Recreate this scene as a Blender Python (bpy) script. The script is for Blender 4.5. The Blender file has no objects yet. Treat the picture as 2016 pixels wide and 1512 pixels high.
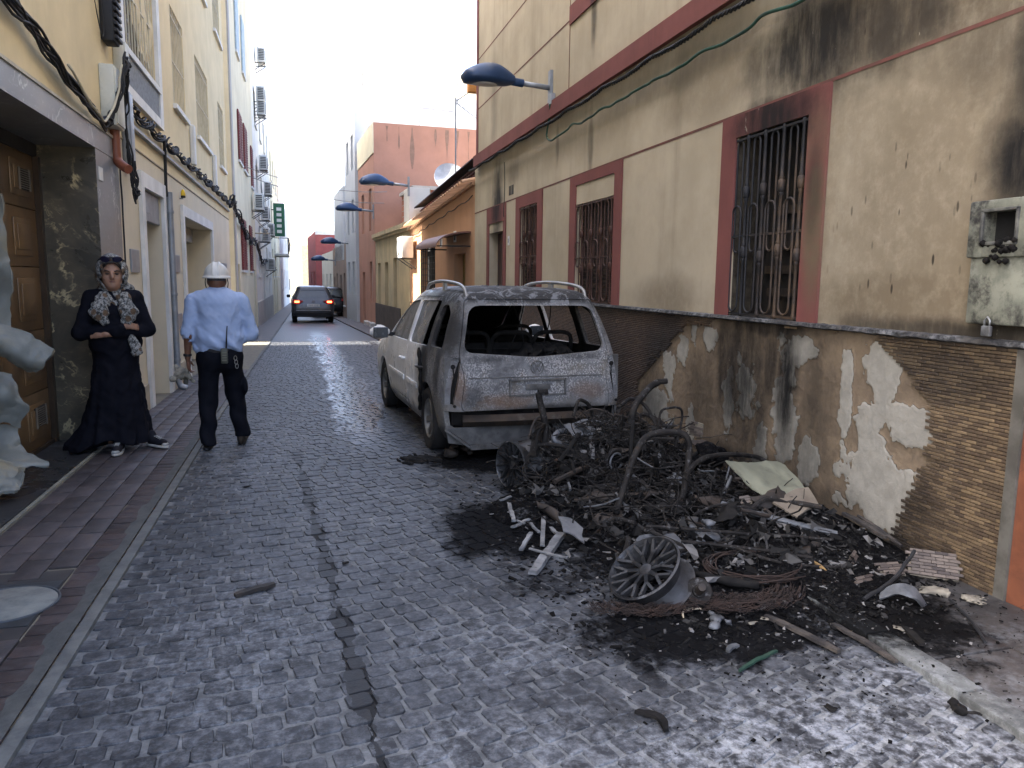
import bpy, bmesh, math, random
import numpy as np
from mathutils import Vector, Matrix, noise as mnoise
random.seed(11); RNG = np.random.default_rng(5)
scene = bpy.context.scene
COL = scene.collection
PI = math.pi
# ------------------------------------------------------------------ camera
CAM_H = 1.55
cd = bpy.data.cameras.new('camera'); cam = bpy.data.objects.new('camera', cd); COL.objects.link(cam)
cd.sensor_width = 36; cd.sensor_fit = 'HORIZONTAL'; cd.lens = 36*1500/2016
cd.clip_start = 0.05; cd.clip_end = 1500
RC = Matrix(((0.96550809, 0.02386639, -0.25927691), (-0.26010148, 0.13387576, -0.95625546), (0.01188853, 0.99071069, 0.13546582)))
cam.matrix_world = Matrix.Translation((0, 0, CAM_H)) @ RC.to_4x4()
scene.camera = cam
# ------------------------------------------------------------------ world, sun, exposure
SUN_EL = math.radians(46)
w = bpy.data.worlds.new('World'); scene.world = w; w.use_nodes = True
wn = w.node_tree
sky = wn.nodes.new('ShaderNodeTexSky'); sky.sky_type = 'NISHITA'; sky.sun_disc = False
sky.sun_elevation = SUN_EL; sky.sun_rotation = math.radians(-90); sky.air_density = 0.6; sky.dust_density = 5.0; sky.ozone_density = 0.6
wn.links.new(sky.outputs[0], wn.nodes['Background'].inputs[0]); wn.nodes['Background'].inputs[1].default_value = 0.15
sl = bpy.data.lights.new('sun', 'SUN'); sl.energy = 3.6; sl.angle = math.radians(0.5); sl.color = (1, .93, .82)
so = bpy.data.objects.new('sun', sl); COL.objects.link(so); so.location = (-20, 10, 30)
so.rotation_euler = Vector((math.cos(SUN_EL), 0.0, -math.sin(SUN_EL))).to_track_quat('-Z', 'Y').to_euler()
vs = scene.view_settings; vs.view_transform = 'Standard'; vs.look = 'None'; vs.gamma = 1; vs.use_curve_mapping = False
vs.exposure = 3.2
scene.render.resolution_x = 1024; scene.render.resolution_y = 768

def at(px, py, x=None, y=None, z=None):
    """world point under a photo pixel on the plane x=, y= or z= (surveying helper)"""
    d = RC @ Vector(((px-1008)/1500, -(py-756)/1500, -1.0))
    if x is not None: t = x/d.x
    elif y is not None: t = y/d.y
    else: t = (z-CAM_H)/d.z
    return Vector((d.x*t, d.y*t, CAM_H+d.z*t))

def gz(y):
    """the street falls gently away from the camera"""
    t = max(0.0, y-8.0)
    return -0.018*t*t/(t+1.5)

# ------------------------------------------------------------------ mesh collector
class MB:
    def __init__(s): s.v = []; s.f = []; s.c = None; s.tint = 1.0; s.tints = []
    def add(s, verts, faces):
        o = len(s.v); s.v += [tuple(p) for p in verts]; s.f += [tuple(i+o for i in f) for f in faces]
        s.tints += [s.tint]*len(verts); return s
    def box(s, x0, x1, y0, y1, z0, z1):
        return s.add([(x0,y0,z0),(x1,y0,z0),(x1,y1,z0),(x0,y1,z0),(x0,y0,z1),(x1,y0,z1),(x1,y1,z1),(x0,y1,z1)],
                     [(0,3,2,1),(4,5,6,7),(0,1,5,4),(1,2,6,5),(2,3,7,6),(3,0,4,7)])
    def bbox(s, x0, x1, y0, y1, z0, z1, b=.01):
        bm = bmesh.new(); bmesh.ops.create_cube(bm, size=1)
        for v in bm.verts: v.co = ((x0+x1)/2+v.co.x*(x1-x0), (y0+y1)/2+v.co.y*(y1-y0), (z0+z1)/2+v.co.z*(z1-z0))
        bmesh.ops.bevel(bm, geom=bm.edges[:], offset=b, segments=2, affect='EDGES', profile=.5)
        s.bm(bm); bm.free(); return s
    def bm(s, bm):
        bm.verts.index_update()
        return s.add([v.co.copy() for v in bm.verts], [[v.index for v in f.verts] for f in bm.faces])
    def obox(s, c, u, v, w_, hx, hy, hz):
        """box centred c, half sizes along axes u,v,w"""
        c, u, v, w_ = Vector(c), Vector(u).normalized(), Vector(v).normalized(), Vector(w_).normalized()
        P = [c+u*(a*hx)+v*(b*hy)+w_*(d*hz) for d in (-1,1) for a, b in ((-1,-1),(1,-1),(1,1),(-1,1))]
        return s.add(P, [(0,3,2,1),(4,5,6,7),(0,1,5,4),(1,2,6,5),(2,3,7,6),(3,0,4,7)])
    def bar(s, a, b, w1, w2, up=(0,0,1)):
        a, b = Vector(a), Vector(b); u = (b-a)
        up = Vector(up)
        if abs(u.normalized().dot(up)) > .98: up = Vector((1,0,0))
        v = up.cross(u).normalized(); w_ = u.cross(v).normalized()
        return s.obox((a+b)/2, u, v, w_, u.length/2, w1/2, w2/2)
    def quad(s, *p): return s.add(p, [tuple(range(len(p)))])
    def tube(s, pts, r, n=8, closed=False, cap=True):
        pts = [Vector(p) for p in pts]; N = len(pts)
        R = r if isinstance(r, (list, tuple)) else [r]*N
        vs_, fs = [], []; prev = None
        for i, p in enumerate(pts):
            if closed: t = pts[(i+1) % N]-pts[i-1]
            else: t = pts[min(i+1, N-1)]-pts[max(i-1, 0)]
            if t.length < 1e-9: t = Vector((0,0,1))
            t.normalize()
            if prev is None:
                a = Vector((0,0,1)) if abs(t.z) < .9 else Vector((1,0,0))
                u = t.cross(a).normalized()
            else:
                u = prev-t*prev.dot(t)
                if u.length < 1e-6: u = t.orthogonal()
                u.normalize()
            prev = u; v = t.cross(u)
            for k in range(n):
                a = 2*PI*k/n; vs_.append(p+(u*math.cos(a)+v*math.sin(a))*R[i])
        for i in range(N if closed else N-1):
            for k in range(n):
                a = i*n+k; b = i*n+(k+1) % n; c = ((i+1) % N)*n+(k+1) % n; d = ((i+1) % N)*n+k
                fs.append((a, b, c, d))
        if cap and not closed: fs.append(tuple(range(n))[::-1]); fs.append(tuple(range((N-1)*n, N*n)))
        return s.add(vs_, fs)
    def lathe(s, prof, n=24, M=None, close=False):
        """prof (r, h) revolved round local z, then moved by M"""
        M = M or Matrix(); vs_, fs = [], []
        for r, h in prof:
            for k in range(n):
                a = 2*PI*k/n; vs_.append(M @ Vector((r*math.cos(a), r*math.sin(a), h)))
        m = len(prof)
        for i in range(m if close else m-1):
            j = (i+1) % m
            for k in range(n): fs.append((i*n+k, i*n+(k+1) % n, j*n+(k+1) % n, j*n+k))
        if not close: fs.append(tuple(range(n))[::-1]); fs.append(tuple(range((m-1)*n, m*n)))
        return s.add(vs_, fs)
    def prism(s, poly, axis, a, b):
        """poly in the plane normal to axis, extruded from a to b"""
        def P(p, t):
            if axis == 0: return (t, p[0], p[1])
            if axis == 1: return (p[0], t, p[1])
            return (p[0], p[1], t)
        n = len(poly)
        return s.add([P(p, a) for p in poly]+[P(p, b) for p in poly],
                     [tuple(range(n))[::-1], tuple(range(n, 2*n))]+[(i, (i+1) % n, n+(i+1) % n, n+i) for i in range(n)])
    def mesh(s, name, smooth=False, recalc=True):
        me = bpy.data.meshes.new(name); me.from_pydata(s.v, [], s.f)
        if recalc:
            bm = bmesh.new(); bm.from_mesh(me); bmesh.ops.recalc_face_normals(bm, faces=bm.faces[:]); bm.to_mesh(me); bm.free()
        if any(t != 1.0 for t in s.tints):
            at_ = me.color_attributes.new('tint', 'FLOAT_COLOR', 'POINT')
            a = np.ones((len(s.v), 4), np.float32); t = np.array(s.tints, np.float32); a[:, 0] = a[:, 1] = a[:, 2] = t
            at_.data.foreach_set('color', a.ravel())
        if smooth: shade(me, smooth)
        return me
    def build(s, name, mat=None, parent=None, smooth=False, recalc=True):
        return link(name, s.mesh(name, smooth, recalc), mat, parent)

def shade(me, ang=40):
    me.polygons.foreach_set('use_smooth', [True]*len(me.polygons))
    if ang is not True:
        try: me.set_sharp_from_angle(angle=math.radians(ang))
        except Exception: pass
def link(name, me, mat=None, parent=None):
    o = bpy.data.objects.new(name, me); COL.objects.link(o)
    if mat and me and not me.materials: me.materials.append(mat)
    if parent: o.parent = parent
    return o
def tag(o, label=None, cat=None, group=None, kind=None):
    if label: o['label'] = label
    if cat: o['category'] = cat
    if group: o['group'] = group
    if kind: o['kind'] = kind
    return o
def thing(name, label, cat, loc=(0,0,0), rz=0, group=None, rot=None):
    o = bpy.data.objects.new(name, None); COL.objects.link(o); o.location = loc
    o.rotation_euler = rot if rot else (0, 0, rz)
    return tag(o, label, cat, group)
def copy_tree(o, parent=None):
    c = o.copy(); COL.objects.link(c); c.parent = parent
    for ch in list(o.children): copy_tree(ch, c)
    return c
def dup(root, label=None, loc=None, rz=None, scale=None):
    c = copy_tree(root)
    if label: c['label'] = label
    if loc is not None: c.location = loc
    if rz is not None: c.rotation_euler = (0, 0, rz)
    if scale: c.scale = (scale,)*3
    return c
def boolean(me, cut, op='DIFFERENCE'):
    a = bpy.data.objects.new('tmp_a', me); b = bpy.data.objects.new('tmp_b', cut); COL.objects.link(a); COL.objects.link(b)
    m = a.modifiers.new('b', 'BOOLEAN'); m.operation = op; m.object = b; m.solver = 'EXACT'
    dg = bpy.context.evaluated_depsgraph_get(); dg.update()
    r = bpy.data.meshes.new_from_object(a.evaluated_get(dg))
    bpy.data.objects.remove(a); bpy.data.objects.remove(b)
    return r
def arc(p0, p1, sag, n=12, side=(0,0,-1)):
    p0, p1, s_ = Vector(p0), Vector(p1), Vector(side)
    return [p0.lerp(p1, i/n)+s_*(sag*4*(i/n)*(1-i/n)) for i in range(n+1)]
def smoothpath(pts, n=6):
    """Catmull-Rom through the points"""
    P = [Vector(p) for p in pts]; P = [P[0]*2-P[1]]+P+[P[-1]*2-P[-2]]; out = []
    for i in range(1, len(P)-2):
        for k in range(n):
            t = k/n; a, b, c, d = P[i-1:i+3]
            out.append(.5*((2*b)+(c-a)*t+(2*a-5*b+4*c-d)*t*t+(3*b-a-3*c+d)*t**3))
    return out+[P[-2]]

# ------------------------------------------------------------------ materials
class NT:
    def __init__(s, name):
        s.m = bpy.data.materials.new(name); s.m.use_nodes = True; s.t = s.m.node_tree; s.b = s.t.nodes['Principled BSDF']
    def put(s, inp, v):
        if v is None: return
        if isinstance(v, bpy.types.NodeSocket): s.t.links.new(v, inp)
        elif isinstance(v, (tuple, list)) and inp.type == 'RGBA': inp.default_value = (*v[:3], 1)
        elif inp.type == 'RGBA': inp.default_value = (v, v, v, 1)
        else: inp.default_value = v
    def nd(s, ty, out=0, **k):
        n = s.t.nodes.new(ty)
        for a, v in k.items():
            if a.startswith('i'): s.put(n.inputs[int(a[1:])], v)
            else: setattr(n, a, v)
        return n.outputs[out]
    def pos(s): return s.nd('ShaderNodeNewGeometry')
    def obj(s): return s.nd('ShaderNodeTexCoord', 3)
    def mapv(s, v, sc=(1,1,1), loc=(0,0,0), rot=(0,0,0)):
        n = s.t.nodes.new('ShaderNodeMapping'); s.put(n.inputs[0], v); n.inputs[1].default_value = loc; n.inputs[2].default_value = rot; n.inputs[3].default_value = sc; return n.outputs[0]
    def noise(s, v, scale=5, det=5, rough=.6, dist=0, out=0):
        n = s.t.nodes.new('ShaderNodeTexNoise'); s.put(n.inputs['Vector'], v); n.inputs['Scale'].default_value = scale; n.inputs['Detail'].default_value = det
        n.inputs['Roughness'].default_value = rough; n.inputs['Distortion'].default_value = dist; return n.outputs[out]
    def voro(s, v, scale=5, feat='F1', out=0, rnd=1):
        n = s.t.nodes.new('ShaderNodeTexVoronoi'); n.feature = feat; s.put(n.inputs['Vector'], v); n.inputs['Scale'].default_value = scale; n.inputs['Randomness'].default_value = rnd; return n.outputs[out]
    def math(s, op, a, b=None, clamp=False):
        n = s.t.nodes.new('ShaderNodeMath'); n.operation = op; n.use_clamp = clamp; s.put(n.inputs[0], a); s.put(n.inputs[1], b); return n.outputs[0]
    def mix(s, f, a, b, mode='MIX'):
        n = s.t.nodes.new('ShaderNodeMix'); n.data_type = 'RGBA'; n.blend_type = mode; s.put(n.inputs[0], f); s.put(n.inputs[6], a); s.put(n.inputs[7], b); return n.outputs[2]
    def ramp(s, f, lo, hi, a=0., b=1.):
        n = s.t.nodes.new('ShaderNodeMapRange'); n.interpolation_type = 'SMOOTHSTEP'; s.put(n.inputs[0], f); n.inputs[1].default_value = lo; n.inputs[2].default_value = hi; n.inputs[3].default_value = a; n.inputs[4].default_value = b; return n.outputs[0]
    def xyz(s, v):
        n = s.t.nodes.new('ShaderNodeSeparateXYZ'); s.put(n.inputs[0], v); return n.outputs
    def blobs(s, a, b, lst, wob=None, wamt=.5):
        """soft stains: (ca, cb, ra, rb, strength) in the plane (a, b), their edge broken by wob"""
        tot = None
        for ca, cb, ra, rb, st in lst:
            da = s.math('DIVIDE', s.math('SUBTRACT', a, ca), ra); db = s.math('DIVIDE', s.math('SUBTRACT', b, cb), rb)
            d = s.math('SQRT', s.math('ADD', s.math('MULTIPLY', da, da), s.math('MULTIPLY', db, db)))
            if wob is not None: d = s.math('ADD', d, s.math('MULTIPLY', s.math('SUBTRACT', wob, .5), wamt))
            m = s.ramp(d, 1.0, .25, 0, st)
            tot = m if tot is None else s.math('MAXIMUM', tot, m)
        return tot
    def bump(s, h, strength=.3, dist=.01):
        n = s.t.nodes.new('ShaderNodeBump'); s.put(n.inputs['Height'], h); n.inputs['Strength'].default_value = strength; n.inputs['Distance'].default_value = dist
        s.t.links.new(n.outputs[0], s.b.inputs['Normal']); return n
    def tint(s): return s.nd('ShaderNodeVertexColor', 0, layer_name='tint')
    def orand(s): return s.nd('ShaderNodeObjectInfo', 5)
    def fin(s, col=None, rough=None, metal=None, spec=None):
        s.put(s.b.inputs['Base Color'], col); s.put(s.b.inputs['Roughness'], rough); s.put(s.b.inputs['Metallic'], metal)
        s.put(s.b.inputs['Specular IOR Level'], spec); return s.m

def mk(name, c1, c2=None, scale=4, rough=.8, metal=0, bump=.2, bscale=None, lo=.35, hi=.65, coord='pos', dirt=None, dscale=1.2, tint=False, rnd=0, stretch=(1,1,1), spec=.4, dlo=.5, dhi=.75, bdist=.006):
    t = NT(name); v = t.pos() if coord == 'pos' else t.obj()
    v = t.mapv(v, stretch)
    c2 = c2 or tuple(x*.75 for x in c1)
    c = t.mix(t.ramp(t.noise(v, scale, 6), lo, hi), c1, c2)
    if dirt: c = t.mix(t.ramp(t.noise(v, dscale, 8, .7), dlo, dhi), c, dirt)
    if tint: c = t.mix(1.0, c, t.tint(), 'MULTIPLY')
    if rnd:
        k = t.ramp(t.orand(), 0, 1, 1-rnd, 1+rnd); n = t.t.nodes.new('ShaderNodeVectorMath'); n.operation = 'SCALE'; t.put(n.inputs[0], c); t.put(n.inputs[3], k); c = n.outputs[0]
    if bump: t.bump(t.noise(v, bscale or scale*8, 5, .65), bump, bdist)
    return t.fin(c, rough, metal, spec)
# ================================================================== GROUND
def soot_ground(t, x, y, wob):
    return t.blobs(x, y, [(2.35,4.2,1.55,1.85,1), (1.15,4.45,.72,1.0,.85), (1.75,2.95,.95,.58,1), (1.5,6.35,.85,.75,1), (2.0,8.2,.95,1.9,.9), (2.6,2.9,.6,.9,.85), (1.15,3.55,.5,.3,.55), (1.75,5.2,.6,.9,1)], wob, 1.0)
def ground_mat(name, c1, c2, dustc, rough=.5, kind='sett'):
    t = NT(name); P = t.pos(); x, y, z = t.xyz(P)
    wob = t.noise(P, 3.2, 5, .7)
    c = t.mix(t.ramp(t.noise(P, 9, 4, .65), .35, .65), c1, c2)
    if kind == 'sett': c = t.mix(1.0, c, t.tint(), 'MULTIPLY')
    if kind in ('piece', 'brick'):
        k = t.ramp(t.orand(), 0, 1, .72, 1.3); n = t.t.nodes.new('ShaderNodeVectorMath'); n.operation = 'SCALE'; t.put(n.inputs[0], c); t.put(n.inputs[3], k); c = n.outputs[0]
    # pale ash and foam residue: fine speckle that gathers in patches
    patch = t.blobs(x, y, [(1.65,1.95,1.2,.62,1.25), (2.2,2.2,.5,.45,1), (-.45,7.2,.65,2.4,.75), (-.3,3.4,.6,1.4,.55), (.6,2.2,.7,.5,.45), (.3,5.0,1.0,1.6,.38), (.75,3.0,.6,.5,.5), (2.9,2.2,.6,.6,.5)], wob, .9)
    fine = t.noise(P, 26, 5, .75); mid = t.noise(P, 6.5, 6, .65)
    sp = t.ramp(t.math('ADD', t.math('MULTIPLY', fine, .6), t.math('MULTIPLY', mid, .5)), .44, .82)
    base = .42 if kind != 'brick' else .2
    dust = t.math('MULTIPLY', sp, t.math('ADD', t.math('MULTIPLY', patch, 1.05), base), clamp=True)
    c = t.mix(dust, c, dustc)
    # oil trail down the middle, dark drips
    seg = t.math('ADD', t.math('MULTIPLY', t.math('SUBTRACT', y, 2.4), -.066), .19)
    d = t.math('ABSOLUTE', t.math('ADD', t.math('SUBTRACT', x, seg), t.math('MULTIPLY', t.math('SUBTRACT', t.noise(P, 7, 4), .5), .09)))
    wy = t.ramp(t.noise(t.mapv(P, (0, 2.3, 0)), 1, 2), .34, .62, .012, .055)
    tr = t.math('MULTIPLY', t.math('LESS_THAN', t.math('ADD', d, t.math('MULTIPLY', t.noise(P, 40, 3), .012)), wy), t.ramp(y, 7.6, 6.2))
    c = t.mix(t.math('MULTIPLY', tr, .92), c, (.006, .0065, .0075))
    so_ = soot_ground(t, x, y, wob)
    so2 = t.ramp(t.math('ADD', so_, t.math('MULTIPLY', t.math('SUBTRACT', t.noise(P, 14, 5, .7), .5), .9)), .28, .72, 0, .95)
    so2 = t.math('MULTIPLY', so2, t.ramp(so_, .02, .25))
    c = t.mix(so2, c, (.0042, .0042, .0045))
    # grey ash flecks on the soot
    fl = t.math('MULTIPLY', t.math('MULTIPLY', t.ramp(t.noise(P, 55, 3, .7), .6, .72), so2), t.ramp(t.noise(P, 5, 4), .42, .6))
    c = t.mix(t.math('MULTIPLY', fl, .55), c, (.085, .09, .095))
    # water left by the fire hose, running down the carriageway
    wl = t.math('ADD', t.math('MULTIPLY', t.math('SUBTRACT', y, 7), -.012), .62)
    wd = t.math('ADD', t.math('ABSOLUTE', t.math('SUBTRACT', x, wl)), t.math('MULTIPLY', t.math('SUBTRACT', t.noise(t.mapv(P, (2.2,.8,1)), 2.0, 6, .7), .5), 1.1))
    wet = t.math('MULTIPLY', t.ramp(wd, .36, .12), t.math('MULTIPLY', t.ramp(y, 6.2, 8.4), t.ramp(y, 27, 21)))
    c = t.mix(t.math('MULTIPLY', wet, .75), c, (.015, .017, .02))
    r = t.mix(wet, t.ramp(dust, 0, 1, rough, .9), .2)
    t.bump(t.math('ADD', t.noise(P, 60, 3, .7), t.math('MULTIPLY', wob, .5)), .4, .005)
    return t.fin(c, r, 0, t.math('MULTIPLY', t.math('SUBTRACT', 1.02, so2), .33))
SETT = ((.027,.0295,.0345), (.014,.0155,.0185)); DUST = (.22,.235,.255)
M_sett = ground_mat('sett_stone', *SETT, DUST, .55)
M_settp = ground_mat('sett_stone_piece', *SETT, DUST, .55, kind='piece')
M_mortar = ground_mat('sett_joint', (.125,.13,.132), (.065,.07,.073), (.24,.255,.27), .9, 'joint')
M_brickp = ground_mat('pavement_brick', (.042,.028,.026), (.030,.023,.024), (.17,.17,.17), .6, 'brick')
M_tilep = ground_mat('pavement_tile', (.052,.041,.040), (.037,.031,.032), (.17,.168,.17), .6, 'brick')
M_joint = ground_mat('pavement_joint', (.17,.15,.105), (.12,.11,.085), (.2,.2,.19), .9, 'joint')
M_kerb = ground_mat('kerb_concrete', (.10,.105,.10), (.065,.07,.07), (.2,.21,.21), .85, 'brick')
M_slab = ground_mat('right_paving', (.045,.041,.038), (.03,.028,.027), (.17,.185,.20), .6, 'brick')

def strip(name, x0, x1, ys, dz, mat, parent=None, th=.3):
    m = MB(); n = len(ys)
    v = []
    for y in ys: v += [(x0, y, gz(y)+dz), (x1, y, gz(y)+dz), (x0, y, gz(y)+dz-th), (x1, y, gz(y)+dz-th)]
    f = []
    for i in range(n-1):
        a, b = 4*i, 4*i+4
        f += [(a, a+1, b+1, b), (a, b, b+2, a+2), (a+1, a+3, b+3, b+1)]
    m.add(v, f); return m.build(name, mat, parent)
YN = [-3+.5*i for i in range(51)]; YF = [22+2*i for i in range(44)]
SPLIT = 22.0
far = MB(); far.add([(-400,-300,-.8),(400,-300,-.8),(400,0,-.8),(-400,0,-.8)]+[(-400,y,gz(y)-.8) for y in YF]+[(400,y,gz(y)-.8) for y in YF]+[(-400,600,-2.6),(400,600,-2.6)], [(0,1,2,3)])
nf = len(YF); far.f += [(3,2,4+nf,4)]+[(4+i, 4+nf+i, 5+nf+i, 5+i) for i in range(nf-1)]+[(4+nf-1, 4+2*nf-1, 4+2*nf+1, 4+2*nf)]
tag(far.build('ground', mk('earth', (.14,.13,.11), (.09,.085,.07), 2)), kind='structure')
XL, XR, WL, WR = -0.95, 2.36, -1.8, 3.3
road = strip('road', XL, XR, YN, -.0065, M_mortar); tag(road, kind='structure')

# far carriageway: setts too small to tell apart, left to the material
t = NT('far_setts'); P = t.pos(); x, y, z = t.xyz(P)
br = t.t.nodes.new('ShaderNodeTexBrick'); t.put(br.inputs[0], P); br.inputs[1].default_value = (.042,.046,.053,1); br.inputs[2].default_value = (.026,.029,.034,1); br.inputs[3].default_value = (.08,.085,.09,1)
br.inputs['Scale'].default_value = 1; br.inputs['Mortar Size'].default_value = .012; br.inputs['Brick Width'].default_value = .1; br.inputs['Row Height'].default_value = .1
wl = t.math('ADD', t.math('MULTIPLY', t.math('SUBTRACT', y, 7), -.012), .62)
wd = t.math('ADD', t.math('ABSOLUTE', t.math('SUBTRACT', x, wl)), t.math('MULTIPLY', t.math('SUBTRACT', t.noise(t.mapv(P, (2.2,.8,1)), 2.0, 6, .7), .5), 1.1))
wet = t.math('MULTIPLY', t.ramp(wd, .36, .12), t.ramp(y, 30, 22))
c = t.mix(t.math('MULTIPLY', wet, .7), t.mix(t.ramp(t.noise(P, 1.4, 6), .3, .7, 0, .4), br.outputs[0], (.05,.055,.06)), (.015,.017,.02))
t.bump(t.noise(P, 9, 4), .5, .01); M_farset = t.fin(c, t.mix(wet, .5, .2), 0, .5)
fr = strip('far_setts', XL, XR, YF, 0, M_farset, road)

def sett_shape(w, l, seed, h=.03):
    """rounded, slightly irregular stone: 8 points on top, 8 below"""
    r = random.Random(seed); m = []
    c = min(w, l)*.13
    base = [(-w/2+c,-l/2),(w/2-c,-l/2),(w/2,-l/2+c),(w/2,l/2-c),(w/2-c,l/2),(-w/2+c,l/2),(-w/2,l/2-c),(-w/2,-l/2+c)]
    top = [(a*(.94+r.uniform(-.045,.03)), b*(.94+r.uniform(-.045,.03)), r.uniform(-.0014,.0008)) for a, b in base]
    bot = [(a, b, -h) for a, b in base]; mid = [(a*.995, b*.995, -.005) for a, b in base]
    f = [tuple(range(8))]+[(i, 8+i, 8+(i+1) % 8, (i+1) % 8) for i in range(8)]+[(8+i, 16+i, 16+(i+1) % 8, 8+(i+1) % 8) for i in range(8)]
    return top+mid+bot, f
SHAPES = [sett_shape(.099, .095, s) for s in range(10)]
SMESH = []
for v, f in SHAPES:
    m = MB(); m.add(v, f); me = m.mesh('paving_sett', 35); me.materials.append(M_settp); SMESH.append(me)
setts = []
r_ = random.Random(3)
row = 0; yb = .7
while yb < SPLIT+.6:
    xx = XL+.045+(row % 2)*.045+r_.uniform(-.012,.012)
    while xx < XR-.03:
        k = .085
        u = xx+.95
        yy = yb+k*min(u, 2.4)**2-.35+.012*math.sin(xx*5+row*.6)+r_.gauss(0,.004)
        slope = 2*k*min(u, 2.4)
        if 1.3 < yy < SPLIT-.05: setts.append((xx, yy, math.atan(slope)+r_.gauss(0,.05), r_.randrange(10), r_.gauss(0,.0013), r_.uniform(.55,1.4), r_.uniform(.88,1.06), r_.uniform(.9,1.04)))
        xx += r_.uniform(.094,.118)
    yb += .101; row += 1
def vis(x, y):
    v = RC.transposed() @ Vector((x, y, -CAM_H))
    if v.z > -.1: return False
    px, py = 1008-1500*v.x/v.z, 756+1500*v.y/v.z
    return -40 < px < 2060 and py < 1560
hidden = lambda x, y: (1.45 < x and 3.1 < y < 5.8 and x-1.45 > abs(y-4.4)*.3-.3)
setts.sort(key=lambda s: (0 if vis(s[0], s[1]) and not hidden(s[0], s[1]) else 1, s[1]))
stuff = MB()
for i, (x, y, a, k, dz, tn, s1, s2) in enumerate(setts):
    if i < 300:
        o = bpy.data.objects.new('paving_sett', SMESH[k]); COL.objects.link(o); o.parent = road
        o.location = (x, y, gz(y)+dz); o.rotation_euler = (r_.gauss(0,.007), r_.gauss(0,.007), a); o.scale = (s1, s2, 1)
    else:
        v, f = SHAPES[k]; ca, sa = math.cos(a), math.sin(a); stuff.tint = tn
        stuff.add([(x+ca*p[0]*s1-sa*p[1]*s2, y+sa*p[0]*s1+ca*p[1]*s2, gz(y)+dz+p[2]) for p in v], f)
o = stuff.build('setts_beyond', M_sett, road, 35, recalc=False); tag(o, kind='stuff')

# ---- left pavement: soldier course of bricks by the carriageway, long tiles towards the wall
pav = strip('pavement', WL-.7, XL-.045, YN, .012, M_joint); tag(pav, kind='structure')
o = strip('far_paving', WL-.7, XL-.045, YF, .02, mk('far_pavement', (.075,.06,.056), (.05,.044,.044), 3, .6), pav)
kb = strip('kerb', XL-.05, XL+.004, YN+YF[1:], .016, M_kerb); tag(kb, kind='structure')
def piece_mesh(name, w, l, h, mat, b=.004):
    m = MB(); m.bbox(-w/2, w/2, -l/2, l/2, -h, 0, b)
    me = m.mesh(name, 35); me.materials.append(mat); return me
mb_ = piece_mesh('paving_brick', .185, .096, .04, M_brickp)
mt_ = piece_mesh('paving_tile', .138, .275, .04, M_tilep)
y = 1.9; n = 0
while y < 14:
    o = bpy.data.objects.new('paving_brick', mb_); COL.objects.link(o); o.parent = pav
    o.location = (-1.098+r_.gauss(0,.002), y, gz(y)+.024+r_.gauss(0,.0012)); o.rotation_euler = (0, 0, r_.gauss(0,.008)); y += .103
for j, xc in enumerate((-1.267, -1.410, -1.553, -1.696)):
    y = 2.2+(j % 2)*.14
    while y < 14.5:
        if not (abs(xc+1.375) < .33 and abs(y-3.87) < .39):
            o = bpy.data.objects.new('paving_tile', mt_); COL.objects.link(o); o.parent = pav
            o.location = (xc, y, gz(y)+.024+r_.gauss(0,.0012)); o.rotation_euler = (0, 0, r_.gauss(0,.004))
        y += .283
# cement smeared over the joint with the kerb
m = MB(); v = []; f = []
ys = [1.6+.04*i for i in range(200)]
for y in ys:
    wv = .028+.05*max(0, mnoise.noise(Vector((3.1, y*3.3, 0)))+.15)+.03*max(0, mnoise.noise(Vector((7.1, y*11, 0))))
    v += [(XL-.048, y, gz(y)+.0335), (XL-.06-wv, y, gz(y)+.031), (XL-.085-wv*1.25, y, gz(y)+.019)]
for i in range(len(ys)-1): f += [(3*i, 3*i+1, 3*i+4, 3*i+3), (3*i+1, 3*i+2, 3*i+5, 3*i+4)]
m.add(v, f); o = m.build('cement_smear', M_kerb, kb, True)
# pale threshold strip along the wall and marble floor of the garage entry
M_thres = mk('threshold_stone', (.20,.195,.155), (.14,.135,.11), 5, .7, dirt=(.09,.09,.08))
o = strip('threshold', -1.79, -1.762, [2+.5*i for i in range(13)], .042, M_thres); tag(o, kind='structure')

# round manhole in the pavement
mh = thing('manhole_cover', 'round concrete manhole cover set in a dark square frame in the pavement', 'manhole cover', (-1.375, 3.87, .012))
m = MB(); m.lathe([(.0,.0),(.205,.0),(.205,.012),(.20,.016),(.0,.017)], 40); m.build('cover', mk('manhole_concrete', (.17,.18,.168), (.11,.12,.117), 10, .85, dirt=(.08,.085,.09), dscale=5), mh, 40)
m = MB(); m.box(-.395,.165,-.262,.262,-.02,.0105); m.build('frame', mk('manhole_iron', (.022,.027,.032), (.015,.018,.02), 12, .6), mh)
m = MB(); m.box(-.40,.17,-.42,.42,-.03,.006); m.build('bedding', mk('manhole_bedding', (.035,.032,.031), (.025,.023,.023), 12, .8), mh)
m = MB(); m.tube([(.212*math.cos(a*PI/24), .212*math.sin(a*PI/24), .011) for a in range(48)], .007, 6, True); m.build('rim', mk('manhole_rim', (.05,.06,.07), None, 12, .6), mh, True)

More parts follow.
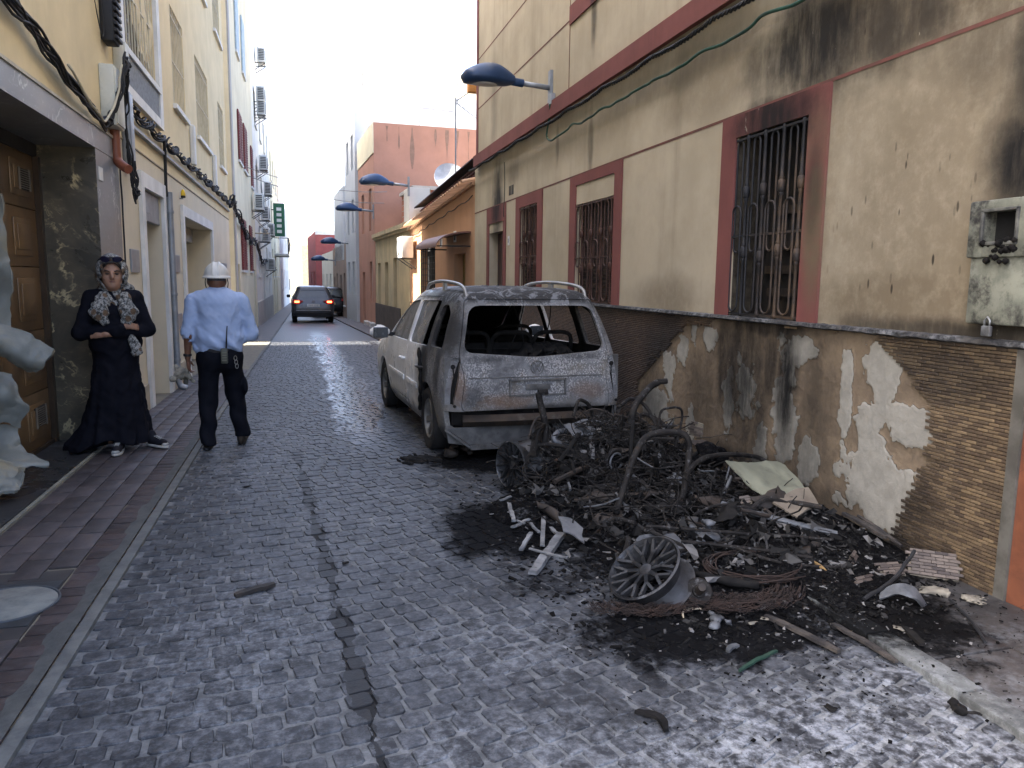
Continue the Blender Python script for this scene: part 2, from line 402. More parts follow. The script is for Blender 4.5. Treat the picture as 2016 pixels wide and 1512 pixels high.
# ---- right pavement: kerb stones and square slabs, filthy with soot
rp = strip('right_pavement', XR+.01, WR+.05, YN, .008, M_joint.copy()); tag(rp, kind='structure'); rp.data.materials[0] = M_slab
o = strip('far_paving', XR+.01, WR+.3, YF, .02, bpy.data.materials['far_pavement'], rp)
mk_ = piece_mesh('kerb_stone', .12, .49, .10, M_kerb, .008); ms_ = piece_mesh('paving_slab', .395, .395, .04, M_slab)
y = .9
while y < 15:
    o = bpy.data.objects.new('kerb_stone', mk_); COL.objects.link(o); o.parent = rp; o.location = (XR+.045, y, gz(y)+.03); y += .5
for j in range(2):
    y = 1.0
    while y < 9.5:
        o = bpy.data.objects.new('paving_slab', ms_); COL.objects.link(o); o.parent = rp
        o.location = (XR+.11+.2+j*.4, y, gz(y)+.022+r_.gauss(0,.0015)); o.rotation_euler = (r_.gauss(0,.004), r_.gauss(0,.004), 0); y += .4
# ================================================================== BUILDINGS: helpers
def facade(m, x, sg, y0, y1, z0, z1, holes, depth=.18):
    ys = sorted({y0, y1, *[h[0] for h in holes], *[h[1] for h in holes]}); zs = sorted({z0, z1, *[h[2] for h in holes], *[h[3] for h in holes]})
    ys = [a for a in ys if y0 <= a <= y1]; zs = [a for a in zs if z0 <= a <= z1]
    for i in range(len(ys)-1):
        for j in range(len(zs)-1):
            cy, cz = (ys[i]+ys[i+1])/2, (zs[j]+zs[j+1])/2
            if any(h[0] < cy < h[1] and h[2] < cz < h[3] for h in holes): continue
            m.quad((x,ys[i],zs[j]),(x,ys[i+1],zs[j]),(x,ys[i+1],zs[j+1]),(x,ys[i],zs[j+1]))
    xb = x+sg*depth
    for a, b, c, d in [h[:4] for h in holes]:
        c2, d2 = max(c, z0), min(d, z1)
        if c2 >= d2: continue
        m.quad((x,a,c2),(xb,a,c2),(xb,a,d2),(x,a,d2)); m.quad((x,b,c2),(xb,b,c2),(xb,b,d2),(x,b,d2))
        if c >= z0: m.quad((x,a,c),(xb,a,c),(xb,b,c),(x,b,c))
        if d <= z1: m.quad((x,a,d),(xb,a,d),(xb,b,d),(x,b,d))
def mass(m, x, sg, y0, y1, z0, z1, D):
    xb = x+sg*D
    m.quad((x,y0,z0),(xb,y0,z0),(xb,y0,z1),(x,y0,z1)); m.quad((x,y1,z0),(xb,y1,z0),(xb,y1,z1),(x,y1,z1))
    m.quad((xb,y0,z0),(xb,y1,z0),(xb,y1,z1),(xb,y0,z1)); m.quad((x,y0,z1),(xb,y0,z1),(xb,y1,z1),(x,y1,z1))
def ybox(m, x, sg, a, b, y0, y1, z0, z1):
    """box standing a metres out of the wall face to b metres behind it"""
    xa, xb = sorted((x-sg*a, x+sg*b)); return m.box(xa, xb, y0, y1, z0, z1)

def wall_mat(name, c1, c2, soot=None, soot2=None, dashes=False, rough=.85, brown=None, streak=.12, fade=(1,1,1)):
    t = NT(name); P = t.pos(); x, y, z = t.xyz(P)
    c = t.mix(t.ramp(t.noise(P, 1.1, 7, .65), .3, .7), c1, c2)
    s = t.ramp(t.noise(t.mapv(P, (3.2, 3.2, .22)), 1.0, 6, .65), .48, .78, 0, streak*3)
    c = t.mix(s, c, tuple(v*.55 for v in c2))
    wob = t.noise(P, 2.1, 7, .66); fn = t.noise(P, 11, 6, .7)
    if brown: c = t.mix(t.math('MULTIPLY', t.blobs(y, z, brown, wob, .7), t.ramp(fn, .2, .6, .6, 1)), c, (.125,.095,.058))
    if soot:
        m = t.blobs(y, z, soot, wob, .8); c = t.mix(t.math('MULTIPLY', m, t.ramp(t.noise(t.mapv(P, (5,5,1)), 1.3, 6, .7), .25, .6, .62, 1)), c, (.0055,.005,.0048))
        ch = t.math('MULTIPLY', t.ramp(t.noise(t.mapv(P, (1,1,.45)), 8.5, 5, .7), .66, .70), t.ramp(m, .35, .7)); c = t.mix(t.math('MULTIPLY', ch, .75), c, (.26,.235,.19))
    if dashes:
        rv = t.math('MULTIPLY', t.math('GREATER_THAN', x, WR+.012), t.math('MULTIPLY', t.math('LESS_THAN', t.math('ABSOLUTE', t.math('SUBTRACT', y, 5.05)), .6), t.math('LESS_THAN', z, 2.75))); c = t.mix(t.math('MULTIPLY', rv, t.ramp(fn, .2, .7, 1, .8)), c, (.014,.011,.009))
        v = t.mapv(P, (1, 21, 6.3), rot=(.28,0,0)); d = t.voro(v, 1.0); rc = t.voro(v, 1.0, out=1)
        sel = t.math('LESS_THAN', t.xyz(rc)[0], .30)
        dm = t.math('MULTIPLY', t.math('MULTIPLY', t.ramp(d, .24, .12), sel), t.blobs(y, z, [(3.65,1.85,.95,.85,1), (4.1,3.1,.8,.35,.8)], wob, .5))
        c = t.mix(t.math('MULTIPLY', dm, t.ramp(t.xyz(rc)[1], 0, 1, .3, .95)), c, (.012,.009,.006))
    t.bump(t.math('ADD', t.noise(P, 75, 4, .7), t.math('MULTIPLY', fn, .6)), .28, .004)
    return t.fin(c, rough, 0, .25)

def glassy(name, c, rough=.12):
    t = NT(name); P = t.pos(); return t.fin(t.mix(t.ramp(t.noise(P, 3, 5), .3, .7), c, tuple(v*.5 for v in c)), t.ramp(t.noise(P, 9, 5), .3, .7, rough, rough+.2), 0, .6)
M_dark = mk('dark_interior', (.006,.006,.006), (.003,.003,.003), 5, .9)
M_glass = glassy('window_glass', (.045,.055,.065))
M_white = mk('white_paint', (.66,.66,.63), (.55,.55,.52), 3, .6, bump=.08)
M_grey = mk('grey_metal', (.26,.28,.30), (.20,.215,.23), 6, .45, .3, bump=.1)
M_black = mk('black_rubber', (.008,.0085,.0095), (.014,.0145,.016), 14, .65, bump=.15)

# ================================================================== RIGHT: burnt cream house with red trim
SOOT = [(4.62,3.15,1.0,.62,.97), (4.0,3.05,1.1,.45,.8), (2.95,2.16,.34,.42,1), (2.9,2.55,.34,.8,.85), (13.25,2.85,.52,1.0,.97), (3.3,3.55,2.3,.95,.96), (3.0,2.75,.8,.4,.5), (8.62,4.6,.13,.7,.75), (8.75,3.15,.12,.55,.55), (10.0,3.35,.10,.35,.5), (3.4,1.30,1.1,.11,.85), (2.95,1.35,.38,.22,.9), (5.05,2.75,.62,.26,.93), (12.2,3.3,.5,.35,.4), (4.95,1.3,.8,.10,.8), (13.4,4.6,.35,1.2,.3), (6.5,3.45,2.5,.28,.42)]
BROWN = [(2.9,2.0,2.7,2.6,.72), (4.45,1.9,.30,.7,.6), (3.6,1.45,1.5,.42,.85), (3.5,3.2,2.0,.8,.85), (6.6,1.35,1.1,.35,.6), (5.9,3.2,1.6,.5,.45), (9,3.3,3,.4,.3), (12,3.4,3,.4,.3)]
CREAM = ((.44,.385,.285), (.345,.30,.215))
M_cream = wall_mat('cream_render', *CREAM, SOOT, None, True, brown=BROWN, streak=.16)
M_red = wall_mat('red_trim', (.185,.066,.057), (.14,.05,.044), [(5.05,2.72,.75,.36,.96), (4.5,2.2,.12,.5,.5), (13.3,2.75,.5,.5,.9), (8.62,4.6,.13,.7,.6)], brown=[(4.48,1.9,.16,.75,.95), (4.5,2.5,.2,.35,.5), (4.4,3.5,1.6,.6,.6)], streak=.10)
hr = thing('burnt_house', 'cream rendered house with red window surrounds, its front blackened by soot', 'house', (WR, 8, 0))
hr.location = (0,0,0)
W1 = (10.83,11.78,1.285,2.67); W2 = (7.95,9.19,1.285,2.70); W3 = (4.6,5.5,1.285,2.67); DR = (12.83,13.87,-1,2.55)
m = MB(); facade(m, WR, 1, 1.0, 15.15, 1.27, 3.70, [W1, W2, W3, DR], .2); m.build('lower_wall', M_cream, hr)
XU = 3.255
m = MB(); UW = (7.3,8.45,4.9,6.6)
facade(m, XU, 1, 1.0, 14.8, 3.70, 9.6, [UW], .15); mass(m, XU, 1, 1.0, 14.8, 3.70, 9.6, 9)
m.quad((XU,1,3.7),(XU,14.8,3.7),(WR+.2,14.8,3.7),(WR+.2,1,3.7)); mass(m, WR, 1, 1.0, 15.15, -3, 3.695, 9); m.build('upper_wall', M_cream, hr)
m = MB(); m.box(XU+.14,XU+.16,7.3,8.45,4.9,6.6); m.build('upper_window', M_glass, hr)
# red surrounds, band, grooves
def surround(y0, y1, zt, h, zb=1.288, d=.018, nm='window_surround'):
    a, b, c, e = h; m = MB()
    ybox(m, WR, 1, d, -.001, y0, a, zb, zt); ybox(m, WR, 1, d, -.001, b, y1, zb, zt); ybox(m, WR, 1, d-.0015, -.001, a, b, e, zt)
    m.build(nm, M_red, hr)
surround(10.6, 12.02, 2.835, W1); surround(7.75, 9.41, 2.835, (7.95,9.19,0,2.72)); surround(4.39, 5.71, 2.835, W3); surround(12.66, 14.05, 2.835, DR, 0, nm='door_surround')
m = MB(); ybox(m, XU, 1, .055, -.002, 1, 14.86, 3.70, 3.90); m.build('red_band', M_red, hr)
m = MB(); ybox(m, XU, 1, .012, -.002, 14.66, 14.815, 3.9, 9.6); m.build('corner_strip', M_red, hr)
m = MB(); ybox(m, XU, 1, .02, -.002, 8.42, 9.43, 4.68, 4.9); ybox(m, XU, 1, .02, -.002, 8.45, 8.72, 4.9, 7); ybox(m, XU, 1, .018, -.002, 7.0, 8.42, 4.68, 4.9); m.build('window_surround', M_red, hr)
M_groove = mk('groove', (.13,.045,.035), (.09,.04,.03), 6, .9)
for z in (4.745, 5.64, 6.9):
    m = MB(); ybox(m, XU, 1, .003, -.002, 1, 14.66, z-.011, z+.011); m.build('groove', M_groove, hr)
m = MB(); ybox(m, XU, 1, .0045, -.002, 9.435, 9.455, 3.9, 6.9); m.build('groove', M_groove, hr)
m = MB(); ybox(m, WR, 1, .003, -.002, 1, 15.15, 2.835, 2.857); m.build('groove', M_groove, hr)
# moulded ledge over the tiled base: scorched, its edge crumbled
t = NT('scorched_ledge'); P = t.pos(); n1 = t.noise(P, 16, 7, .75); x, y, z = t.xyz(P)
c = t.mix(t.ramp(n1, .42, .62), (.02,.021,.023), t.mix(t.ramp(t.noise(P, 3, 4), .4, .6), (.17,.175,.18), (.07,.065,.06)))
t.bump(n1, .9, .02); M_ledge = t.fin(c, .9)
m = MB(); N = 420; v = []; f = []
for i in range(N+1):
    y = 2.6+(12.62-2.6)*i/N; e = .016*mnoise.noise(Vector((0, y*9, 1)))+.010*mnoise.noise(Vector((3, y*31, 1)))
    k = min(1, max(0.15, (8-y)/3))
    v += [(WR+.03,y,1.292+.006*k*mnoise.noise(Vector((1,y*14,0)))), (WR-.045+e*k,y,1.284+e*.35*k), (WR-.052-e*k*.5,y,1.262+e*.5*k), (WR-.03,y,1.252+e*.4*k), (WR+.03,y,1.25)]
for i in range(N):
    a = 5*i
    for k in range(4): f.append((a+k, a+k+1, a+k+6, a+k+5))
m.add(v, f); m.build('ledge', M_ledge, hr, 50)
# dado: plaster left bare where the tiles fell
HOLE = [(6.41,1.06),(6.71,.84),(7.13,.57),(7.3,.25),(7.35,-.1),(3.66,-.1),(3.58,.13),(3.44,.36),(3.36,.61),(3.40,.92),(3.64,1.11),(3.77,1.19),(3.85,1.26),(5.72,1.26),(5.8,1.17),(6.2,1.16)]
def inpoly(p, poly):
    c = False; j = len(poly)-1
    for i in range(len(poly)):
        (x1, y1), (x2, y2) = poly[i], poly[j]
        if (y1 > p[1]) != (y2 > p[1]) and p[0] < (x2-x1)*(p[1]-y1)/(y2-y1)+x1: c = not c
        j = i
    return c
t = NT('bare_plaster'); P = t.pos(); x, y, z = t.xyz(P)
wob = t.noise(P, 2.2, 7, .66)
c = t.mix(t.ramp(t.noise(P, 5, 7, .7), .3, .7), (.215,.165,.11), (.135,.105,.075))
# tile adhesive: its ragged patches are modelled on the mesh, 'tint' carries where it stays
patch = t.ramp(t.xyz(t.tint())[0], .40, .60)
ridge = t.nd('ShaderNodeTexWave', i0=t.mapv(P, (0,1,0)), i1=34.0, i2=1.2, i3=2.0)
ridge2 = t.nd('ShaderNodeTexWave', i0=t.mapv(P, (0,.25,1)), i1=17.0, i2=1.0, i3=2.0)
rz = t.ramp(t.noise(t.mapv(P, (1,1,.3)), 3.1, 3), .50, .56); rid = t.mix(rz, ridge, ridge2)
ad = t.mix(t.ramp(t.noise(P, 12, 6), .3, .7), (.40,.385,.335), (.29,.28,.245))
c = t.mix(patch, c, t.mix(t.ramp(rid, .1, .6, .38, 0), ad, (.17,.16,.13)))
sm = t.blobs(y, z, [(5.25,.8,.6,1.0,.9), (4.68,.85,.22,.85,1.0), (5.55,.9,.16,.7,.95), (4.9,.95,.16,.5,.9), (5.1,.55,.35,.6,.85), (5.9,.55,.4,.6,.6), (4.45,.35,.5,.5,.55), (4.95,1.22,.9,.14,.95), (6.9,.35,.5,.45,.6), (5.2,.05,2.0,.22,.9), (4.35,.75,.3,.7,.6), (5.0,.1,1.6,.3,.9), (6.3,1.1,.6,.15,.4)], wob, .75)
c = t.mix(t.math('MULTIPLY', sm, t.ramp(t.noise(t.mapv(P, (3,3,.8)), 2.2, 6, .7), .25, .62, .55, 1)), c, (.007,.0068,.0065))
t.bump(t.math('ADD', t.math('MULTIPLY', patch, t.math('ADD', t.math('MULTIPLY', rid, .55), .9)), t.math('MULTIPLY', t.noise(P, 45, 5, .7), .35)), .9, .012)
M_plaster = t.fin(c, .92, 0, .2)
m = MB(); facade(m, WR+.004, 1, 2.62, 15.15, -1.2, 1.27, [DR], .2); dado = m.build('tiled_base', M_cream, hr)
PB = [(3.72,.30,.34,.26),(3.82,.62,.12,.34),(3.52,.74,.16,.14),(3.80,1.04,.16,.18),(4.06,.8,.06,.34),(5.17,.72,.14,.25),(4.68,.62,.13,.36),(4.62,1.1,.18,.11),(5.8,1.08,.11,.14),(6.05,1.1,.06,.1),(6.7,.36,.32,.18),(6.5,.68,.12,.2),(6.05,.28,.09,.16),(5.45,.6,.08,.3),(4.4,.35,.10,.22),(4.95,.3,.10,.18),(6.25,.95,.10,.13)]
ny, nz_ = 400, 128; ya, yb_ = 3.30, 7.40; m = MB(); vv = []; tt = []; ff = []
for i in range(ny+1):
    for j in range(nz_+1):
        y, z = ya+(yb_-ya)*i/ny, -.02+1.275*j/nz_; q = Vector((0, y, z))
        n_ = mnoise.noise(q*4.2)*.55+mnoise.noise(q*9.5+Vector((3,0,0)))*.42+mnoise.noise(q*23)*.28+mnoise.noise(q*52)*.16
        s_ = max(1.15-math.hypot((y-c_[0])/c_[2], (z-c_[1])/c_[3]) for c_ in PB)
        k_ = min(1, max(0, .5+(max(s_, -.9)+n_*1.05-.16)*5)); rough_ = mnoise.noise(q*31)*.0022+mnoise.noise(q*11)*.002
        vv.append((WR-.0005-.0075*k_-rough_*(.6+.6*(1-k_)), y, z)); tt.append(max(.0, k_))
for i in range(ny):
    for j in range(nz_):
        cy, cz = ya+(yb_-ya)*(i+.5)/ny, -.02+1.275*(j+.5)/nz_; jt = .05*mnoise.noise(Vector((cy*4, cz*4, 0)))+.035*mnoise.noise(Vector((cy*13, cz*13, 0)))
        g_ = .05
        if any(inpoly((cy+jt+dy_, cz+jt+dz_), HOLE) for dy_ in (-g_, g_) for dz_ in (-.03, .03)): a_ = i*(nz_+1)+j; ff.append((a_, a_+nz_+1, a_+nz_+2, a_+1))
m.add(vv, ff); m.tints = tt; m.build('bare_plaster', M_plaster, dado, 60, recalc=False)

def brick_mat(name, piece):
    t = NT(name); P = t.pos(); x, y, z = t.xyz(P)
    g = t.ramp(t.orand(), 0, 1, .18, 1.0) if piece else t.xyz(t.tint())[0]
    c = t.mix(t.math('POWER', g, 1.4), (.060,.042,.028), (.165,.118,.068))
    c = t.mix(t.ramp(y, 5.0, 6.6, 0, .75), c, t.mix(g, (.028,.015,.011), (.068,.038,.026)))
    wob = t.noise(P, 2.4, 6, .65)
    sm = t.blobs(y, z, [(3.75,.35,.75,.6,.7), (6.6,.75,.75,.85,.75), (3.35,1.1,.8,.25,.55), (3.9,.05,1.2,.25,.9), (8.2,.5,1.5,1.1,.6)], wob, .8)
    c = t.mix(sm, c, (.006,.0055,.005))
    c = t.mix(t.math('MULTIPLY', t.ramp(t.noise(P, 30, 6, .7), .55, .75), .35), c, (.03,.021,.013))
    t.bump(t.noise(P, 90, 4, .7), .35, .004); return t.fin(c, .55, 0, .45)
M_tile = brick_mat('brick_tile', True); M_tiles = brick_mat('brick_tile_mass', False)
BW, BH, GJ = .059, .0158, .0030
m = MB(); m.bbox(-.011,.004,-BW/2,BW/2,-BH/2,BH/2,.0018); BME = m.mesh('brick', 40); BME.materials.append(M_tile)
m = MB(); m.bbox(-.011,.004,-BW/4,BW/4,-BH/2,BH/2,.0018); BMH = m.mesh('brick', 40); BMH.materials.append(M_tile)
# dark joint bed behind the tiles
cells = []
row = 0; z = .012
while z < 1.235:
    y = 2.872+(0 if row % 2 else (BW+GJ)/2)
    if row % 2 == 0: cells.append((2.872+BW/4-.0005, z+BH/2, True))
    while y+BW < 12.65:
        cy, cz = y+BW/2, z+BH/2
        jit = (.05*mnoise.noise(Vector((cy*4, cz*4, 0)))+.035*mnoise.noise(Vector((cy*13, cz*13, 0))))
        if not inpoly((cy+jit, cz+jit), HOLE): cells.append((cy, cz, False))
        y += BW+GJ
    z += BH+GJ; row += 1
cells.sort(key=lambda c: c[0])
big = MB()
for i, (cy, cz, half) in enumerate(cells):
    dx = r_.gauss(0,.0012); a = r_.gauss(0,.02)
    if i < 300:
        o = bpy.data.objects.new('brick', BMH if half else BME); COL.objects.link(o); o.parent = dado; o.location = (WR-.008+dx, cy, cz)
    else:
        hy, hz = (BW/2 if not half else BW/4), BH/2; x0, x1 = WR-.019+dx, WR+.0
        big.tint = r_.uniform(.18,1.0); b = .0020
        big.add([(x0,cy-hy+b,cz-hz+b),(x0,cy+hy-b,cz-hz+b),(x0,cy+hy-b,cz+hz-b),(x0,cy-hy+b,cz+hz-b),(x0+b,cy-hy,cz-hz),(x0+b,cy+hy,cz-hz),(x0+b,cy+hy,cz+hz),(x0+b,cy-hy,cz+hz),(x1,cy-hy,cz-hz),(x1,cy+hy,cz-hz),(x1,cy+hy,cz+hz),(x1,cy-hy,cz+hz)],
                [(3,2,1,0)]+[(i_, (i_+1) % 4, 4+(i_+1) % 4, 4+i_) for i_ in range(4)]+[(4+i_, 4+(i_+1) % 4, 8+(i_+1) % 4, 8+i_) for i_ in range(4)])
o = big.build('bricks_beyond', M_tiles, dado, recalc=False); tag(o, kind='stuff')
M_bed = mk('tile_joint', (.012,.010,.008), (.008,.007,.006), 20, .95)
bed = MB(); occ = {}
for cy, cz, half in cells:
    hy = BW/2+GJ if not half else BW/4+GJ
    bed.quad((WR+.0015,cy-hy,cz-BH/2-GJ),(WR+.0015,cy+hy,cz-BH/2-GJ),(WR+.0015,cy+hy,cz+BH/2),(WR+.0015,cy-hy,cz+BH/2))
tag(bed.build('joint_bed', M_bed, dado, recalc=False), kind='stuff')
m = MB(); ybox(m, WR, 1, .035, .0, 2.80, 2.862, -.1, 1.25); m.build('corner_trim', mk('grey_trim', (.105,.10,.085), (.06,.056,.046), 9, .7, dirt=(.05,.045,.04)), hr)
t = NT('orange_marble'); P = t.pos(); n = t.noise(P, 3.2, 8, .6, 1.5); c = t.mix(t.ramp(n, .3, .7), (.19,.072,.038), (.11,.042,.026)); c = t.mix(t.ramp(t.math('ABSOLUTE', t.math('SUBTRACT', t.noise(P, 2.0, 5, .5, 1.2), .5)), .012, 0), c, (.10,.04,.03)); M_omar = t.fin(c, .35)
m = MB(); ybox(m, WR, 1, .022, 0, 1.0, 2.798, -.1, 1.25); m.build('stone_plinth', M_omar, hr)

# window grilles
def grille(h, mat, n, pname='window_grille', x=WR-.005, off=0):
    y0, y1, z0, z1 = h; H = z1-z0
    m = MB(); m.box(x-.008, x+.008, y0+.004, y1-.004, z0+H*.012-.008, z0+H*.012+.008); g = m.build(pname, mat, hr)
    for k in (.45, .985): m = MB(); m.box(x-.008, x+.008, y0+.004, y1-.004, z0+H*k-.008, z0+H*k+.008); m.build('rail', mat, g)
    st = (y1-y0)/(2*n); r = min(.0125, st*.14)
    for i in range(2*n):
        y = y0+st*(i+.5)
        m = MB()
        if i % 2 == 0:
            zk = z0+H*(.33 if (i//2+off) % 2 else .36); zk2 = z0+H*.69
            p = [(r*.9,z0),(r*1.5,z0+.02),(r*1.5,z0+.03),(r*.95,z0+.05)]
            for q in (zk, zk2): p += [(r,q-.07),(r*1.5,q-.06),(r*1.25,q-.045),(r*2.0,q-.035),(r*2.1,q),(r*2.0,q+.035),(r*1.25,q+.045),(r*1.5,q+.06),(r,q+.07)]
            p += [(r*.95,z1-.05),(r*1.4,z1-.03),(r*.9,z1)]
            m.lathe([(a, b) for a, b in p], 8, Matrix.Translation((x, y, 0))); nm = 'baluster'
        else:
            w_ = st*.36
            for za, zb in ((z0+.035, z0+H*.62), (z0+H*.36, z1-.03)):
                ww = w_ if za > z0+.1 else w_*1.5; pts = []
                for k in range(9): a = PI*k/8; pts.append((x+(.004 if za > z0+.1 else -.006), y+ww*math.cos(a), zb-ww+ww*math.sin(a)))
                for k in range(9): a = PI+PI*k/8; pts.append((x+(.004 if za > z0+.1 else -.006), y+ww*math.cos(a), za+ww+ww*math.sin(a)))
                m.tube(pts, r*.62, 6, True)
            nm = 'hairpin_bar'
        m.build(nm, mat, g, 50)
    return g
M_gb = mk('brown_iron', (.062,.027,.018), (.044,.02,.014), 8, .55, .2, bump=.2)
t = NT('scorched_iron'); P = t.pos(); x, y, z = t.xyz(P); n = t.noise(P, 9, 6, .7)
c = t.mix(t.ramp(t.math('ADD', z, t.math('MULTIPLY', t.math('SUBTRACT', n, .5), .6)), 2.15, 2.6), t.mix(t.ramp(n, .35, .65), (.08,.05,.028), (.026,.021,.019)), (.007,.007,.008)); c = t.mix(t.ramp(y, 4.75, 5.3), c, (.009,.0095,.012)); t.bump(n, .4, .004)
M_gs = t.fin(c, .7, .2)
g1 = grille((W1[0],W1[1],1.29,2.665), M_gb, 3); g2 = grille((W2[0],W2[1],1.29,2.48), M_gb, 4); g3 = grille((4.6,5.5,1.29,2.665), M_gs, 4, off=1)
tag(g3, 'soot-blackened iron window grille over the burnt debris')
m = MB(); ybox(m, WR, 1, .004, .1, W2[0]+.002, W2[1]-.002, 2.485, 2.70); m.build('blind_box', M_cream, hr)
M_sh = mk('brown_shutter', (.026,.013,.010), (.018,.010,.008), 5, .7)
for h, mt, nm in ((W1, M_sh, 'shutter'), (W2, M_sh, 'shutter')):
    m = MB(); k = 0; z = h[2]
    while z < h[3]-.02: m.box(WR+.09+.004*(k % 2), WR+.12, h[0], h[1], z+.002, min(z+.045, h[3])); z += .047; k += 1
    m.build(nm, mt, hr)
m = MB(); m.box(WR+.19,WR+.2,W3[0],W3[1],W3[2],W3[3]); bk = m.build('burnt_shutter', mk('charred_panel', (.010,.008,.007), (.005,.005,.005), 4, .9, dirt=(.05,.037,.025), dscale=2.4), hr)
m = MB()
for z in (1.45, 1.62, 1.80, 2.06): m.box(WR+.165,WR+.188,W3[0]+.02,W3[1]-.3+.1*math.sin(z*9),z,z+.06)
m.build('charred_slats', mk('charred_wood', (.045,.03,.018), (.014,.011,.01), 7, .9), hr)
m = MB(); m.box(WR+.16,WR+.2,DR[0],DR[1],-.3,2.38); dr_ = m.build('front_door', mk('dark_red_door', (.04,.010,.012), (.02,.007,.008), 2.2, .5), hr)
for k in range(2):
    for za, zb in ((.15,.95),(1.05,2.2)):
        m = MB(); m.bbox(WR+.148,WR+.165,DR[0]+.08+k*.5,DR[0]+.46+k*.5,za,zb,.006); m.build('door_panel', bpy.data.materials['dark_red_door'], dr_)
m = MB(); m.bbox(WR+.13,WR+.148,13.05,13.25,1.18,1.23,.006); m.build('letter_slot', M_grey, dr_)
m = MB(); ybox(m, WR, 1, .002, .12, DR[0]+.002, DR[1]-.002, 2.385, 2.55); m.build('transom', M_cream, hr)
m = MB(); m.bbox(WR-.012,WR,12.42,12.52,2.12,2.27,.004); m.build('number_plate', M_white, hr)
m = MB(); m.box(WR-.014,WR-.0125,12.455,12.485,2.16,2.23); m.build('digit', mk('blue_enamel', (.03,.06,.18)), hr)
for k in range(2):
    m = MB(); m.box(WR-.006,WR+.0,12.22+.16*k,12.34+.16*k,2.93,3.08); vt = m.build('air_vent', mk('vent_dark', (.05,.045,.04), None, 9), hr)

# ---- cables along the right house
def cable(name, label, paths, mat, r=.008, n=6, group=None):
    m = MB()
    for p in paths: m.tube(p, r, n)
    return tag(m.build(name, mat, None, True), label, 'cable', group)
def twist(p0, p1, k, amp, turns, sag=.02, n=150, wob=.0):
    out = []
    for i in range(n+1):
        s = i/n; a = 2*PI*(turns*s+k); p = Vector(p0).lerp(Vector(p1), s); sg = -sag*abs(math.sin(PI*s*11))
        out.append(p+Vector((amp*math.cos(a), 0, amp*math.sin(a)+sg+wob*mnoise.noise(Vector((s*14, k*3, 0))))))
    return out
cable('cable_bundle', 'twisted black cable bundle under the red band of the burnt house', [twist((3.17,2.2,3.60), (3.17,15.1,3.66), k/3, .014, 70, .03, 260) for k in range(3)], M_black, .011, 5)
M_gcab = mk('green_conduit', (.02,.085,.058), (.014,.055,.04), 6, .6, dirt=(.012,.017,.015))
def ycab(y0, y1, z, x, n, sag): return [(x-.012*math.sin(i*1.7), y0+(y1-y0)*i/n, z-sag*abs(math.sin(i*PI/8))+.012*math.sin(i*.9)) for i in range(n+1)]
gp = ycab(2.2, 9.7, 3.46, 3.245, 60, .035)
cable('green_conduit', 'sagging green conduit under the red band, looping to the near street lamp', [smoothpath(gp+[(3.24,9.85,3.42),(3.22,10.05,3.40),(3.21,10.2,3.5),(3.22,10.1,3.75),(3.19,10.02,3.86)], 3)], M_gcab, .013)
cable('thin_cable', 'thin black cable beside the door of the burnt house', [smoothpath([(3.27,12.72,3.5),(3.275,12.7,3.2),(3.27,12.69,2.9),(3.255,12.68,2.72),(3.265,12.7,2.6)], 5)], M_black, .006)

# ---- burnt meter box on the wall
M_meter = mk('scorched_fibreglass', (.20,.205,.16), (.115,.12,.095), 7, .6, dirt=(.016,.015,.014), dscale=5, dlo=.47, dhi=.66)
mt = thing('meter_box', 'scorched grey-green meter box with its window burnt out, on the sooty wall', 'meter box', (WR, 2.97, 1.36))
D = .085
m = MB(); m.bbox(-D*.9,.0,-.17,.17,0,.335,.012); m.build('lower_lid', M_meter, mt, 40)
m = MB()
for a in ((-.18,-.09,.325,.60),(.09,.18,.325,.60),(-.095,.095,.325,.395),(-.095,.095,.545,.60)): m.bbox(-D-.012 if True else 0,-.0,*a,.010)
m.build('upper_lid', M_meter, mt, 40)
m = MB()
for a in ((-.105,-.088,.385,.555),(.088,.105,.385,.555),(-.105,.105,.383,.40),(-.105,.105,.542,.557)): m.bbox(-D-.02,-D-.004,*a,.004)
m.build('window_frame', mk('sooty_frame', (.11,.11,.095), (.03,.03,.03), 16, .7), mt, 40)
m = MB(); m.box(-.02,-.002,-.1,.1,.38,.56); m.build('burnt_interior', M_dark, mt)
m = MB()
for k in range(34):
    y = random.uniform(-.10,.085); z = .39+random.uniform(-.04,.014)-(.05 if random.random() < .25 and y > -.06 else 0); s_ = random.uniform(.008,.019)
    m.lathe([(.001,-s_),(s_*.8,-s_*.5),(s_,0),(s_*.7,s_*.6),(.001,s_)], 7, Matrix.Translation((-D-.012+random.uniform(-.006,.006), y, z)))
m.build('melted_drip', mk('burnt_plastic', (.006,.006,.006), (.012,.011,.010), 30, .95, spec=.06), mt, True)
lk = MB(); lk.bbox(-D-.018,-D+.004,-.005,.045,-.055,-.005,.005); pl = lk.build('padlock', mk('padlock_steel', (.30,.31,.31), (.16,.16,.16), 14, .4, .7), mt, 40)
m = MB(); m.tube([(-D-.008,.005,-.01),(-D-.008,.005,.02),(-D-.008,.02,.038),(-D-.008,.035,.02),(-D-.008,.035,-.01)], .005, 8); m.build('shackle', bpy.data.materials['padlock_steel'], pl, True)
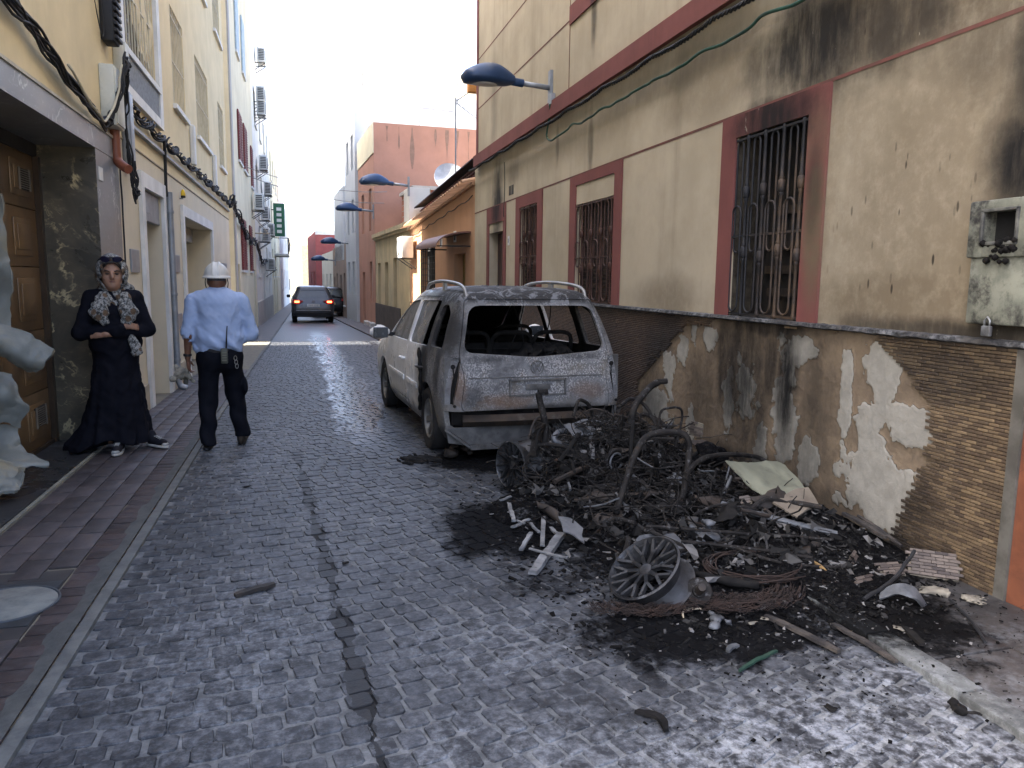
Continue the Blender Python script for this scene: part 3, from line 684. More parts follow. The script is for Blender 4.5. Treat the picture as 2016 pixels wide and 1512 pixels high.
# ================================================================== LEFT: garage house faced in marble
M_yel = wall_mat('yellow_render', (.70,.585,.355), (.60,.50,.30), streak=.05)
M_cream2 = wall_mat('cream_ashlar', (.62,.55,.405), (.54,.48,.355), streak=.05)
def marble(name, c1, c2, vein, vw=.014, sc=2.4, rough=.25):
    t = NT(name); P = t.pos(); n = t.noise(P, sc, 8, .68, .6)
    c = t.mix(t.ramp(n, .35, .68), c1, c2)
    c = t.mix(t.math('MULTIPLY', t.ramp(t.noise(t.mapv(P, (1,1,2.6)), 9, 6, .7), .56, .72), .5), c, tuple(v*1.9 for v in c2))
    d = t.math('ABSOLUTE', t.math('SUBTRACT', t.noise(t.mapv(P, (1,1,.75), rot=(.5,.3,.2)), 1.5, 6, .62, .5), .5)); vm = t.math('MULTIPLY', t.ramp(d, vw, 0), t.ramp(t.noise(P, 3.5, 4), .45, .6))
    d2 = t.math('ABSOLUTE', t.math('SUBTRACT', t.noise(t.mapv(P, (1,1,1.4), rot=(1.1,.5,0)), 4.5, 5, .6, .8), .5)); vm2 = t.math('MULTIPLY', t.ramp(d2, vw*.9, 0), t.ramp(t.noise(P, 2.4, 4), .52, .66))
    c = t.mix(t.math('MAXIMUM', vm, t.math('MULTIPLY', vm2, .7)), c, vein)
    return t.fin(c, t.ramp(n, .3, .7, rough, rough+.2), 0, .5)
M_marb = marble('brown_marble', (.045,.042,.033), (.095,.08,.052), (.42,.35,.2), .018)
M_marg = marble('grey_marble', (.125,.132,.137), (.175,.183,.188), (.38,.39,.39), .012, 1.2, .3)
M_marf = marble('dark_floor_marble', (.018,.02,.023), (.03,.032,.034), (.17,.18,.185), .012, 2.2, .22)
hl = thing('garage_house', 'pale yellow house with a grey marble doorway and brown garage door on the left', 'house')
m = MB(); WN = (6.75,7.75,4.35,6.2)
facade(m, WL, -1, 1.0, 8.62, 2.862, 13.2, [WN], .2); mass(m, WL-.62, -1, 1.0, 8.62, -3, 13.19, 9); m.quad((WL,1,13.2),(WL,8.62,13.2),(WL-9,8.62,13.2),(WL-9,1,13.2)); m.quad((WL,8.62,-1),(WL-.7,8.62,-1),(WL-.7,8.62,13.2),(WL,8.62,13.2)); m.quad((WL,1,-1),(WL-.7,1,-1),(WL-.7,1,13.2),(WL,1,13.2))
m.build('wall', M_yel, hl)
m = MB(); m.box(WL-.2,WL-.18,*WN); m.build('window_pane', mk('brown_curtain', (.07,.025,.02), (.05,.03,.03), 4, .6), hl)
m = MB(); m.box(WL-.02,WL+.05,WN[0]-.06,WN[1]+.06,WN[2]-.055,WN[2]-.002); m.build('window_sill', M_grey, hl)
m = MB(); ybox(m, WL, -1, .03, .56, 2.0, 8.60, 2.672, 2.862); m.build('marble_lintel', M_marg, hl)
m = MB(); ybox(m, WL, -1, .042, .0, 2.0, 8.60, 2.862, 2.885); m.build('lintel_edge', mk('lintel_edge', (.50,.47,.38), None, 5), hl)
m = MB(); ybox(m, WL, -1, .025, .0, 7.735, 8.60, -.05, 2.672); m.build('marble_post', M_marg, hl)
m = MB(); ybox(m, WL, -1, .0235, .60, 7.728, 7.7345, -.05, 2.671); m.quad; m.build('marble_reveal', M_marb, hl)
m = MB(); m.box(WL-.62,WL-.0,7.7345,8.6,-.05,2.67); m.build('post_core', M_marg, hl)
m = MB(); ybox(m, WL, -1, -.002, .62, 2.0, 7.727, -.2, .038); m.build('marble_floor', M_marf, hl)
m = MB(); ybox(m, WL, -1, -.44, .62, 2.0, 7.727, 2.56, 2.671); m.build('door_header', mk('dark_header', (.03,.026,.022)), hl)
# brown sectional garage door
M_gdoor = mk('bronze_door', (.19,.118,.056), (.145,.09,.045), 3, .38, .25, bump=.06, dirt=(.095,.065,.04), dscale=1.5)
XD = WL-.46
zz = [.06,.54,1.07,1.61,2.10,2.57]
dfr = MB(); dfr.box(XD-.04,XD+.045,7.66,7.727,.038,2.56); dfr.box(XD-.03,XD+.03,2.0,7.66,.0385,.065); gd = dfr.build('door_frame', mk('bronze_frame', (.06,.04,.025), None, 5, .4, .3), hl)
for i in range(5):
    m = MB(); m.bbox(XD-.04,XD,2.2,7.658,zz[i]+.003,zz[i+1]-.003,.006)
    ys = 7.50
    while ys > 2.4:
        a, b = ys-.42, ys
        m.bbox(XD-.004,XD+.011,a,b,zz[i]+.09,zz[i+1]-.09,.008); m.bbox(XD+.008,XD+.02,a+.06,b-.06,zz[i]+.14,zz[i+1]-.14,.007); ys -= .56
    m.build('door_panel', M_gdoor, gd, 30)
M_vent = mk('door_vent', (.16,.14,.11), (.10,.09,.075), 8, .5)
for zc in (.33, 2.33):
    m = MB(); m.box(XD+.01,XD+.026,7.22,7.47,zc-.085,zc+.085)
    v = m.build('vent_back', M_dark, gd)
    m = MB()
    for k in range(9): m.box(XD+.026,XD+.034,7.225,7.465,zc-.078+k*.0185,zc-.070+k*.0185)
    m.box(XD+.024,XD+.036,7.215,7.232,zc-.09,zc+.09); m.box(XD+.024,XD+.036,7.458,7.475,zc-.09,zc+.09)
    m.build('vent_slats', M_vent, gd)
m = MB(); m.bbox(WL+.026,WL+.034,7.79,7.93,2.40,2.52,.003); m.build('number_plate', M_white, hl)

# melted pale plastic hanging and heaped by the garage door
t = NT('melted_plastic'); P = t.pos(); n = t.noise(t.mapv(P, (1,1,.8)), 4, 6, .6)
c = t.mix(t.ramp(n, .3, .7), (.20,.21,.19), (.135,.15,.14)); c = t.mix(t.ramp(t.noise(P, 2.1, 6, .7), .52, .68), c, (.22,.20,.135)); c = t.mix(t.ramp(t.noise(P, 3.3, 6, .7), .64, .76), c, (.05,.043,.036)); t.bump(t.noise(P, 25, 5), .3, .01)
M_melt = t.fin(c, .5, 0, .4)
mp = thing('melted_plastic_sheet', 'pale grey melted plastic sheeting drooping in front of the brown garage door', 'plastic sheet')
def sheet(name, grid, mat, parent, th=.012, amp=.02, sc=6, seed=0, nu=28, nv=28, jag=.0):
    """bilinear/bicubic patch through a grid of control points, wrinkled and given thickness"""
    rows = [smoothpath(r, max(2, nu//(len(r)-1))) for r in grid]; k = min(len(r) for r in rows)
    cols = [smoothpath([r[i] for r in rows], max(2, nv//(len(grid)-1))) for i in range(k)]
    nr = len(cols[0]); vs_ = []
    for i, c_ in enumerate(cols):
        for j, p in enumerate(c_):
            q = Vector(p)
            e = mnoise.noise_vector(q*sc+Vector((seed, 0, 0)))*amp+mnoise.noise_vector(q*sc*3+Vector((seed, 5, 0)))*amp*.35
            if jag and (i in (0, k-1) or j in (0, nr-1)): e += mnoise.noise_vector(q*17+Vector((seed, 9, 0)))*jag*.5
            vs_.append(q+e)
    fs = [(i*nr+j, (i+1)*nr+j, (i+1)*nr+j+1, i*nr+j+1) for i in range(k-1) for j in range(nr-1)]
    bm = bmesh.new(); bv = [bm.verts.new(v) for v in vs_]
    for f in fs: bm.faces.new([bv[i] for i in f])
    bmesh.ops.recalc_face_normals(bm, faces=bm.faces[:]); bm.normal_update()
    base = list(bm.verts); off = [v.co-v.normal*th for v in base]; bf = list(bm.faces); bm.verts.index_update()
    nv_ = [bm.verts.new(p) for p in off]; be = [e for e in bm.edges if e.is_boundary]
    for f_ in bf: bm.faces.new([nv_[v.index] for v in reversed(f_.verts)])
    for e in be:
        lp = e.link_loops[0] if e.link_loops else None
        if lp is None: continue
        a_, b_ = lp.vert, lp.link_loop_next.vert; bm.faces.new([b_, a_, nv_[a_.index], nv_[b_.index]])
    me = bpy.data.meshes.new(name); bm.to_mesh(me); bm.free(); shade(me, 60)
    return link(name, me, mat, parent)
A = lambda px, py, y: at(px, py, y=y)
sheet('hanging_strip', [[A(-90,380,6.35),A(-30,375,6.5),A(4,385,6.45)],[A(-90,480,6.3),A(-30,490,6.38),A(12,500,6.5)],[A(-90,560,6.35),A(-20,560,6.45),A(27,545,6.4)],[A(-90,640,6.3),A(-30,640,6.36),A(22,620,6.45)],[A(-90,720,6.25),A(-30,700,6.36),A(20,680,6.4)]], M_melt, mp, .02, .022, 6, 1, 24, 34, .02)
sheet('folded_flap', [[A(-90,640,6.25),A(-20,645,6.3),A(30,648,6.35),A(70,668,6.3),A(106,694,6.25)],[A(-90,670,6.1),A(-20,675,6.15),A(20,684,6.2),A(60,708,6.2),A(92,712,6.2)],[A(-90,700,6.2),A(-20,692,6.25),A(15,700,6.3),A(48,722,6.3),A(78,730,6.25)]], M_melt, mp, .03, .022, 8, 2, 30, 20, .015)
sheet('lower_flap', [[A(-80,730,6.3),A(-10,735,6.3),A(22,738,6.35)],[A(-80,780,6.2),A(0,775,6.15),A(38,778,6.25)],[A(-80,830,6.25),A(5,800,6.2),A(55,800,6.25)],[A(-80,850,6.3),A(5,830,6.25),A(34,842,6.3)]], M_melt, mp, .02, .024, 8, 3, 22, 26, .025)
sheet('trailing_strip', [[A(-80,840,6.3),A(-10,840,6.3),A(38,836,6.35)],[A(-80,880,6.25),A(0,870,6.25),A(40,862,6.3)],[A(-80,915,6.15),A(5,895,6.15),A(44,885,6.3)],[A(-80,940,6.0),A(25,915,6.0),A(90,912,6.05)],[A(-80,948,5.9),A(25,925,5.95),A(88,917,6.02)]], M_melt, mp, .016, .022, 8, 4, 22, 30, .012)
sheet('floor_heap', [[A(-80,905,6.0),A(-10,905,6.0),A(30,918,6.0),A(50,925,5.95)],[A(-80,925,5.75),A(-10,925,5.8),A(30,938,5.85),A(48,938,5.8)],[A(-80,960,5.6),A(-10,960,5.65),A(20,958,5.7),A(34,965,5.7)],[A(-80,975,5.5),A(-10,975,5.55),A(15,972,5.6),A(30,974,5.62)]], M_melt, mp, .02, .02, 10, 5, 24, 24, .02)

# ================================================================== LEFT: apartment house with white door frames
ha = thing('apartment_house', 'tall pale yellow apartment house with white framed door and garage', 'house')
YA, YB = 8.62, 20.6
DO = (9.80,11.05,-.3,2.56); GA = (12.85,16.5,-.4,2.46)
UPW = [(9.15,11.1,3.95,5.45),(12.55,13.75,4.05,5.45),(15.15,17.0,4.05,5.45),(18.9,20.05,4.05,5.45),(9.3,11.0,6.9,8.3),(12.6,13.8,6.9,8.3),(15.2,17.0,6.9,8.3),(18.6,20.0,6.9,8.3),(15.2,17.0,9.8,11.2),(18.6,20,9.8,11.2)]
m = MB(); facade(m, WL, -1, YA, YB, 2.96, 13.0, UPW, .16); mass(m, WL, -1, YA, YB, 2.96, 13.0, 9); m.build('upper_wall', M_yel, ha)
m = MB(); facade(m, WL-.001, -1, YA, YB, -2, 2.945, [DO, GA], .55); mass(m, WL, -1, YA, YB, -3, 2.94, 9); m.build('lower_wall', M_cream2, ha)
m = MB(); ybox(m, WL, -1, .012, .05, YA, YB, 2.9455, 2.959); m.build('string_course', mk('string_course', (.30,.26,.19), None, 6), ha)
def wframe(h, w_=.13, d=.045, nm='door_frame', bottom=False, zb=0):
    a, b, c, e = h; m = MB(); ybox(m, WL, -1, d, -.002, a-w_, a, zb, e+w_); ybox(m, WL, -1, d, -.002, b, b+w_, zb, e+w_); ybox(m, WL, -1, d-.002, -.002, a, b, e, e+w_)
    if bottom: ybox(m, WL, -1, d+.03, -.002, a-w_-.04, b+w_+.04, c-.09, c-.002)
    return m.build(nm, M_white, ha)
wframe(DO, .17, zb=-.08); wframe(GA, .16, nm='garage_frame', zb=-.2)
m = MB(); m.bbox(WL-.10,WL-.02,DO[0]+.004,DO[1]-.004,2.20,2.555,.008); m.build('sign_panel', M_grey, ha)
m = MB(); m.box(WL-.018,WL-.016,DO[0]+.2,DO[0]+.65,2.30,2.42); m.build('sign_lettering', mk('sign_grey', (.36,.37,.38)), ha)
m = MB(); m.box(WL-.56,WL-.5,DO[0],DO[1],-.3,2.55); ed = m.build('entrance_door', mk('beige_door', (.30,.24,.15), (.24,.19,.12), 3, .5), ha)
m = MB(); m.bbox(WL-.5,WL-.485,DO[0]+.12,DO[1]-.12,.9,2.0,.01); m.build('door_glass', M_glass, ed)
m = MB(); m.box(WL-.6,WL-.2,GA[0],GA[1],-.4,-.36); k = 0
rd = MB(); z = -.3
while z < 2.15: rd.bbox(WL-.5,WL-.465,GA[0]+.003,GA[1]-.003,z,z+.515,.006); z += .52
rd.build('garage_door', mk('cream_door', (.62,.59,.47), (.54,.51,.41), 2, .5, bump=.05), ha, 30)
m = MB(); m.box(WL-.5,WL-.33,GA[0]+.002,GA[1]-.002,2.20,2.455); m.build('roller_box', mk('roller_box', (.42,.40,.33), (.35,.33,.28)), ha)
m = MB(); ybox(m, WL, -1, .02, .0, 11.24, 12.66, -.1, .28); ybox(m, WL, -1, .02, .0, 8.7, 9.6, -.1, .30); ybox(m, WL, -1, .02, 0, 16.7, 20.6, -.3, .25); m.build('plinth', mk('plinth_stone', (.42,.37,.27), (.34,.30,.22), 4, .7), ha)
for (a, b, c, e) in ((9.02,9.44,1.58,1.83),(11.75,12.35,1.60,1.85),(11.85,12.3,.78,1.0),(16.9,19.5,1.62,1.85)):
    m = MB(); m.bbox(WL,WL+.018,a,b,c,e,.004); m.build('wall_plaque', M_grey, ha)
# windows: lattice grilles with sun-bleached blinds behind
t = NT('bleached_blind'); P = t.pos(); wv = t.nd('ShaderNodeTexWave', i0=t.mapv(P, (0,1,.55)), i1=4.5, i2=1.5, i3=3.0)
M_blind = t.fin(t.mix(t.ramp(wv, .2, .8), (.58,.50,.32), (.42,.36,.23)), .8)
M_wbar = mk('pale_bars', (.55,.50,.36), (.45,.40,.28), 6, .6)
for i, h in enumerate(UPW):
    a, b, c, e = h
    m = MB(); m.box(WL-.162,WL-.15,a,b,c,e); bl = m.build('window_blind', M_blind if i else M_glass, ha)
    if i == 0:
        for q in range(3):
            sheet('blown_curtain', [[(WL-.06,b-.05-.5*q,e-.0),(WL-.05,b-.25-.5*q,e),(WL-.06,b-.5-.5*q,e)],[(WL+.0,b-.05-.4*q,(c+e)/2),(WL-.03,b-.25-.4*q,(c+e)/2),(WL-.05,b-.42-.42*q,(c+e)/2)],[(WL-.03,b-.02-.25*q,c+.25),(WL-.02,b-.15-.25*q,c+.2),(WL-.04,b-.3-.25*q,c+.22)]], M_blind, bl, .006, .03, 6, q, 14, 20)
    g = MB(); g.box(WL-.02,WL-.005,a,b,c+.01,c+.028); gr = g.build('window_grille', M_wbar, ha)
    for k in (1, 2): g = MB(); g.box(WL-.02,WL-.005,a,b,c+(e-c)*k/2.2-.009,c+(e-c)*k/2.2+.009); g.build('rail', M_wbar, gr)
    n = max(4, int((b-a)/.14))
    for k in range(n):
        y = a+(b-a)*(k+.5)/n; g = MB(); g.box(WL-.019,WL-.006,y-.007,y+.007,c,e); g.build('grille_bar', M_wbar, gr)
    m = MB(); ybox(m, WL, -1, .06, -.002, a-.08, b+.08, c-.07, c-.003); m.build('window_sill', M_white, ha)
m = MB(); ybox(m, WL, -1, .05, -.001, 8.98, 9.13, 3.55, 6); ybox(m, WL, -1, .05, -.001, 11.12, 11.32, 3.45, 6); ybox(m, WL, -1, .048, -.001, 9.13, 11.12, 3.45, 3.56); m.build('window_surround', M_white, ha)
m = MB(); ybox(m, WL, -1, .035, -.001, 9.16, 11.1, 3.57, 3.875); m.build('stone_panel', mk('slate_panel', (.22,.24,.26), (.16,.175,.19), 22, .8, bump=.5), ha)
for yy in (14.1, 17.35):
    m = MB(); m.bbox(WL,WL+.08,yy,yy+.16,3.4,4.05,.02); m.build('trim_block', M_white, ha)

# ---- utilities on the left fronts
dp = MB(); dp.tube([(WL+.07,11.32,2.66),(WL+.07,11.32,1.2),(WL+.07,11.32,.12),(WL+.1,11.32,.03),(WL+.18,11.32,.0)], .042, 10)
o = tag(dp.build('downpipe', M_grey, None, 50), 'grey downpipe beside the white door frame on the left', 'downpipe')
for z in (2.4, 1.3, .4):
    m = MB(); m.lathe([(.048,-.02),(.05,0),(.048,.02)], 12, Matrix.Translation((WL+.07,11.32,z))); m.build('pipe_clamp', M_grey, o)
def box_thing(name, label, cat, c, s_, mat, extra=None, b=.012):
    t_ = thing(name, label, cat, c); m = MB(); m.bbox(0, s_[0], -s_[1]/2, s_[1]/2, -s_[2]/2, s_[2]/2, b); m.build('body', mat, t_, 40)
    m = MB(); m.bbox(s_[0]-.003, s_[0]+.012, -s_[1]/2+.02, s_[1]/2-.02, -s_[2]/2+.02, s_[2]/2-.02, .004); m.build('lid', mat, t_, 40); return t_
M_box = mk('pale_box', (.56,.56,.48), (.47,.47,.40), 4, .55, bump=.06, dirt=(.3,.29,.24))
box_thing('cable_cabinet', 'tall pale cable cabinet on the wall above the woman', 'utility box', (WL, 8.30, 3.22), (.13,.34,.55), M_box)
box_thing('junction_box', 'small pale junction box beside the curtained window', 'utility box', (WL, 8.86, 3.72), (.10,.22,.34), M_box)
box_thing('meter_cupboard', 'narrow grey cupboard on the wall left of the cable run', 'utility box', (WL, 9.05, 3.05), (.08,.20,.80), M_grey)
sb = thing('splice_box', 'ribbed black splice box high on the yellow wall', 'splice box', (WL, 8.40, 3.98)); sb.scale = (1, .8, .8)
m = MB(); m.bbox(.0,.12,-.15,.15,-.30,.30,.02); m.build('body', M_black, sb, 40)
for k in range(7):
    m = MB(); m.bbox(.11,.15,-.135,.135,-.27+k*.08,-.225+k*.08,.008); m.build('rib', M_black, sb, 40)
m = MB(); m.tube(smoothpath([(WL+.05,8.42,2.95),(WL+.05,8.42,2.75),(WL+.06,8.42,2.66),(WL+.12,8.38,2.60),(WL+.17,8.34,2.57)], 4), .045, 12)
tag(m.build('brown_pipe', mk('brown_pipe', (.22,.07,.035), (.17,.055,.03), 6, .5), None, 50), 'short brown drain pipe elbow below the pale cable cabinet', 'pipe')
al = thing('warning_light', 'small yellow warning light over the left garage', 'warning light', (WL+.05, 12.72, 2.72))
m = MB(); m.lathe([(.03,0),(.034,.01),(.034,.03),(.03,.035)], 12); m.build('base', M_black, al, 40)
m = MB(); m.lathe([(.032,.035),(.034,.05),(.028,.10),(.012,.125),(.0,.128)], 12); m.build('lens', mk('yellow_lens', (.75,.50,.02), None, 4, .3), al, 40)
m = MB(); m.box(-.05,.0,-.01,.01,-.02,.0); m.build('bracket', M_grey, al)
def sway(pts, k, amp, n=7):
    P_ = smoothpath(pts, n); out = []
    for i, p in enumerate(P_): out.append(p+Vector((abs(mnoise.noise(Vector((i*.23, k*7.7, 0))))*amp, 0, mnoise.noise(Vector((i*.19, k*3.3, 4)))*amp*1.5)))
    return out
X1 = WL+.05
cable('cable_bundle', 'thick sagging bundle of black cables over the marble lintel', [sway([(X1,4.0,3.42),(X1,5.6,3.27),(X1,6.4,3.13),(X1,7.3,3.0),(X1,7.95,2.93),(X1+.03,8.12,3.02),(X1+.12,8.18,3.35),(X1+.14,8.28,3.56),(X1+.14,8.4,3.50)], k, .07) for k in range(9)], M_black, .011, 6)
cable('pale_cable', 'single pale cable among the black bundle over the marble lintel', [sway([(X1+.06,6.7,3.12),(X1+.07,7.3,2.95),(X1+.06,7.8,2.94),(X1+.1,8.1,3.2),(X1+.13,8.2,3.5)], 3, .03)], mk('pale_cable', (.50,.46,.34)), .011)
cable('hanging_cables', 'black cable ends hanging in loops beside the pale cabinet', [sway([(X1+.12,8.45,3.55),(X1+.05,8.62,3.2),(X1+.04,8.72,2.8),(X1+.05,8.78,2.5),(X1+.06,8.84,2.36),(X1+.07,8.9,2.46),(X1+.05,8.86,2.75)], k, .07) for k in range(6)]+[sway([(X1,8.55,2.9),(X1-.02,8.64,2.3),(X1-.02,8.64,1.5),(X1-.02,8.64,.1)], 9, .01)], M_black, .009, 6)
cable('cable_run', 'long knotted cable run along the yellow apartment front', [twist((WL+.07,9.2,3.34), (WL+.07,20.4,3.38), k/5+.13*k*k, .018+.006*k, 9+2*k, .07, 420, .03) for k in range(6)], M_black, .011, 6)
m = MB(); ybox(m, WL, -1, .055, 0, 9.2, 20.4, 3.13, 3.165); tag(m.build('cable_tray', M_grey, None), 'thin grey tray under the cable run on the apartment front', 'cable tray')
cable('drop_cable', 'short black cable dropping from the cable run above the white door', [smoothpath([(WL+.06,11.2,3.3),(WL+.05,11.25,3.0),(WL+.04,11.28,2.7),(WL+.05,11.3,2.6)], 5)], M_black, .022)
cable('thin_cables', 'pair of thin wires looping on the wall by the splice box', [smoothpath([(WL+.02,7.95,5.2),(WL+.02,8.0,4.2),(WL+.05,8.1,3.75),(WL+.05,8.2,3.9),(WL+.02,8.05,4.6),(WL+.02,7.9,5.4)], 6)], M_black, .005)
cable('cable_knot', 'tangle of black cable coiled at the far end of the cable run', [[(WL+.12+.06*math.cos(a*.7+k), 20.3+.16*math.cos(a+k), 3.38+.16*math.sin(a+k*1.3)) for a in np.linspace(0, 6.0, 26)] for k in range(7)], M_black, .014, 5)
# ================================================================== FAR LEFT ROW
def simple_house(name, label, org, rz, sg, y0, y1, h, wins, mat, D=9, depth=.15, zb=-4.5, doors=(), shut=None, sill=True, xo=0):
    """a house front in local metres along the street; wins: (y0,y1,z0,z1)"""
    r = thing(name, label, 'house', org, rz); m = MB()
    facade(m, xo, sg, y0, y1, zb, h, list(wins)+list(doors), depth); mass(m, xo, sg, y0, y1, zb, h, D); m.build('wall', mat, r)
    for a, b, c, e in wins:
        m = MB(); xa, xb = sorted((xo+sg*(depth-.02), xo+sg*(depth+.01))); m.box(xa, xb, a, b, c, e); wd_ = m.build('window', shut or M_glass, r)
        m = MB()
        for q in (a, (a+b)/2-.02, b-.05): m.box(xa-sg*.02-.012, xa-sg*.02+.012, q, q+.05, c, e)
        for q in (c, e-.05): m.box(xa-sg*.02-.010, xa-sg*.02+.010, a, b, q, q+.05)
        m.build('window_frame', M_white, wd_)
        if sill: m = MB(); ybox(m, xo, sg, .06, -.002, a-.06, b+.06, c-.07, c-.003); m.build('window_sill', M_white, wd_)
    for a, b, c, e in doors:
        m = MB(); xa, xb = sorted((xo+sg*(depth-.02), xo+sg*(depth+.01))); m.box(xa, xb, a, b, c, e); m.build('door', M_ddoor, r)
    return r
M_ddoor = mk('dark_door', (.075,.06,.05), (.05,.042,.036), 3, .6)
M_pale = wall_mat('pale_render', (.70,.64,.46), (.60,.54,.38), streak=.06)
M_palew = wall_mat('white_render', (.72,.71,.66), (.62,.61,.56), streak=.06)
M_grn = wall_mat('grey_render', (.42,.41,.38), (.33,.32,.30), streak=.12)
M_rsh = mk('red_shutter', (.17,.026,.025), (.12,.02,.02), 3, .55, bump=.1)
L0 = (WL, 0, 0)
RS = [(24.3,25.6,4.95,6.35),(26.4,27.8,4.95,6.35),(24.2,26.0,1.75,3.25),(27.8,28.9,1.75,3.25),(29.8,30.7,4.8,6.2),(24.6,25.6,8.1,9.8),(27.0,28.1,8.1,9.8)]
hs = simple_house('red_shutter_house', 'pale yellow house with closed red shutters beyond the apartment house', L0, 0, -1, 21.9, 31.5, 13.4, RS, M_pale, D=9, doors=[(22.6,23.5,-1.5,1.9),(29.7,30.7,-1.5,1.8)])
for i, (a, b, c, e) in enumerate(RS[:5]):
    for k in range(2):
        w_ = (b-a)/2; m = MB(); y0 = a+k*w_+.01; m.box(.01,.05,y0,y0+w_-.02,c-.03,e+.03)
        z = c+.05
        while z < e-.04: m.box(.048,.062,y0+.06,y0+w_-.08,z,z+.035); z += .075
        m.build('shutter', M_rsh, hs)
for (a, b, c, e) in RS[5:]:
    m = MB(); m.box(.01,.05,a-.02,b+.02,c,e); m.build('blue_shutter', mk('pale_blue', (.42,.52,.58), None, 4), hs)
m = MB(); m.box(-.02,.04,21.92,22.35,-2,13.3); m.build('corner_pier', M_grn, hs)
h2 = simple_house('grey_terrace', 'grey and cream terrace with many air conditioners beyond the red shutters', L0, 0, -1, 31.5, 46, 12.2, [(33,34.2,z,z+1.4) for z in (1.6,4.6,7.6)]+[(36.5,37.7,z,z+1.4) for z in (4.6,7.6)]+[(40,41.2,z,z+1.4) for z in (1.6,4.6,7.6)]+[(43.5,44.6,z,z+1.4) for z in (1.5,4.6,7.6)], M_palew, doors=[(36.4,37.8,-3,1.7),(42,43,-3,1.6)])
m = MB(); m.box(0,.03,31.5,46,-3,.55); m.build('plinth', M_grn, h2)
h3 = simple_house('balcony_house', 'cream house with balconies down the left side of the street', L0, 0, -1, 46, 62, 10.5, [(a,a+1.3,z,z+1.6) for a in (47.5,51,55,59) for z in (1.6,4.4,7.2)], M_pale, doors=[(49,50.2,-3,1.4),(53,54.2,-3,1.4)])
h4 = simple_house('far_terrace', 'pale terrace at the far left end of the street', L0, 0, -1, 62, 96, 8.5, [(a,a+1.4,z,z+1.6) for a in (64,69,74,80,86) for z in (.6,3.6)], M_palew)
# balcony
M_conc = mk('balcony_slab', (.45,.44,.41), (.36,.35,.33), 4)
for i, (ya, zb, lb) in enumerate(((50.6,3.0,'lower balcony with washing over the rail on the cream house'),)):
    bt = thing('balcony', lb, 'balcony', (WL, ya, zb)); m = MB(); m.bbox(0,.85,0,3.4,-.14,.0,.02); m.build('slab', M_conc, bt)
    m = MB(); m.box(.80,.83,.0,3.4,.95,1.0); m.box(0,.83,.0,.03,.95,1.0); rl = m.build('railing', M_black, bt)
    for k in range(17): m = MB(); m.box(.807,.823,.05+k*.2,.066+k*.2,0,.95); m.build('rail_bar', M_black, rl)
    sheet('washing', [[(.86,.3,1.02),(.86,1.2,1.03),(.86,2.2,1.02)],[(.9,.3,.6),(.93,1.2,.55),(.9,2.2,.6)],[(.88,.35,.2),(.9,1.2,.12),(.88,2.1,.25)]], M_black, bt, .01, .05, 3, 2, 12, 12)
# air conditioners
M_ac = mk('ac_white', (.62,.63,.60), (.52,.53,.50), 5, .5, bump=.05, dirt=(.35,.34,.3)); M_acd = mk('ac_dark', (.10,.11,.11), (.06,.065,.065), 9, .6)
def make_ac():
    r = thing('air_conditioner', 'x', 'air conditioner', (0,0,0), 0, 'air conditioners hung along the left house fronts')
    m = MB(); m.bbox(.10,.42,-.42,.42,0,.58,.02); m.build('casing', M_ac, r, 40)
    m = MB(); m.lathe([(.0,.0),(.22,.0),(.22,.012),(.0,.013)], 20, Matrix.Translation((.421,-.12,.29)) @ Matrix.Rotation(PI/2, 4, 'Y')); fan = m.build('fan_opening', M_acd, r)
    m = MB()
    for k in range(4): m.tube([(.437,-.12+.055*(k+.7)*math.cos(a*PI/8),.29+.055*(k+.7)*math.sin(a*PI/8)) for a in range(16)], .006, 4, True)
    for k in range(4): a = k*PI/4; m.bar((.437,-.12-.22*math.cos(a),.29-.22*math.sin(a)),(.437,-.12+.22*math.cos(a),.29+.22*math.sin(a)),.01,.01)
    m.build('fan_guard', M_ac, fan)
    m = MB()
    for k in range(7): m.box(.16,.38,-.435,-.42,.08+k*.065,.12+k*.065)
    m.build('side_louvres', M_acd, r)
    for s_ in (-.3,.3):
        m = MB(); m.box(0,.44,s_-.015,s_+.015,-.03,-.002); m.bar((0,s_,-.3),(.4,s_,-.03),.025,.025); m.build('bracket', M_acd, r)
    return r
AC = make_ac()
acs = [((518,112),'topmost air conditioner high on the grey terrace'),((517,188),'air conditioner third from the top on the grey terrace'),((518,214),'air conditioner just below another high on the grey terrace'),((522,322),'air conditioner level with the upper red shutters'),((514,398),'nearest low air conditioner under the wooden pole beyond the red shutters'),((526,420),'air conditioner behind the nearest low one'),((527,462),'air conditioner beside the balcony at first floor height'),((537,452),'air conditioner left of the green sign'),((531,372),'dark-shadowed air conditioner below the upper red shutters'),((538,520),'lowest air conditioner near the street doors')]
for i, ((px, py), lb) in enumerate(acs):
    p = at(px-4, py, x=WL+.25); o = AC if i == 0 else copy_tree(AC); o['label'] = lb; o.location = (WL, min(p.y, 58), p.z-.3)
    if p.y > 58: o.location = (WL, 58, CAM_H+(p.z-CAM_H)*58/p.y-.3)
p = at(540, 450, x=WL+.3); k = 54/p.y
gs = thing('hanging_sign', 'vertical green shop sign hanging over the left pavement', 'sign', (WL, 47.4, 3.9))
m = MB(); m.bbox(.12,.75,-.05,.05,0,1.9,.02); m.build('panel', mk('green_sign', (.012,.11,.055), None, 4, .4), gs)
for q in range(5): m = MB(); m.box(.3,.57,-.056,-.051,.2+q*.32,.38+q*.32); m.build('letter', M_white, gs)
m = MB(); m.box(0,.12,-.02,.02,.3,.36); m.box(0,.12,-.02,.02,1.5,1.56); m.build('bracket', M_black, gs)
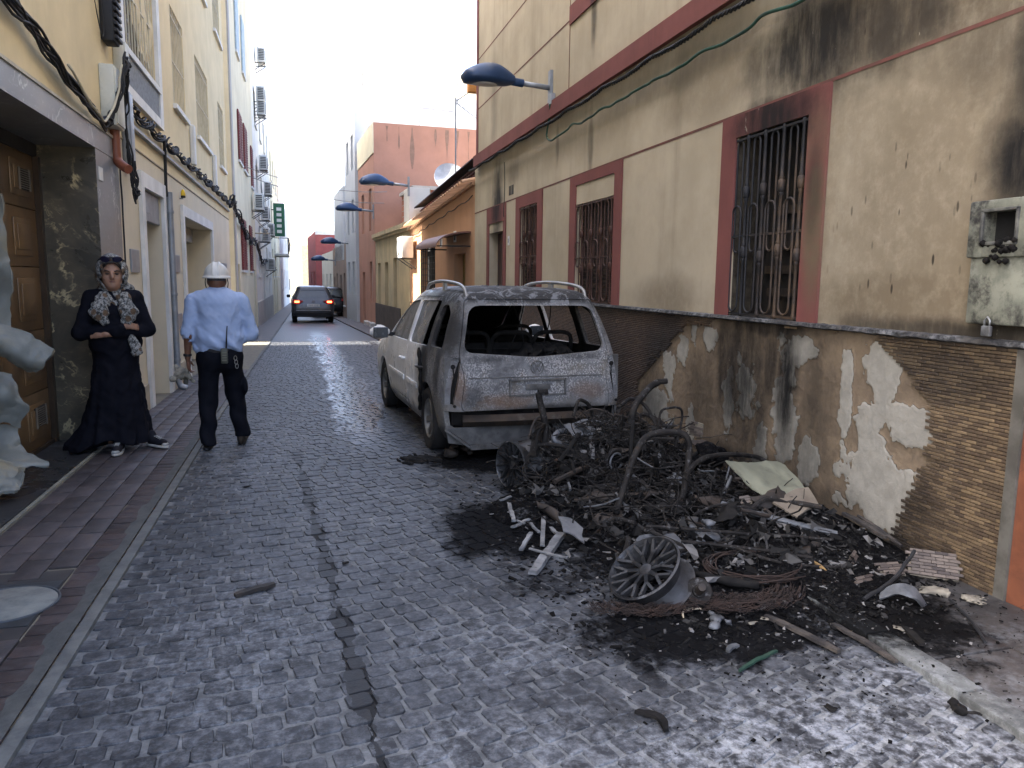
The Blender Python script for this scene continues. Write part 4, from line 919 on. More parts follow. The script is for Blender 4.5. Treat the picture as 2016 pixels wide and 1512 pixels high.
m = MB(); m.tube([(WL,31.2,3.2),(WL+.5,31.2,3.2),(WL+.55,31.2,3.22)], .03, 6); m.tube([(WL,31.2,3.8),(WL+.5,31.2,3.2)], .015, 6)
tag(m.build('wall_pole', mk('weathered_pole', (.42,.36,.27))), 'short weathered pole sticking out of the wall by the red shutters', 'pole')
cable('street_wires', 'thin wires crossing the street between the houses', [arc((WL,26,5.0),(2.9,28,4.6),.25), arc((WL,27,4.85),(2.9,29,4.3),.25)], mk('thin_wire', (.28,.27,.25)), .012, 5)
cable('front_cables', 'tangled black cables along the red-shutter house front', [sway([(WL+.06,20.6,3.4),(WL+.06,22.2,3.25),(WL+.06,25,2.85),(WL+.06,27.5,2.75),(WL+.06,30,2.8),(WL+.06,34,2.2),(WL+.06,40,2.3),(WL+.06,50,2.0)], k, .16, 14) for k in range(5)], M_black, .02, 5)

# ================================================================== FAR RIGHT ROW (turned slightly: the street bends left)
TH = math.atan(.048); RO = Vector((WR, 15.15, 0)); Rm = Matrix.Rotation(TH, 3, 'Z')
def atr(px, py, xo=0.0):
    d = RC @ Vector(((px-1008)/1500, -(py-756)/1500, -1.0)); n = Rm @ Vector((1,0,0)); p0 = RO+n*xo
    k = (p0-Vector((0,0,CAM_H))).dot(n)/d.dot(n); return Rm.transposed() @ (Vector((0,0,CAM_H))+d*k-RO)
def W4(pa, pb, xo=0):
    """rectangle on the right row's front from two photo corners (near-top, far-bottom)"""
    a, b = atr(*pa, xo), atr(*pb, xo); return (min(a.y,b.y), max(a.y,b.y), min(a.z,b.z), max(a.z,b.z))
M_org = wall_mat('orange_render', (.46,.265,.15), (.39,.22,.125), streak=.08)
M_yold = wall_mat('peeling_yellow', (.56,.45,.26), (.40,.34,.22), soot=[(0,-9,.1,.1,0)], streak=.3)
M_terr = wall_mat('terracotta_render', (.44,.235,.165), (.37,.20,.14), streak=.04)
M_brn = wall_mat('brown_grey_render', (.30,.225,.18), (.22,.17,.14), streak=.15)
M_bluew = wall_mat('bluish_white_render', (.50,.52,.53), (.44,.46,.47), streak=.04)
YO = 7.2
ow = (3.75,5.65,.95,2.35); od = (.75,1.75,-.4,2.1)
oh = thing('orange_house', 'low orange house with a dark red corrugated roof wall', 'house', RO, TH)
m = MB(); facade(m, 0, 1, .0, YO, -2, 2.86, [ow, od], .22); m.quad((0,0,2.86),(0,YO,2.86),(0,YO,2.95),(0,0,3.45)); m.quad((0,YO,-2),(9,YO,-2),(9,YO,2.95),(0,YO,2.95)); m.quad((9,0,-2),(9,YO,-2),(9,YO,2.95),(9,0,3.45)); m.quad((0,0,3.45),(9,0,3.45),(9,YO,2.95),(0,YO,2.95)); m.build('wall', M_org, oh)
m = MB(); m.box(.2,.22,*ow); win = m.build('window', M_dark, oh)
for k in range(7):
    m = MB(); y = ow[0]+(ow[1]-ow[0])*(k+.5)/7; m.box(.0,.014,y-.009,y+.009,ow[2],ow[3]); m.build('grille_bar', M_black, win)
for k in range(9):
    m = MB(); z = ow[2]+(ow[3]-ow[2])*(k+.5)/9; m.box(.015,.03,ow[0],ow[1],z-.008,z+.008); m.build('grille_bar', M_black, win)
m = MB(); m.box(.2,.23,*od); m.build('door', mk('ochre_door', (.26,.17,.05), (.2,.13,.04), 2, .6), oh)
for yy in (1.55,2.95,4.35):
    m = MB(); m.box(-.012,.0,yy,yy+.22,2.42-.04*yy,2.66-.04*yy); m.build('air_vent', M_palew, oh)
    m = MB(); m.box(-.016,-.0125,yy+.04,yy+.18,2.46-.04*yy,2.62-.04*yy); m.build('vent_hole', M_acd, oh)
# eave of barrel tiles, each its own
tl = MB()
for k in range(9): pass
M_eave = mk('eave_tile', (.46,.27,.15), (.36,.22,.13), 4, .8, rnd=.2)
m = MB(); pr = [( .085*math.cos(PI*k/8), .06*math.sin(PI*k/8)) for k in range(9)]+[(.062*math.cos(PI*k/8), .04*math.sin(PI*k/8)) for k in range(8,-1,-1)]
m.prism(pr, 1, 0, 1); EM = None
m2 = MB(); m2.v = [(-.26+.42*b, a, c+.10*b) for a, b, c in m.v]; m2.f = m.f; m2.tints = m.tints; EM = m2.mesh('eave_tile', 40); EM.materials.append(M_eave)
ev = MB(); ev.add([(-.06,0,3.40),(-.06,YO,2.90),(.02,YO,2.90),(.02,0,3.40),(-.06,0,3.46),(-.06,YO,2.96),(.02,YO,2.96),(.02,0,3.46)], [(0,3,2,1),(4,5,6,7),(0,1,5,4),(1,2,6,5),(2,3,7,6),(3,0,4,7)])
eave = ev.build('eave', M_eave, oh)
n = 34
for k in range(n):
    y = .1+(YO-.2)*k/(n-1); o = bpy.data.objects.new('eave_tile', EM); COL.objects.link(o); o.parent = eave; o.location = (0, y, 3.45-.5*y/YO)
# corrugated dark red wall above
v = []; f = []; N = 120
for i in range(N+1):
    y = YO*i/N; x = .32+.02*math.cos(i*PI/1.5); zb = 3.5-.5*y/YO; v += [(x,y,zb),(x,y,zb+.52)]
for i in range(N): f.append((2*i,2*i+2,2*i+3,2*i+1))
m = MB(); m.add(v, f); m.build('corrugated_wall', mk('dark_red_sheet', (.09,.02,.018), (.06,.015,.014), 5, .6), oh, recalc=False)
for k in range(6):
    z0 = .06+.08*k; m = MB(); m.add([(.285,0,3.5+z0),(.285,YO,3.0+z0),(.30,YO,3.0+z0),(.30,0,3.5+z0),(.285,0,3.53+z0),(.285,YO,3.03+z0),(.30,YO,3.03+z0),(.30,0,3.53+z0)], [(0,3,2,1),(4,5,6,7),(0,1,5,4),(1,2,6,5),(2,3,7,6),(3,0,4,7)]); m.build('sheet_rib', bpy.data.materials['dark_red_sheet'], oh)
v = []; f = []
for i in range(2*N+1):
    y = YO*i/(2*N); w_ = .02*math.sin(i*PI/2); zb = 4.06-.5*y/YO+w_; v += [(.12,y,zb),(4.5,y,zb+.9)]
for i in range(2*N): f.append((2*i,2*i+2,2*i+3,2*i+1))
m = MB(); m.add(v, f); m.build('corrugated_roof', mk('dark_sheet_roof', (.022,.022,.026), (.016,.016,.019), 4, .6), oh, recalc=False)
# door canopy
cp = thing('door_canopy', 'small curved brown canopy over the ochre door of the orange house', 'canopy', RO, TH)
v = []; f = []
for i in range(13):
    a = PI/2*i/12; x, z = -.72*math.sin(a), 2.52-.30*(1-math.cos(a)); v += [(x,.30,z),(x,2.55,z),(x,.30,z-.03),(x,2.55,z-.03)]
for i in range(12):
    a = 4*i; f += [(a,a+1,a+5,a+4),(a+2,a+6,a+7,a+3),(a,a+4,a+6,a+2),(a+1,a+3,a+7,a+5)]
f += [(48,49,51,50)]
m = MB(); m.add(v, f); m.build('canopy_sheet', mk('brown_canopy', (.17,.085,.06), (.13,.065,.05), 5, .5), cp, 40)
for yy in (.34,2.5):
    m = MB(); m.bar((0,yy,2.22),(-.70,yy,2.21),.025,.025); m.build('canopy_arm', M_black, cp)
ac2 = copy_tree(AC); ac2['label'] = 'large pale air conditioner on the corner of the orange house'; ac2['group'] = 'air conditioners hung on the right'
ac2.location = RO+Rm @ Vector((0, 6.55, 2.12)); ac2.rotation_euler = (0,0,TH+PI)
cable('eave_cable', 'thin cable strung under the eave of the orange house', [[RO+Rm @ Vector((-.05, YO*i/24, 3.2-.5*i/24-.05*abs(math.sin(i*.9)))) for i in range(25)]], M_black, .012, 5)

# yellow derelict house, with a sunlit end
y1 = YO+.05; Y2 = 14.45
yw = [(y1+2.3,y1+3.0,-.2,2.2),(y1+4.1,y1+4.9,-.3,2.1),(y1+5.9,y1+6.6,-.3,2.1)]
yh = simple_house('derelict_house', 'peeling yellow one-storey house with a stained grey base', RO, TH, 1, y1, Y2, 3.15, yw[:0], M_yold, doors=yw)
m = MB(); ybox(m, 0, 1, .03, -.002, y1+1.6, Y2, -2, .62); m.build('stained_base', mk('stained_base', (.075,.06,.05), (.05,.042,.036), 3, .85, dirt=(.03,.027,.024)), yh)
m = MB(); ybox(m, 0, 1, .14, -.002, y1, Y2, 3.02, 3.16); ybox(m, 0, 1, .08, -.002, y1, Y2, 2.93, 3.02); m.build('cornice', M_yold, yh)
m = MB(); m.box(.0,.6,y1+.02,y1+.9,3.17,4.15); m.build('chimney', M_palew, yh)
m = MB(); m.box(.9,1.1,y1+.1,Y2,3.16,3.55); m.build('parapet', M_yold, yh)
t = NT('hollow_brick'); P = t.pos(); br = t.t.nodes.new('ShaderNodeTexBrick'); t.put(br.inputs[0], t.mapv(P, (1,1,1), rot=(PI/2,0,0))); br.inputs[1].default_value = (.34,.13,.075,1); br.inputs[2].default_value = (.27,.10,.06,1); br.inputs[3].default_value = (.30,.27,.23,1); br.inputs['Scale'].default_value = 1; br.inputs['Brick Width'].default_value = .3; br.inputs['Row Height'].default_value = .2; br.inputs['Mortar Size'].default_value = .015
M_hb = t.fin(br.outputs[0], .9)
bs = thing('brick_shed', 'small unplastered brick roof shed behind the satellite dish', 'shed', RO, TH)
m = MB(); m.box(.9,4.0,y1+4.0,y1+6.5,2.9,4.55); m.build('wall', M_hb, bs)
m = MB(); m.box(.82,4.1,y1+3.9,y1+6.6,4.55,4.67); m.build('slab', M_conc, bs)
# satellite dish on the orange roof
sd = thing('satellite_dish', 'pale satellite dish on the roof of the orange house', 'satellite dish', RO+Rm @ Vector((.9, 5.9, 3.62)), TH)
prof = [(.0,.0)]+[(.46*k/10, .10*(k/10)**2) for k in range(1,11)]+[(.46,.115)]+[(.46*k/10, .10*(k/10)**2+.012) for k in range(9,-1,-1)]
m = MB(); m.lathe([(max(.002,r),h) for r,h in prof], 28, Matrix.Translation((0,.1,.62)) @ Matrix.Rotation(math.radians(65), 4, 'X')); m.build('dish', mk('dish_white', (.55,.56,.57), None, 5, .5), sd, 40)
m = MB(); m.tube([(0,.15,0),(0,.15,.6)], .03, 8); m.build('mast', M_grey, sd, True)
m = MB(); m.tube([(0,.1,.4),(0,-.3,.55),(0,-.36,.62)], .015, 6); m.bbox(-.04,.04,-.42,-.34,.58,.68,.01); m.build('feed_arm', M_grey, sd)
# television aerial
ta = thing('tv_aerial', 'tall television aerial with an orange balun above the orange house', 'aerial', RO+Rm @ Vector((.55, 3.9, 3.2)), TH)
m = MB(); m.tube([(0,0,0),(0,0,2.75)], .018, 6); m.build('mast', M_grey, ta)
m = MB(); m.bar((0,0,2.65),(.55,.1,3.05),.025,.025); m.bar((.3,.06,2.87),(1.15,.2,3.75),.018,.018); m.bar((.4,.06,2.92),(1.3,.2,3.45),.018,.018); m.build('boom', M_grey, ta)
m = MB()
for k in range(6): q = Vector((0,0,2.6))+Vector((.13*k+.1,.05,-.07*k)); m.bar(q+Vector((0,-.15,-.05)), q+Vector((0,.15,.05)),.01,.01)
m.bar((0,0,2.62),(.85,.1,2.12),.014,.014); m.tube([(.05,0,2.6),(.05,0,3.35)], .008, 5); m.tube([(-.12,0,2.55),(-.12,0,3.1)], .008, 5); m.build('elements', M_grey, ta)
m = MB(); m.bbox(.30,.62,-.05,.1,2.88,3.12,.03); m.build('balun', mk('orange_plastic', (.42,.17,.03), None, 5, .5), ta)

# terracotta house: blank stained end wall
th0 = 14.6; th1 = 19.7
t = M_terr.node_tree
th_ = simple_house('terracotta_house', 'terracotta house with a blank end wall streaked by rain', RO, TH, 1, th0, th1, 7.3, [(15.4,16.2,.6,2.2),(15.4,16.2,3.4,5.0),(17.8,18.6,3.4,5.0)], M_terr, doors=[(17.7,18.6,-3,1.8)], sill=False)
for k, (xx, ln, w_) in enumerate(((.5,.7,.09),(.95,1.0,.07),(1.45,1.9,.13),(2.35,.8,.06),(2.8,1.4,.08),(3.2,1.3,.07),(3.65,1.3,.07),(4.6,2.1,.09),(4.95,1.2,.08),(5.35,1.6,.09))):
    m = MB(); v = []; f = []
    for i in range(9):
        s_ = i/8; ww = w_*(.55+.45*math.sin(3+s_*4+k))*(1-.75*s_**2); v += [(xx-ww, th0-.004, 7.2-ln*.8*s_), (xx+ww, th0-.004, 7.2-ln*.8*s_)]
    for i in range(8): f.append((2*i,2*i+1,2*i+3,2*i+2))
    m.add(v, f); m.build('rain_stain', mk('rain_stain', (.27,.165,.12), (.22,.14,.10), 8, .9) if k == 0 else bpy.data.materials['rain_stain'], th_, recalc=False)
m = MB(); m.box(-.02,9,th0+1,th1,7.305,7.36); m.build('roof_edge', M_conc, th_)
m = MB(); m.box(.0,.12,th0+.1,th1,6.35,7.3) if False else m.box(-.03,-.001,th0+.0,th1,6.2,7.3); m.build('parapet', M_pale, th_)
wf = thing('white_house', 'tall white house rising behind the terracotta end wall', 'house', RO, TH)
m = MB(); facade(m, -.1, 1, 20, 24.4, -5, 9.65, [(20.7,21.5,z,z+1.5) for z in (.8,3.6,6.4)]+[(22.7,23.5,z,z+1.5) for z in (.8,3.6,6.4)], .15); mass(m, -.1, 1, 20, 24.4, -5, 9.65, 12); m.build('wall', M_bluew, wf)
m = MB(); m.box(.03,.06,20.5,23.8,.6,8.2); m.build('window', M_glass, wf)
m = MB(); m.box(.3,12,20.6,24.2,9.66,10.9); m.build('roof_room', M_pale, wf)
for yy, hh in ((20.2,.8),(20.4,.6)):
    m = MB(); m.tube([(.3,yy,9.6),(.3,yy,9.6+hh)], .03, 5); m.build('roof_pipe', M_grey, wf)
m = MB(); m.tube([(2.0,16,7.3),(2.0,16,8.25),(3.4,16,8.2),(3.4,16,7.3)], .03, 5); m.tube([(3.4,16,8.2),(3.4,16,9.0)], .02, 5)
m.build('roof_frame', M_grey, th_)
g1_ = simple_house('grey_house', 'narrow grey brown house past the white one', RO, TH, 1, 24.5, 33.5, 3.3, [(26,26.9,.1,1.8),(30.4,31.3,.1,1.8)], M_brn, doors=[(28,28.9,-4,1.7),(32,32.8,-4,1.6)])
g2_ = simple_house('small_white_house', 'small white two-storey house far down the right side', RO, TH, 1, 33.6, 43, 3.2, [(35,36,.1,1.8),(38,39,.1,1.8),(41,41.8,.1,1.8)], M_palew)
wb = thing('white_roof_house', 'white upper house set back above the low grey one', 'house', RO, TH); m = MB(); m.box(.0,5,26.5,32,2.5,6.3); m.build('wall', M_bluew, wb); m = MB(); m.box(.6,1.5,26.48,26.5,4.3,5.5); m.build('window', M_glass, wb)
rdh = thing('red_house', 'bright red end wall far down the street', 'house', RO, TH)
m = MB(); facade(m, -.3, 1, 45, 56, -5, 5.0, [(47,48,0,2),(51,52,0,2)], .15); mass(m, -.3, 1, 45, 56, -5, 5.0, 6); m.build('wall', mk('red_render', (.32,.085,.075), (.27,.07,.065), 2, .8), rdh)
m = MB(); m.box(-.16,-.15,46,53,-.5,3); m.build('window', M_glass, rdh)
m = MB(); m.box(-.32,5.5,44.97,45.02,4.75,5.03); m.build('coping', M_palew, rdh)
eh = thing('end_house', 'pale yellow house closing the far end of the street', 'house', (-2.5, 112, 0))
m = MB(); m.box(-7,3.4,0,8,-6,7.6); m.build('wall', M_pale, eh)
m = MB(); m.box(-.6,.5,-.02,.0,-.2,1.3); m.build('window', M_glass, eh)
m = MB(); m.box(2.2,3.0,-.05,0,-3,6); m.build('yellow_pier', mk('yellow_pier', (.6,.52,.3)), eh)
eh2 = thing('end_tower', 'white house at the far right of the street end', 'house', (3.4, 118, 0))
m = MB(); m.box(-2.4,5,0,8,-6,9.8); m.build('wall', M_palew, eh2); m = MB(); m.box(-1.6,-.8,-.03,0,3,4.6); m.box(0,.8,-.03,0,3,4.6); m.build('window', M_glass, eh2)
# right kerb and pavement beyond the house corner follow the bend
kp = [(15,2.37),(22,2.02),(38,1.5),(60,.75),(96,-.4)]
m = MB(); v = []
for y, x in kp: v += [(x,y,gz(y)+.05),(x,y,gz(y)-.2),(x+3,y,gz(y)+.05)]
f = []
for i in range(len(kp)-1): a = 3*i; f += [(a,a+2,a+5,a+3),(a,a+3,a+4,a+1)]
m.add(v, f); m.build('bend_paving', bpy.data.materials['far_pavement'], rp)
for i, (y, x) in enumerate(((27.2,2.5),(29.6,2.42),(31.4,2.35))):
    m = MB(); m.bbox(x-.02,x+.35,y,y+1.0,gz(y)+.02,gz(y)+.2,.02); tag(m.build('door_step', M_conc), ['nearest','middle','farthest'][i]+' of three concrete door steps along the right wall', 'door step', 'door steps on the right')

# ================================================================== street lamps
M_lamp = mk('lamp_blue', (.016,.042,.10), (.012,.034,.082), 4, .35, .1, bump=.03)
def make_lamp():
    r = thing('street_lamp', 'x', 'street lamp', (0,0,0), 0, 'blue street lamps on wall arms along the right side')
    m = MB(); m.tube([(-.02,0,.0),(-.42,0,.03)], .035, 12); m.build('arm', M_grey, r, True)
    m = MB(); m.box(-.04,.0,-.05,.05,-.25,.22); m.build('wall_bracket', M_grey, r)
    m = MB(); m.tube([(-.40,0,.03),(-.56,0,.045)], .052, 14); m.build('neck', M_lamp, r, 50)
    # head: shell of ellipse sections, domed above, shallow below
    v = []; f = []; NS = 15; NR = 20
    for i in range(NS):
        s_ = i/(NS-1); x = -.52-.72*s_; w_ = .20*math.sin(PI*min(1,(.10+.9*s_)))**.6*(1.0 if s_ < .55 else 1)
        w_ = .055+(.19-.055)*math.sin(min(1, s_*1.9)*PI/2) if s_ < .75 else .19*math.sqrt(max(.001, 1-((s_-.75)/.25)**2))
        up = .06+.15*math.sin(PI*min(1, .10+s_*.92))**.8 if s_ < .96 else .02; up = min(up, w_*1.15+.012); dn = min(.07, w_*.5+.01)
        for k in range(NR):
            a = 2*PI*k/NR; sy, sz = math.cos(a), math.sin(a); v.append((x, w_*sy, .045+(up if sz > 0 else dn)*sz))
    for i in range(NS-1):
        for k in range(NR): f.append((i*NR+k, i*NR+(k+1) % NR, (i+1)*NR+(k+1) % NR, (i+1)*NR+k))
    f += [tuple(range(NR)), tuple(range((NS-1)*NR, NS*NR))]
    m = MB(); m.add(v, f); hd = m.build('head', M_lamp, r, 55)
    m = MB(); v = [(-.92+.20*math.cos(2*PI*k/24), .12*math.sin(2*PI*k/24), -.004) for k in range(24)]+[(-.92+.16*math.cos(2*PI*k/24), .09*math.sin(2*PI*k/24), -.03) for k in range(24)]
    m.add(v, [tuple(range(24)), tuple(range(24,48))]+[(k,(k+1) % 24,24+(k+1) % 24,24+k) for k in range(24)]); m.build('lens', mk('lamp_lens', (.45,.45,.42), (.4,.4,.38), 4, .25), hd, 40)
    return r
LP = make_lamp()
LP.location = (XU, 10.15, 4.10); LP['label'] = 'nearest blue street lamp on the cream house'
m = MB(); m.bbox(XU-.06,XU,9.98,10.1,3.86,4.0,.008); tag(m.build('lamp_fuse_box', M_grey), 'small grey fuse box under the nearest street lamp', 'fuse box')
for i, (px, py, lb) in enumerate(((806,366,'second street lamp, above the orange house corner'),(736,416,'third street lamp, over the derelict house'),(690,480,'fourth street lamp, past the terracotta house'),(661,513,'farthest street lamp, over the end of the right row'))):
    q = atr(px, py); o = copy_tree(LP); o.location = RO+Rm @ Vector((0, q.y, q.z)); o.rotation_euler = (0,0,TH); o['label'] = lb; o.scale = (1.15,)*3
# ================================================================== CARS
def outline(yr, yf, w, rr, rf, n=6, ns=16, nr=8):
    """plan of a car at one height: rear edge, side, front, side; fixed point count"""
    P = []
    rr = min(rr, w*.9); rf = min(rf, w*.9)
    L = (yf-yr)
    if rr+rf > L*.98: k = L*.98/(rr+rf); rr *= k; rf *= k
    for i in range(nr): P.append((-w+rr+(2*w-2*rr)*i/nr, yr))
    for i in range(n): a = -PI/2+PI/2*i/n; P.append((w-rr+rr*math.cos(a), yr+rr+rr*math.sin(a)))
    for i in range(ns): P.append((w, yr+rr+(L-rr-rf)*i/ns))
    for i in range(n): a = PI/2*i/n; P.append((w-rf+rf*math.cos(a), yf-rf+rf*math.sin(a)))
    for i in range(nr): P.append((w-rf-(2*w-2*rf)*i/nr, yf))
    for i in range(n): a = PI/2+PI/2*i/n; P.append((-w+rf+rf*math.cos(a), yf-rf+rf*math.sin(a)))
    for i in range(ns): P.append((-w, yf-rf-(L-rr-rf)*i/ns))
    for i in range(n): a = PI+PI/2*i/n; P.append((-w+rr+rr*math.cos(a), yr+rr+rr*math.sin(a)))
    return P
def car_solid(name, sl, inset=0.0, zlo=None, zhi=None):
    m = MB(); v = []; cnt = None; S = []
    for z, yr, yf, w_, rr, rf in sl:
        if zlo is not None and z < zlo: z = zlo
        if zhi is not None and z > zhi: continue
        S.append((z, yr+inset, yf-inset, w_-inset, max(.02, rr-inset*.6), max(.02, rf-inset*.6)))
    # interpolate for smooth curvature
    A = np.array(S); zs = A[:, 0]; keep = np.r_[True, np.diff(zs) > 1e-6]; A = A[keep]; zs = A[:, 0]
    for s_ in A:
        ol = outline(*s_[1:]); cnt = len(ol); v += [(x, y, s_[0]) for x, y in ol]
    n = len(A); f = []
    for i in range(n-1):
        for k in range(cnt): f.append((i*cnt+k, i*cnt+(k+1) % cnt, (i+1)*cnt+(k+1) % cnt, (i+1)*cnt+k))
    f += [tuple(range(cnt))[::-1], tuple(range((n-1)*cnt, n*cnt))]
    m.add(v, f); return m.mesh(name)
def densify(sl, k=3):
    A = np.array(sl); out = []
    t = np.arange(len(A))
    # monotone-ish cubic through the sections
    P_ = [Vector(()) for _ in ()]
    for i in range(len(A)-1):
        p0 = A[max(0, i-1)]; p1 = A[i]; p2 = A[i+1]; p3 = A[min(len(A)-1, i+2)]
        for j in range(k):
            u = j/k; q = .5*((2*p1)+(p2-p0)*u+(2*p0-5*p1+4*p2-p3)*u*u+(3*p1-p0-3*p2+p3)*u**3); lin = p1+(p2-p1)*u
            q[0] = lin[0]; out.append(.75*q+.25*lin)
    out.append(A[-1]); return [tuple(o) for o in out]
def prism_mesh(poly, axis, a, b): m = MB(); m.prism(poly, axis, a, b); return m.mesh('cut')
def cyl_mesh(c, r, x0, x1, n=32): m = MB(); m.lathe([(r,x0),(r,x1)], n, Matrix.Translation(c) @ Matrix.Rotation(PI/2, 4, 'Y')); return m.mesh('cut')
def rpoly(pts, r=.05, n=4):
    """round the corners of a polygon"""
    out = []; N = len(pts)
    for i in range(N):
        p = Vector(pts[i]); a = Vector(pts[i-1])-p; b = Vector(pts[(i+1) % N])-p; rr = min(r, a.length*.45, b.length*.45)
        A_, B_ = p+a.normalized()*rr, p+b.normalized()*rr
        for k in range(n+1): t_ = k/n; q = A_*(1-t_)**2+p*2*t_*(1-t_)+B_*t_*t_; out.append((q.x, q.y))
    return out

# ---- burnt people carrier (rear at local y 0, nose at 4.39)
TS = densify([(.19,.10,4.20,.79,.10,.30),(.30,.05,4.32,.855,.14,.36),(.48,.02,4.38,.885,.18,.40),(.65,.02,4.36,.893,.20,.42),(.78,.035,4.27,.890,.20,.44),(.88,.05,4.08,.878,.20,.46),(.95,.06,3.72,.868,.20,.46),(1.01,.07,3.42,.855,.20,.42),(1.15,.11,3.12,.815,.19,.36),(1.30,.165,2.82,.765,.18,.32),(1.42,.215,2.58,.715,.17,.30),(1.50,.26,2.40,.675,.16,.28),(1.555,.32,2.22,.63,.15,.26),(1.59,.40,2.05,.56,.14,.24),(1.61,.55,1.85,.44,.12,.2),(1.622,.85,1.6,.2,.08,.1)])
outer = car_solid('o', TS); inner = car_solid('i', TS, .035, .30, 1.585)
shell = boolean(outer, inner)
sidew = [(.26,.35),(1.0,.55)]
qwin = rpoly([(.30,1.045),(.78,1.035),(.80,1.43),(.62,1.45),(.40,1.37)], .06)
rwin = rpoly([(.92,1.02),(1.83,1.00),(1.82,1.455),(.93,1.475)], .06)
fwin = rpoly([(1.91,1.00),(3.02,.985),(2.72,1.22),(2.36,1.42),(1.92,1.465)], .06)
for poly in (qwin, rwin, fwin): shell = boolean(shell, prism_mesh(poly, 0, -1.2, 1.2))
bwin = rpoly([(-.705,1.03),(0,.975),(.705,1.03),(.605,1.45),(-.605,1.45)], .10)
shell = boolean(shell, prism_mesh(bwin, 1, -.3, .45))
shell = boolean(shell, prism_mesh(rpoly([(-.66,1.05),(.66,1.05),(.56,1.47),(-.56,1.47)], .08), 1, 2.15, 3.6))
for yy in (.78, 3.46):
    for s_ in (-1, 1): shell = boolean(shell, cyl_mesh((0, yy, .315), .365, s_*.60, s_*1.1))
# plastic bumper is gone: cut the tail back below the gate
liner = boolean(car_solid('l', TS, .0365, .29, 1.583), car_solid('m', TS, .05, .31, 1.565))
for poly in (qwin, rwin, fwin): liner = boolean(liner, prism_mesh(poly, 0, -1.2, 1.2))
liner = boolean(liner, prism_mesh(bwin, 1, -.3, .5)); liner = boolean(liner, prism_mesh(rpoly([(-.66,1.05),(.66,1.05),(.56,1.47),(-.56,1.47)], .08), 1, 2.1, 3.6))
for yy in (.78, 3.46):
    for s_ in (-1, 1): liner = boolean(liner, cyl_mesh((0, yy, .315), .362, s_*.60, s_*1.1))
cb = MB(); cb.box(-1.2,1.2,-.5,.16,-.1,.52); liner = boolean(liner, cb.mesh('c'))
cb = MB(); cb.box(-1.2,1.2,-.5,.13,-.1,.50); shell = boolean(shell, cb.mesh('c'))
lamp_cut = {}
for s_ in (-1, 1):
    pl = [(s_*.725,.98),(s_*.95,1.0),(s_*.95,.56),(s_*.80,.56),(s_*.75,.80)]
    if s_ < 0: pl = pl[::-1]
    shell = boolean(shell, prism_mesh(pl, 1, -.2, .115))
    # wall of the lamp well
gate_poly = rpoly([(-.72,.50),(.72,.50),(.735,.56),(.70,.80),(.745,1.0),(.635,1.51),(-.635,1.51),(-.745,1.0),(-.70,.80),(-.735,.56)], .04)
def shrink(poly, d):
    cx = sum(p[0] for p in poly)/len(poly); cy = sum(p[1] for p in poly)/len(poly)
    sx = max(abs(p[0]-cx) for p in poly); sy = max(abs(p[1]-cy) for p in poly)
    return [(cx+(p[0]-cx)*(1-d/sx), cy+(p[1]-cy)*(1-d/sy)) for p in poly]
gate = boolean(shell.copy(), prism_mesh(shrink(gate_poly, .006), 1, -.2, .36), 'INTERSECT')
shell = boolean(shell, prism_mesh(gate_poly, 1, -.2, .36))
fdoor = rpoly([(1.87,.34),(2.98,.34),(3.08,.60),(3.06,.98),(2.76,1.235),(2.38,1.455),(1.875,1.505)], .05)
rdoor = rpoly([(1.18,.34),(1.85,.34),(1.855,1.505),(.90,1.515),(.885,1.0),(.96,.78),(1.12,.55)], .05)
doors = []
for nm, poly in (('front_door', fdoor), ('rear_door', rdoor)):
    for s_ in (-1, 1):
        a, b = (-1.2,-.45) if s_ < 0 else (.45, 1.2)
        d = boolean(shell.copy(), prism_mesh(shrink(poly, .006), 0, a, b), 'INTERSECT'); shell = boolean(shell, prism_mesh(poly, 0, a, b)); doors.append((nm, s_, d))

# burnt paint: white forward, blistered and sooty towards the tail; colours belong to the scorched metal
t = NT('burnt_paint'); O = t.obj(); x, y, z = t.xyz(O)
n1 = t.noise(O, 3.0, 7, .65); n2 = t.noise(O, 14, 7, .7); n3 = t.noise(O, 48, 6, .75)
white = t.mix(t.ramp(n1, .3, .75), (.74,.73,.70), (.60,.59,.565))
burn = t.ramp(t.math('ADD', y, t.math('MULTIPLY', t.math('SUBTRACT', n1, .5), .55)), 1.45, 1.02)
# bare tail metal: grey oxide, chalky white blisters, rust
vor = t.voro(O, 62, 'F1'); bl = t.math('MULTIPLY', t.ramp(t.math('ADD', vor, t.math('MULTIPLY', t.math('SUBTRACT', n2, .5), 1.3)), .58, .34), t.ramp(n1, .38, .58))
metal = t.mix(t.ramp(n2, .35, .65), (.085,.086,.089), (.155,.156,.158))
metal = t.mix(t.math('MULTIPLY', bl, .85), metal, (.40,.395,.385))
metal = t.mix(t.ramp(t.math('ADD', z, t.math('MULTIPLY', t.math('SUBTRACT', n2, .5), .5)), .62, .50, 0, .65), metal, (.15,.14,.12))
metal = t.mix(t.ramp(n3, .60, .75, 0, .6), metal, (.016,.016,.017))
rust = t.math('MULTIPLY', t.ramp(t.noise(O, 6, 6, .7), .57, .68), .55); metal = t.mix(rust, metal, (.085,.05,.028))
n4 = t.noise(O, 2.1, 6, .65, .6); metal = t.mix(t.ramp(n4, .55, .68, 0, .75), metal, (.028,.027,.027)); metal = t.mix(t.ramp(n4, .42, .30, 0, .55), metal, (.30,.295,.285))
wnd = t.blobs(x, z, [(-.78,1.25,.22,.42,.95), (.8,1.35,.16,.3,.8), (0,1.53,.9,.07,.9), (-.5,.97,.35,.05,.5), (.45,.98,.3,.05,.5), (-.62,.62,.2,.16,.6), (.1,.50,.8,.06,.8)], n2, .6); metal = t.mix(wnd, metal, (.012,.0115,.011))
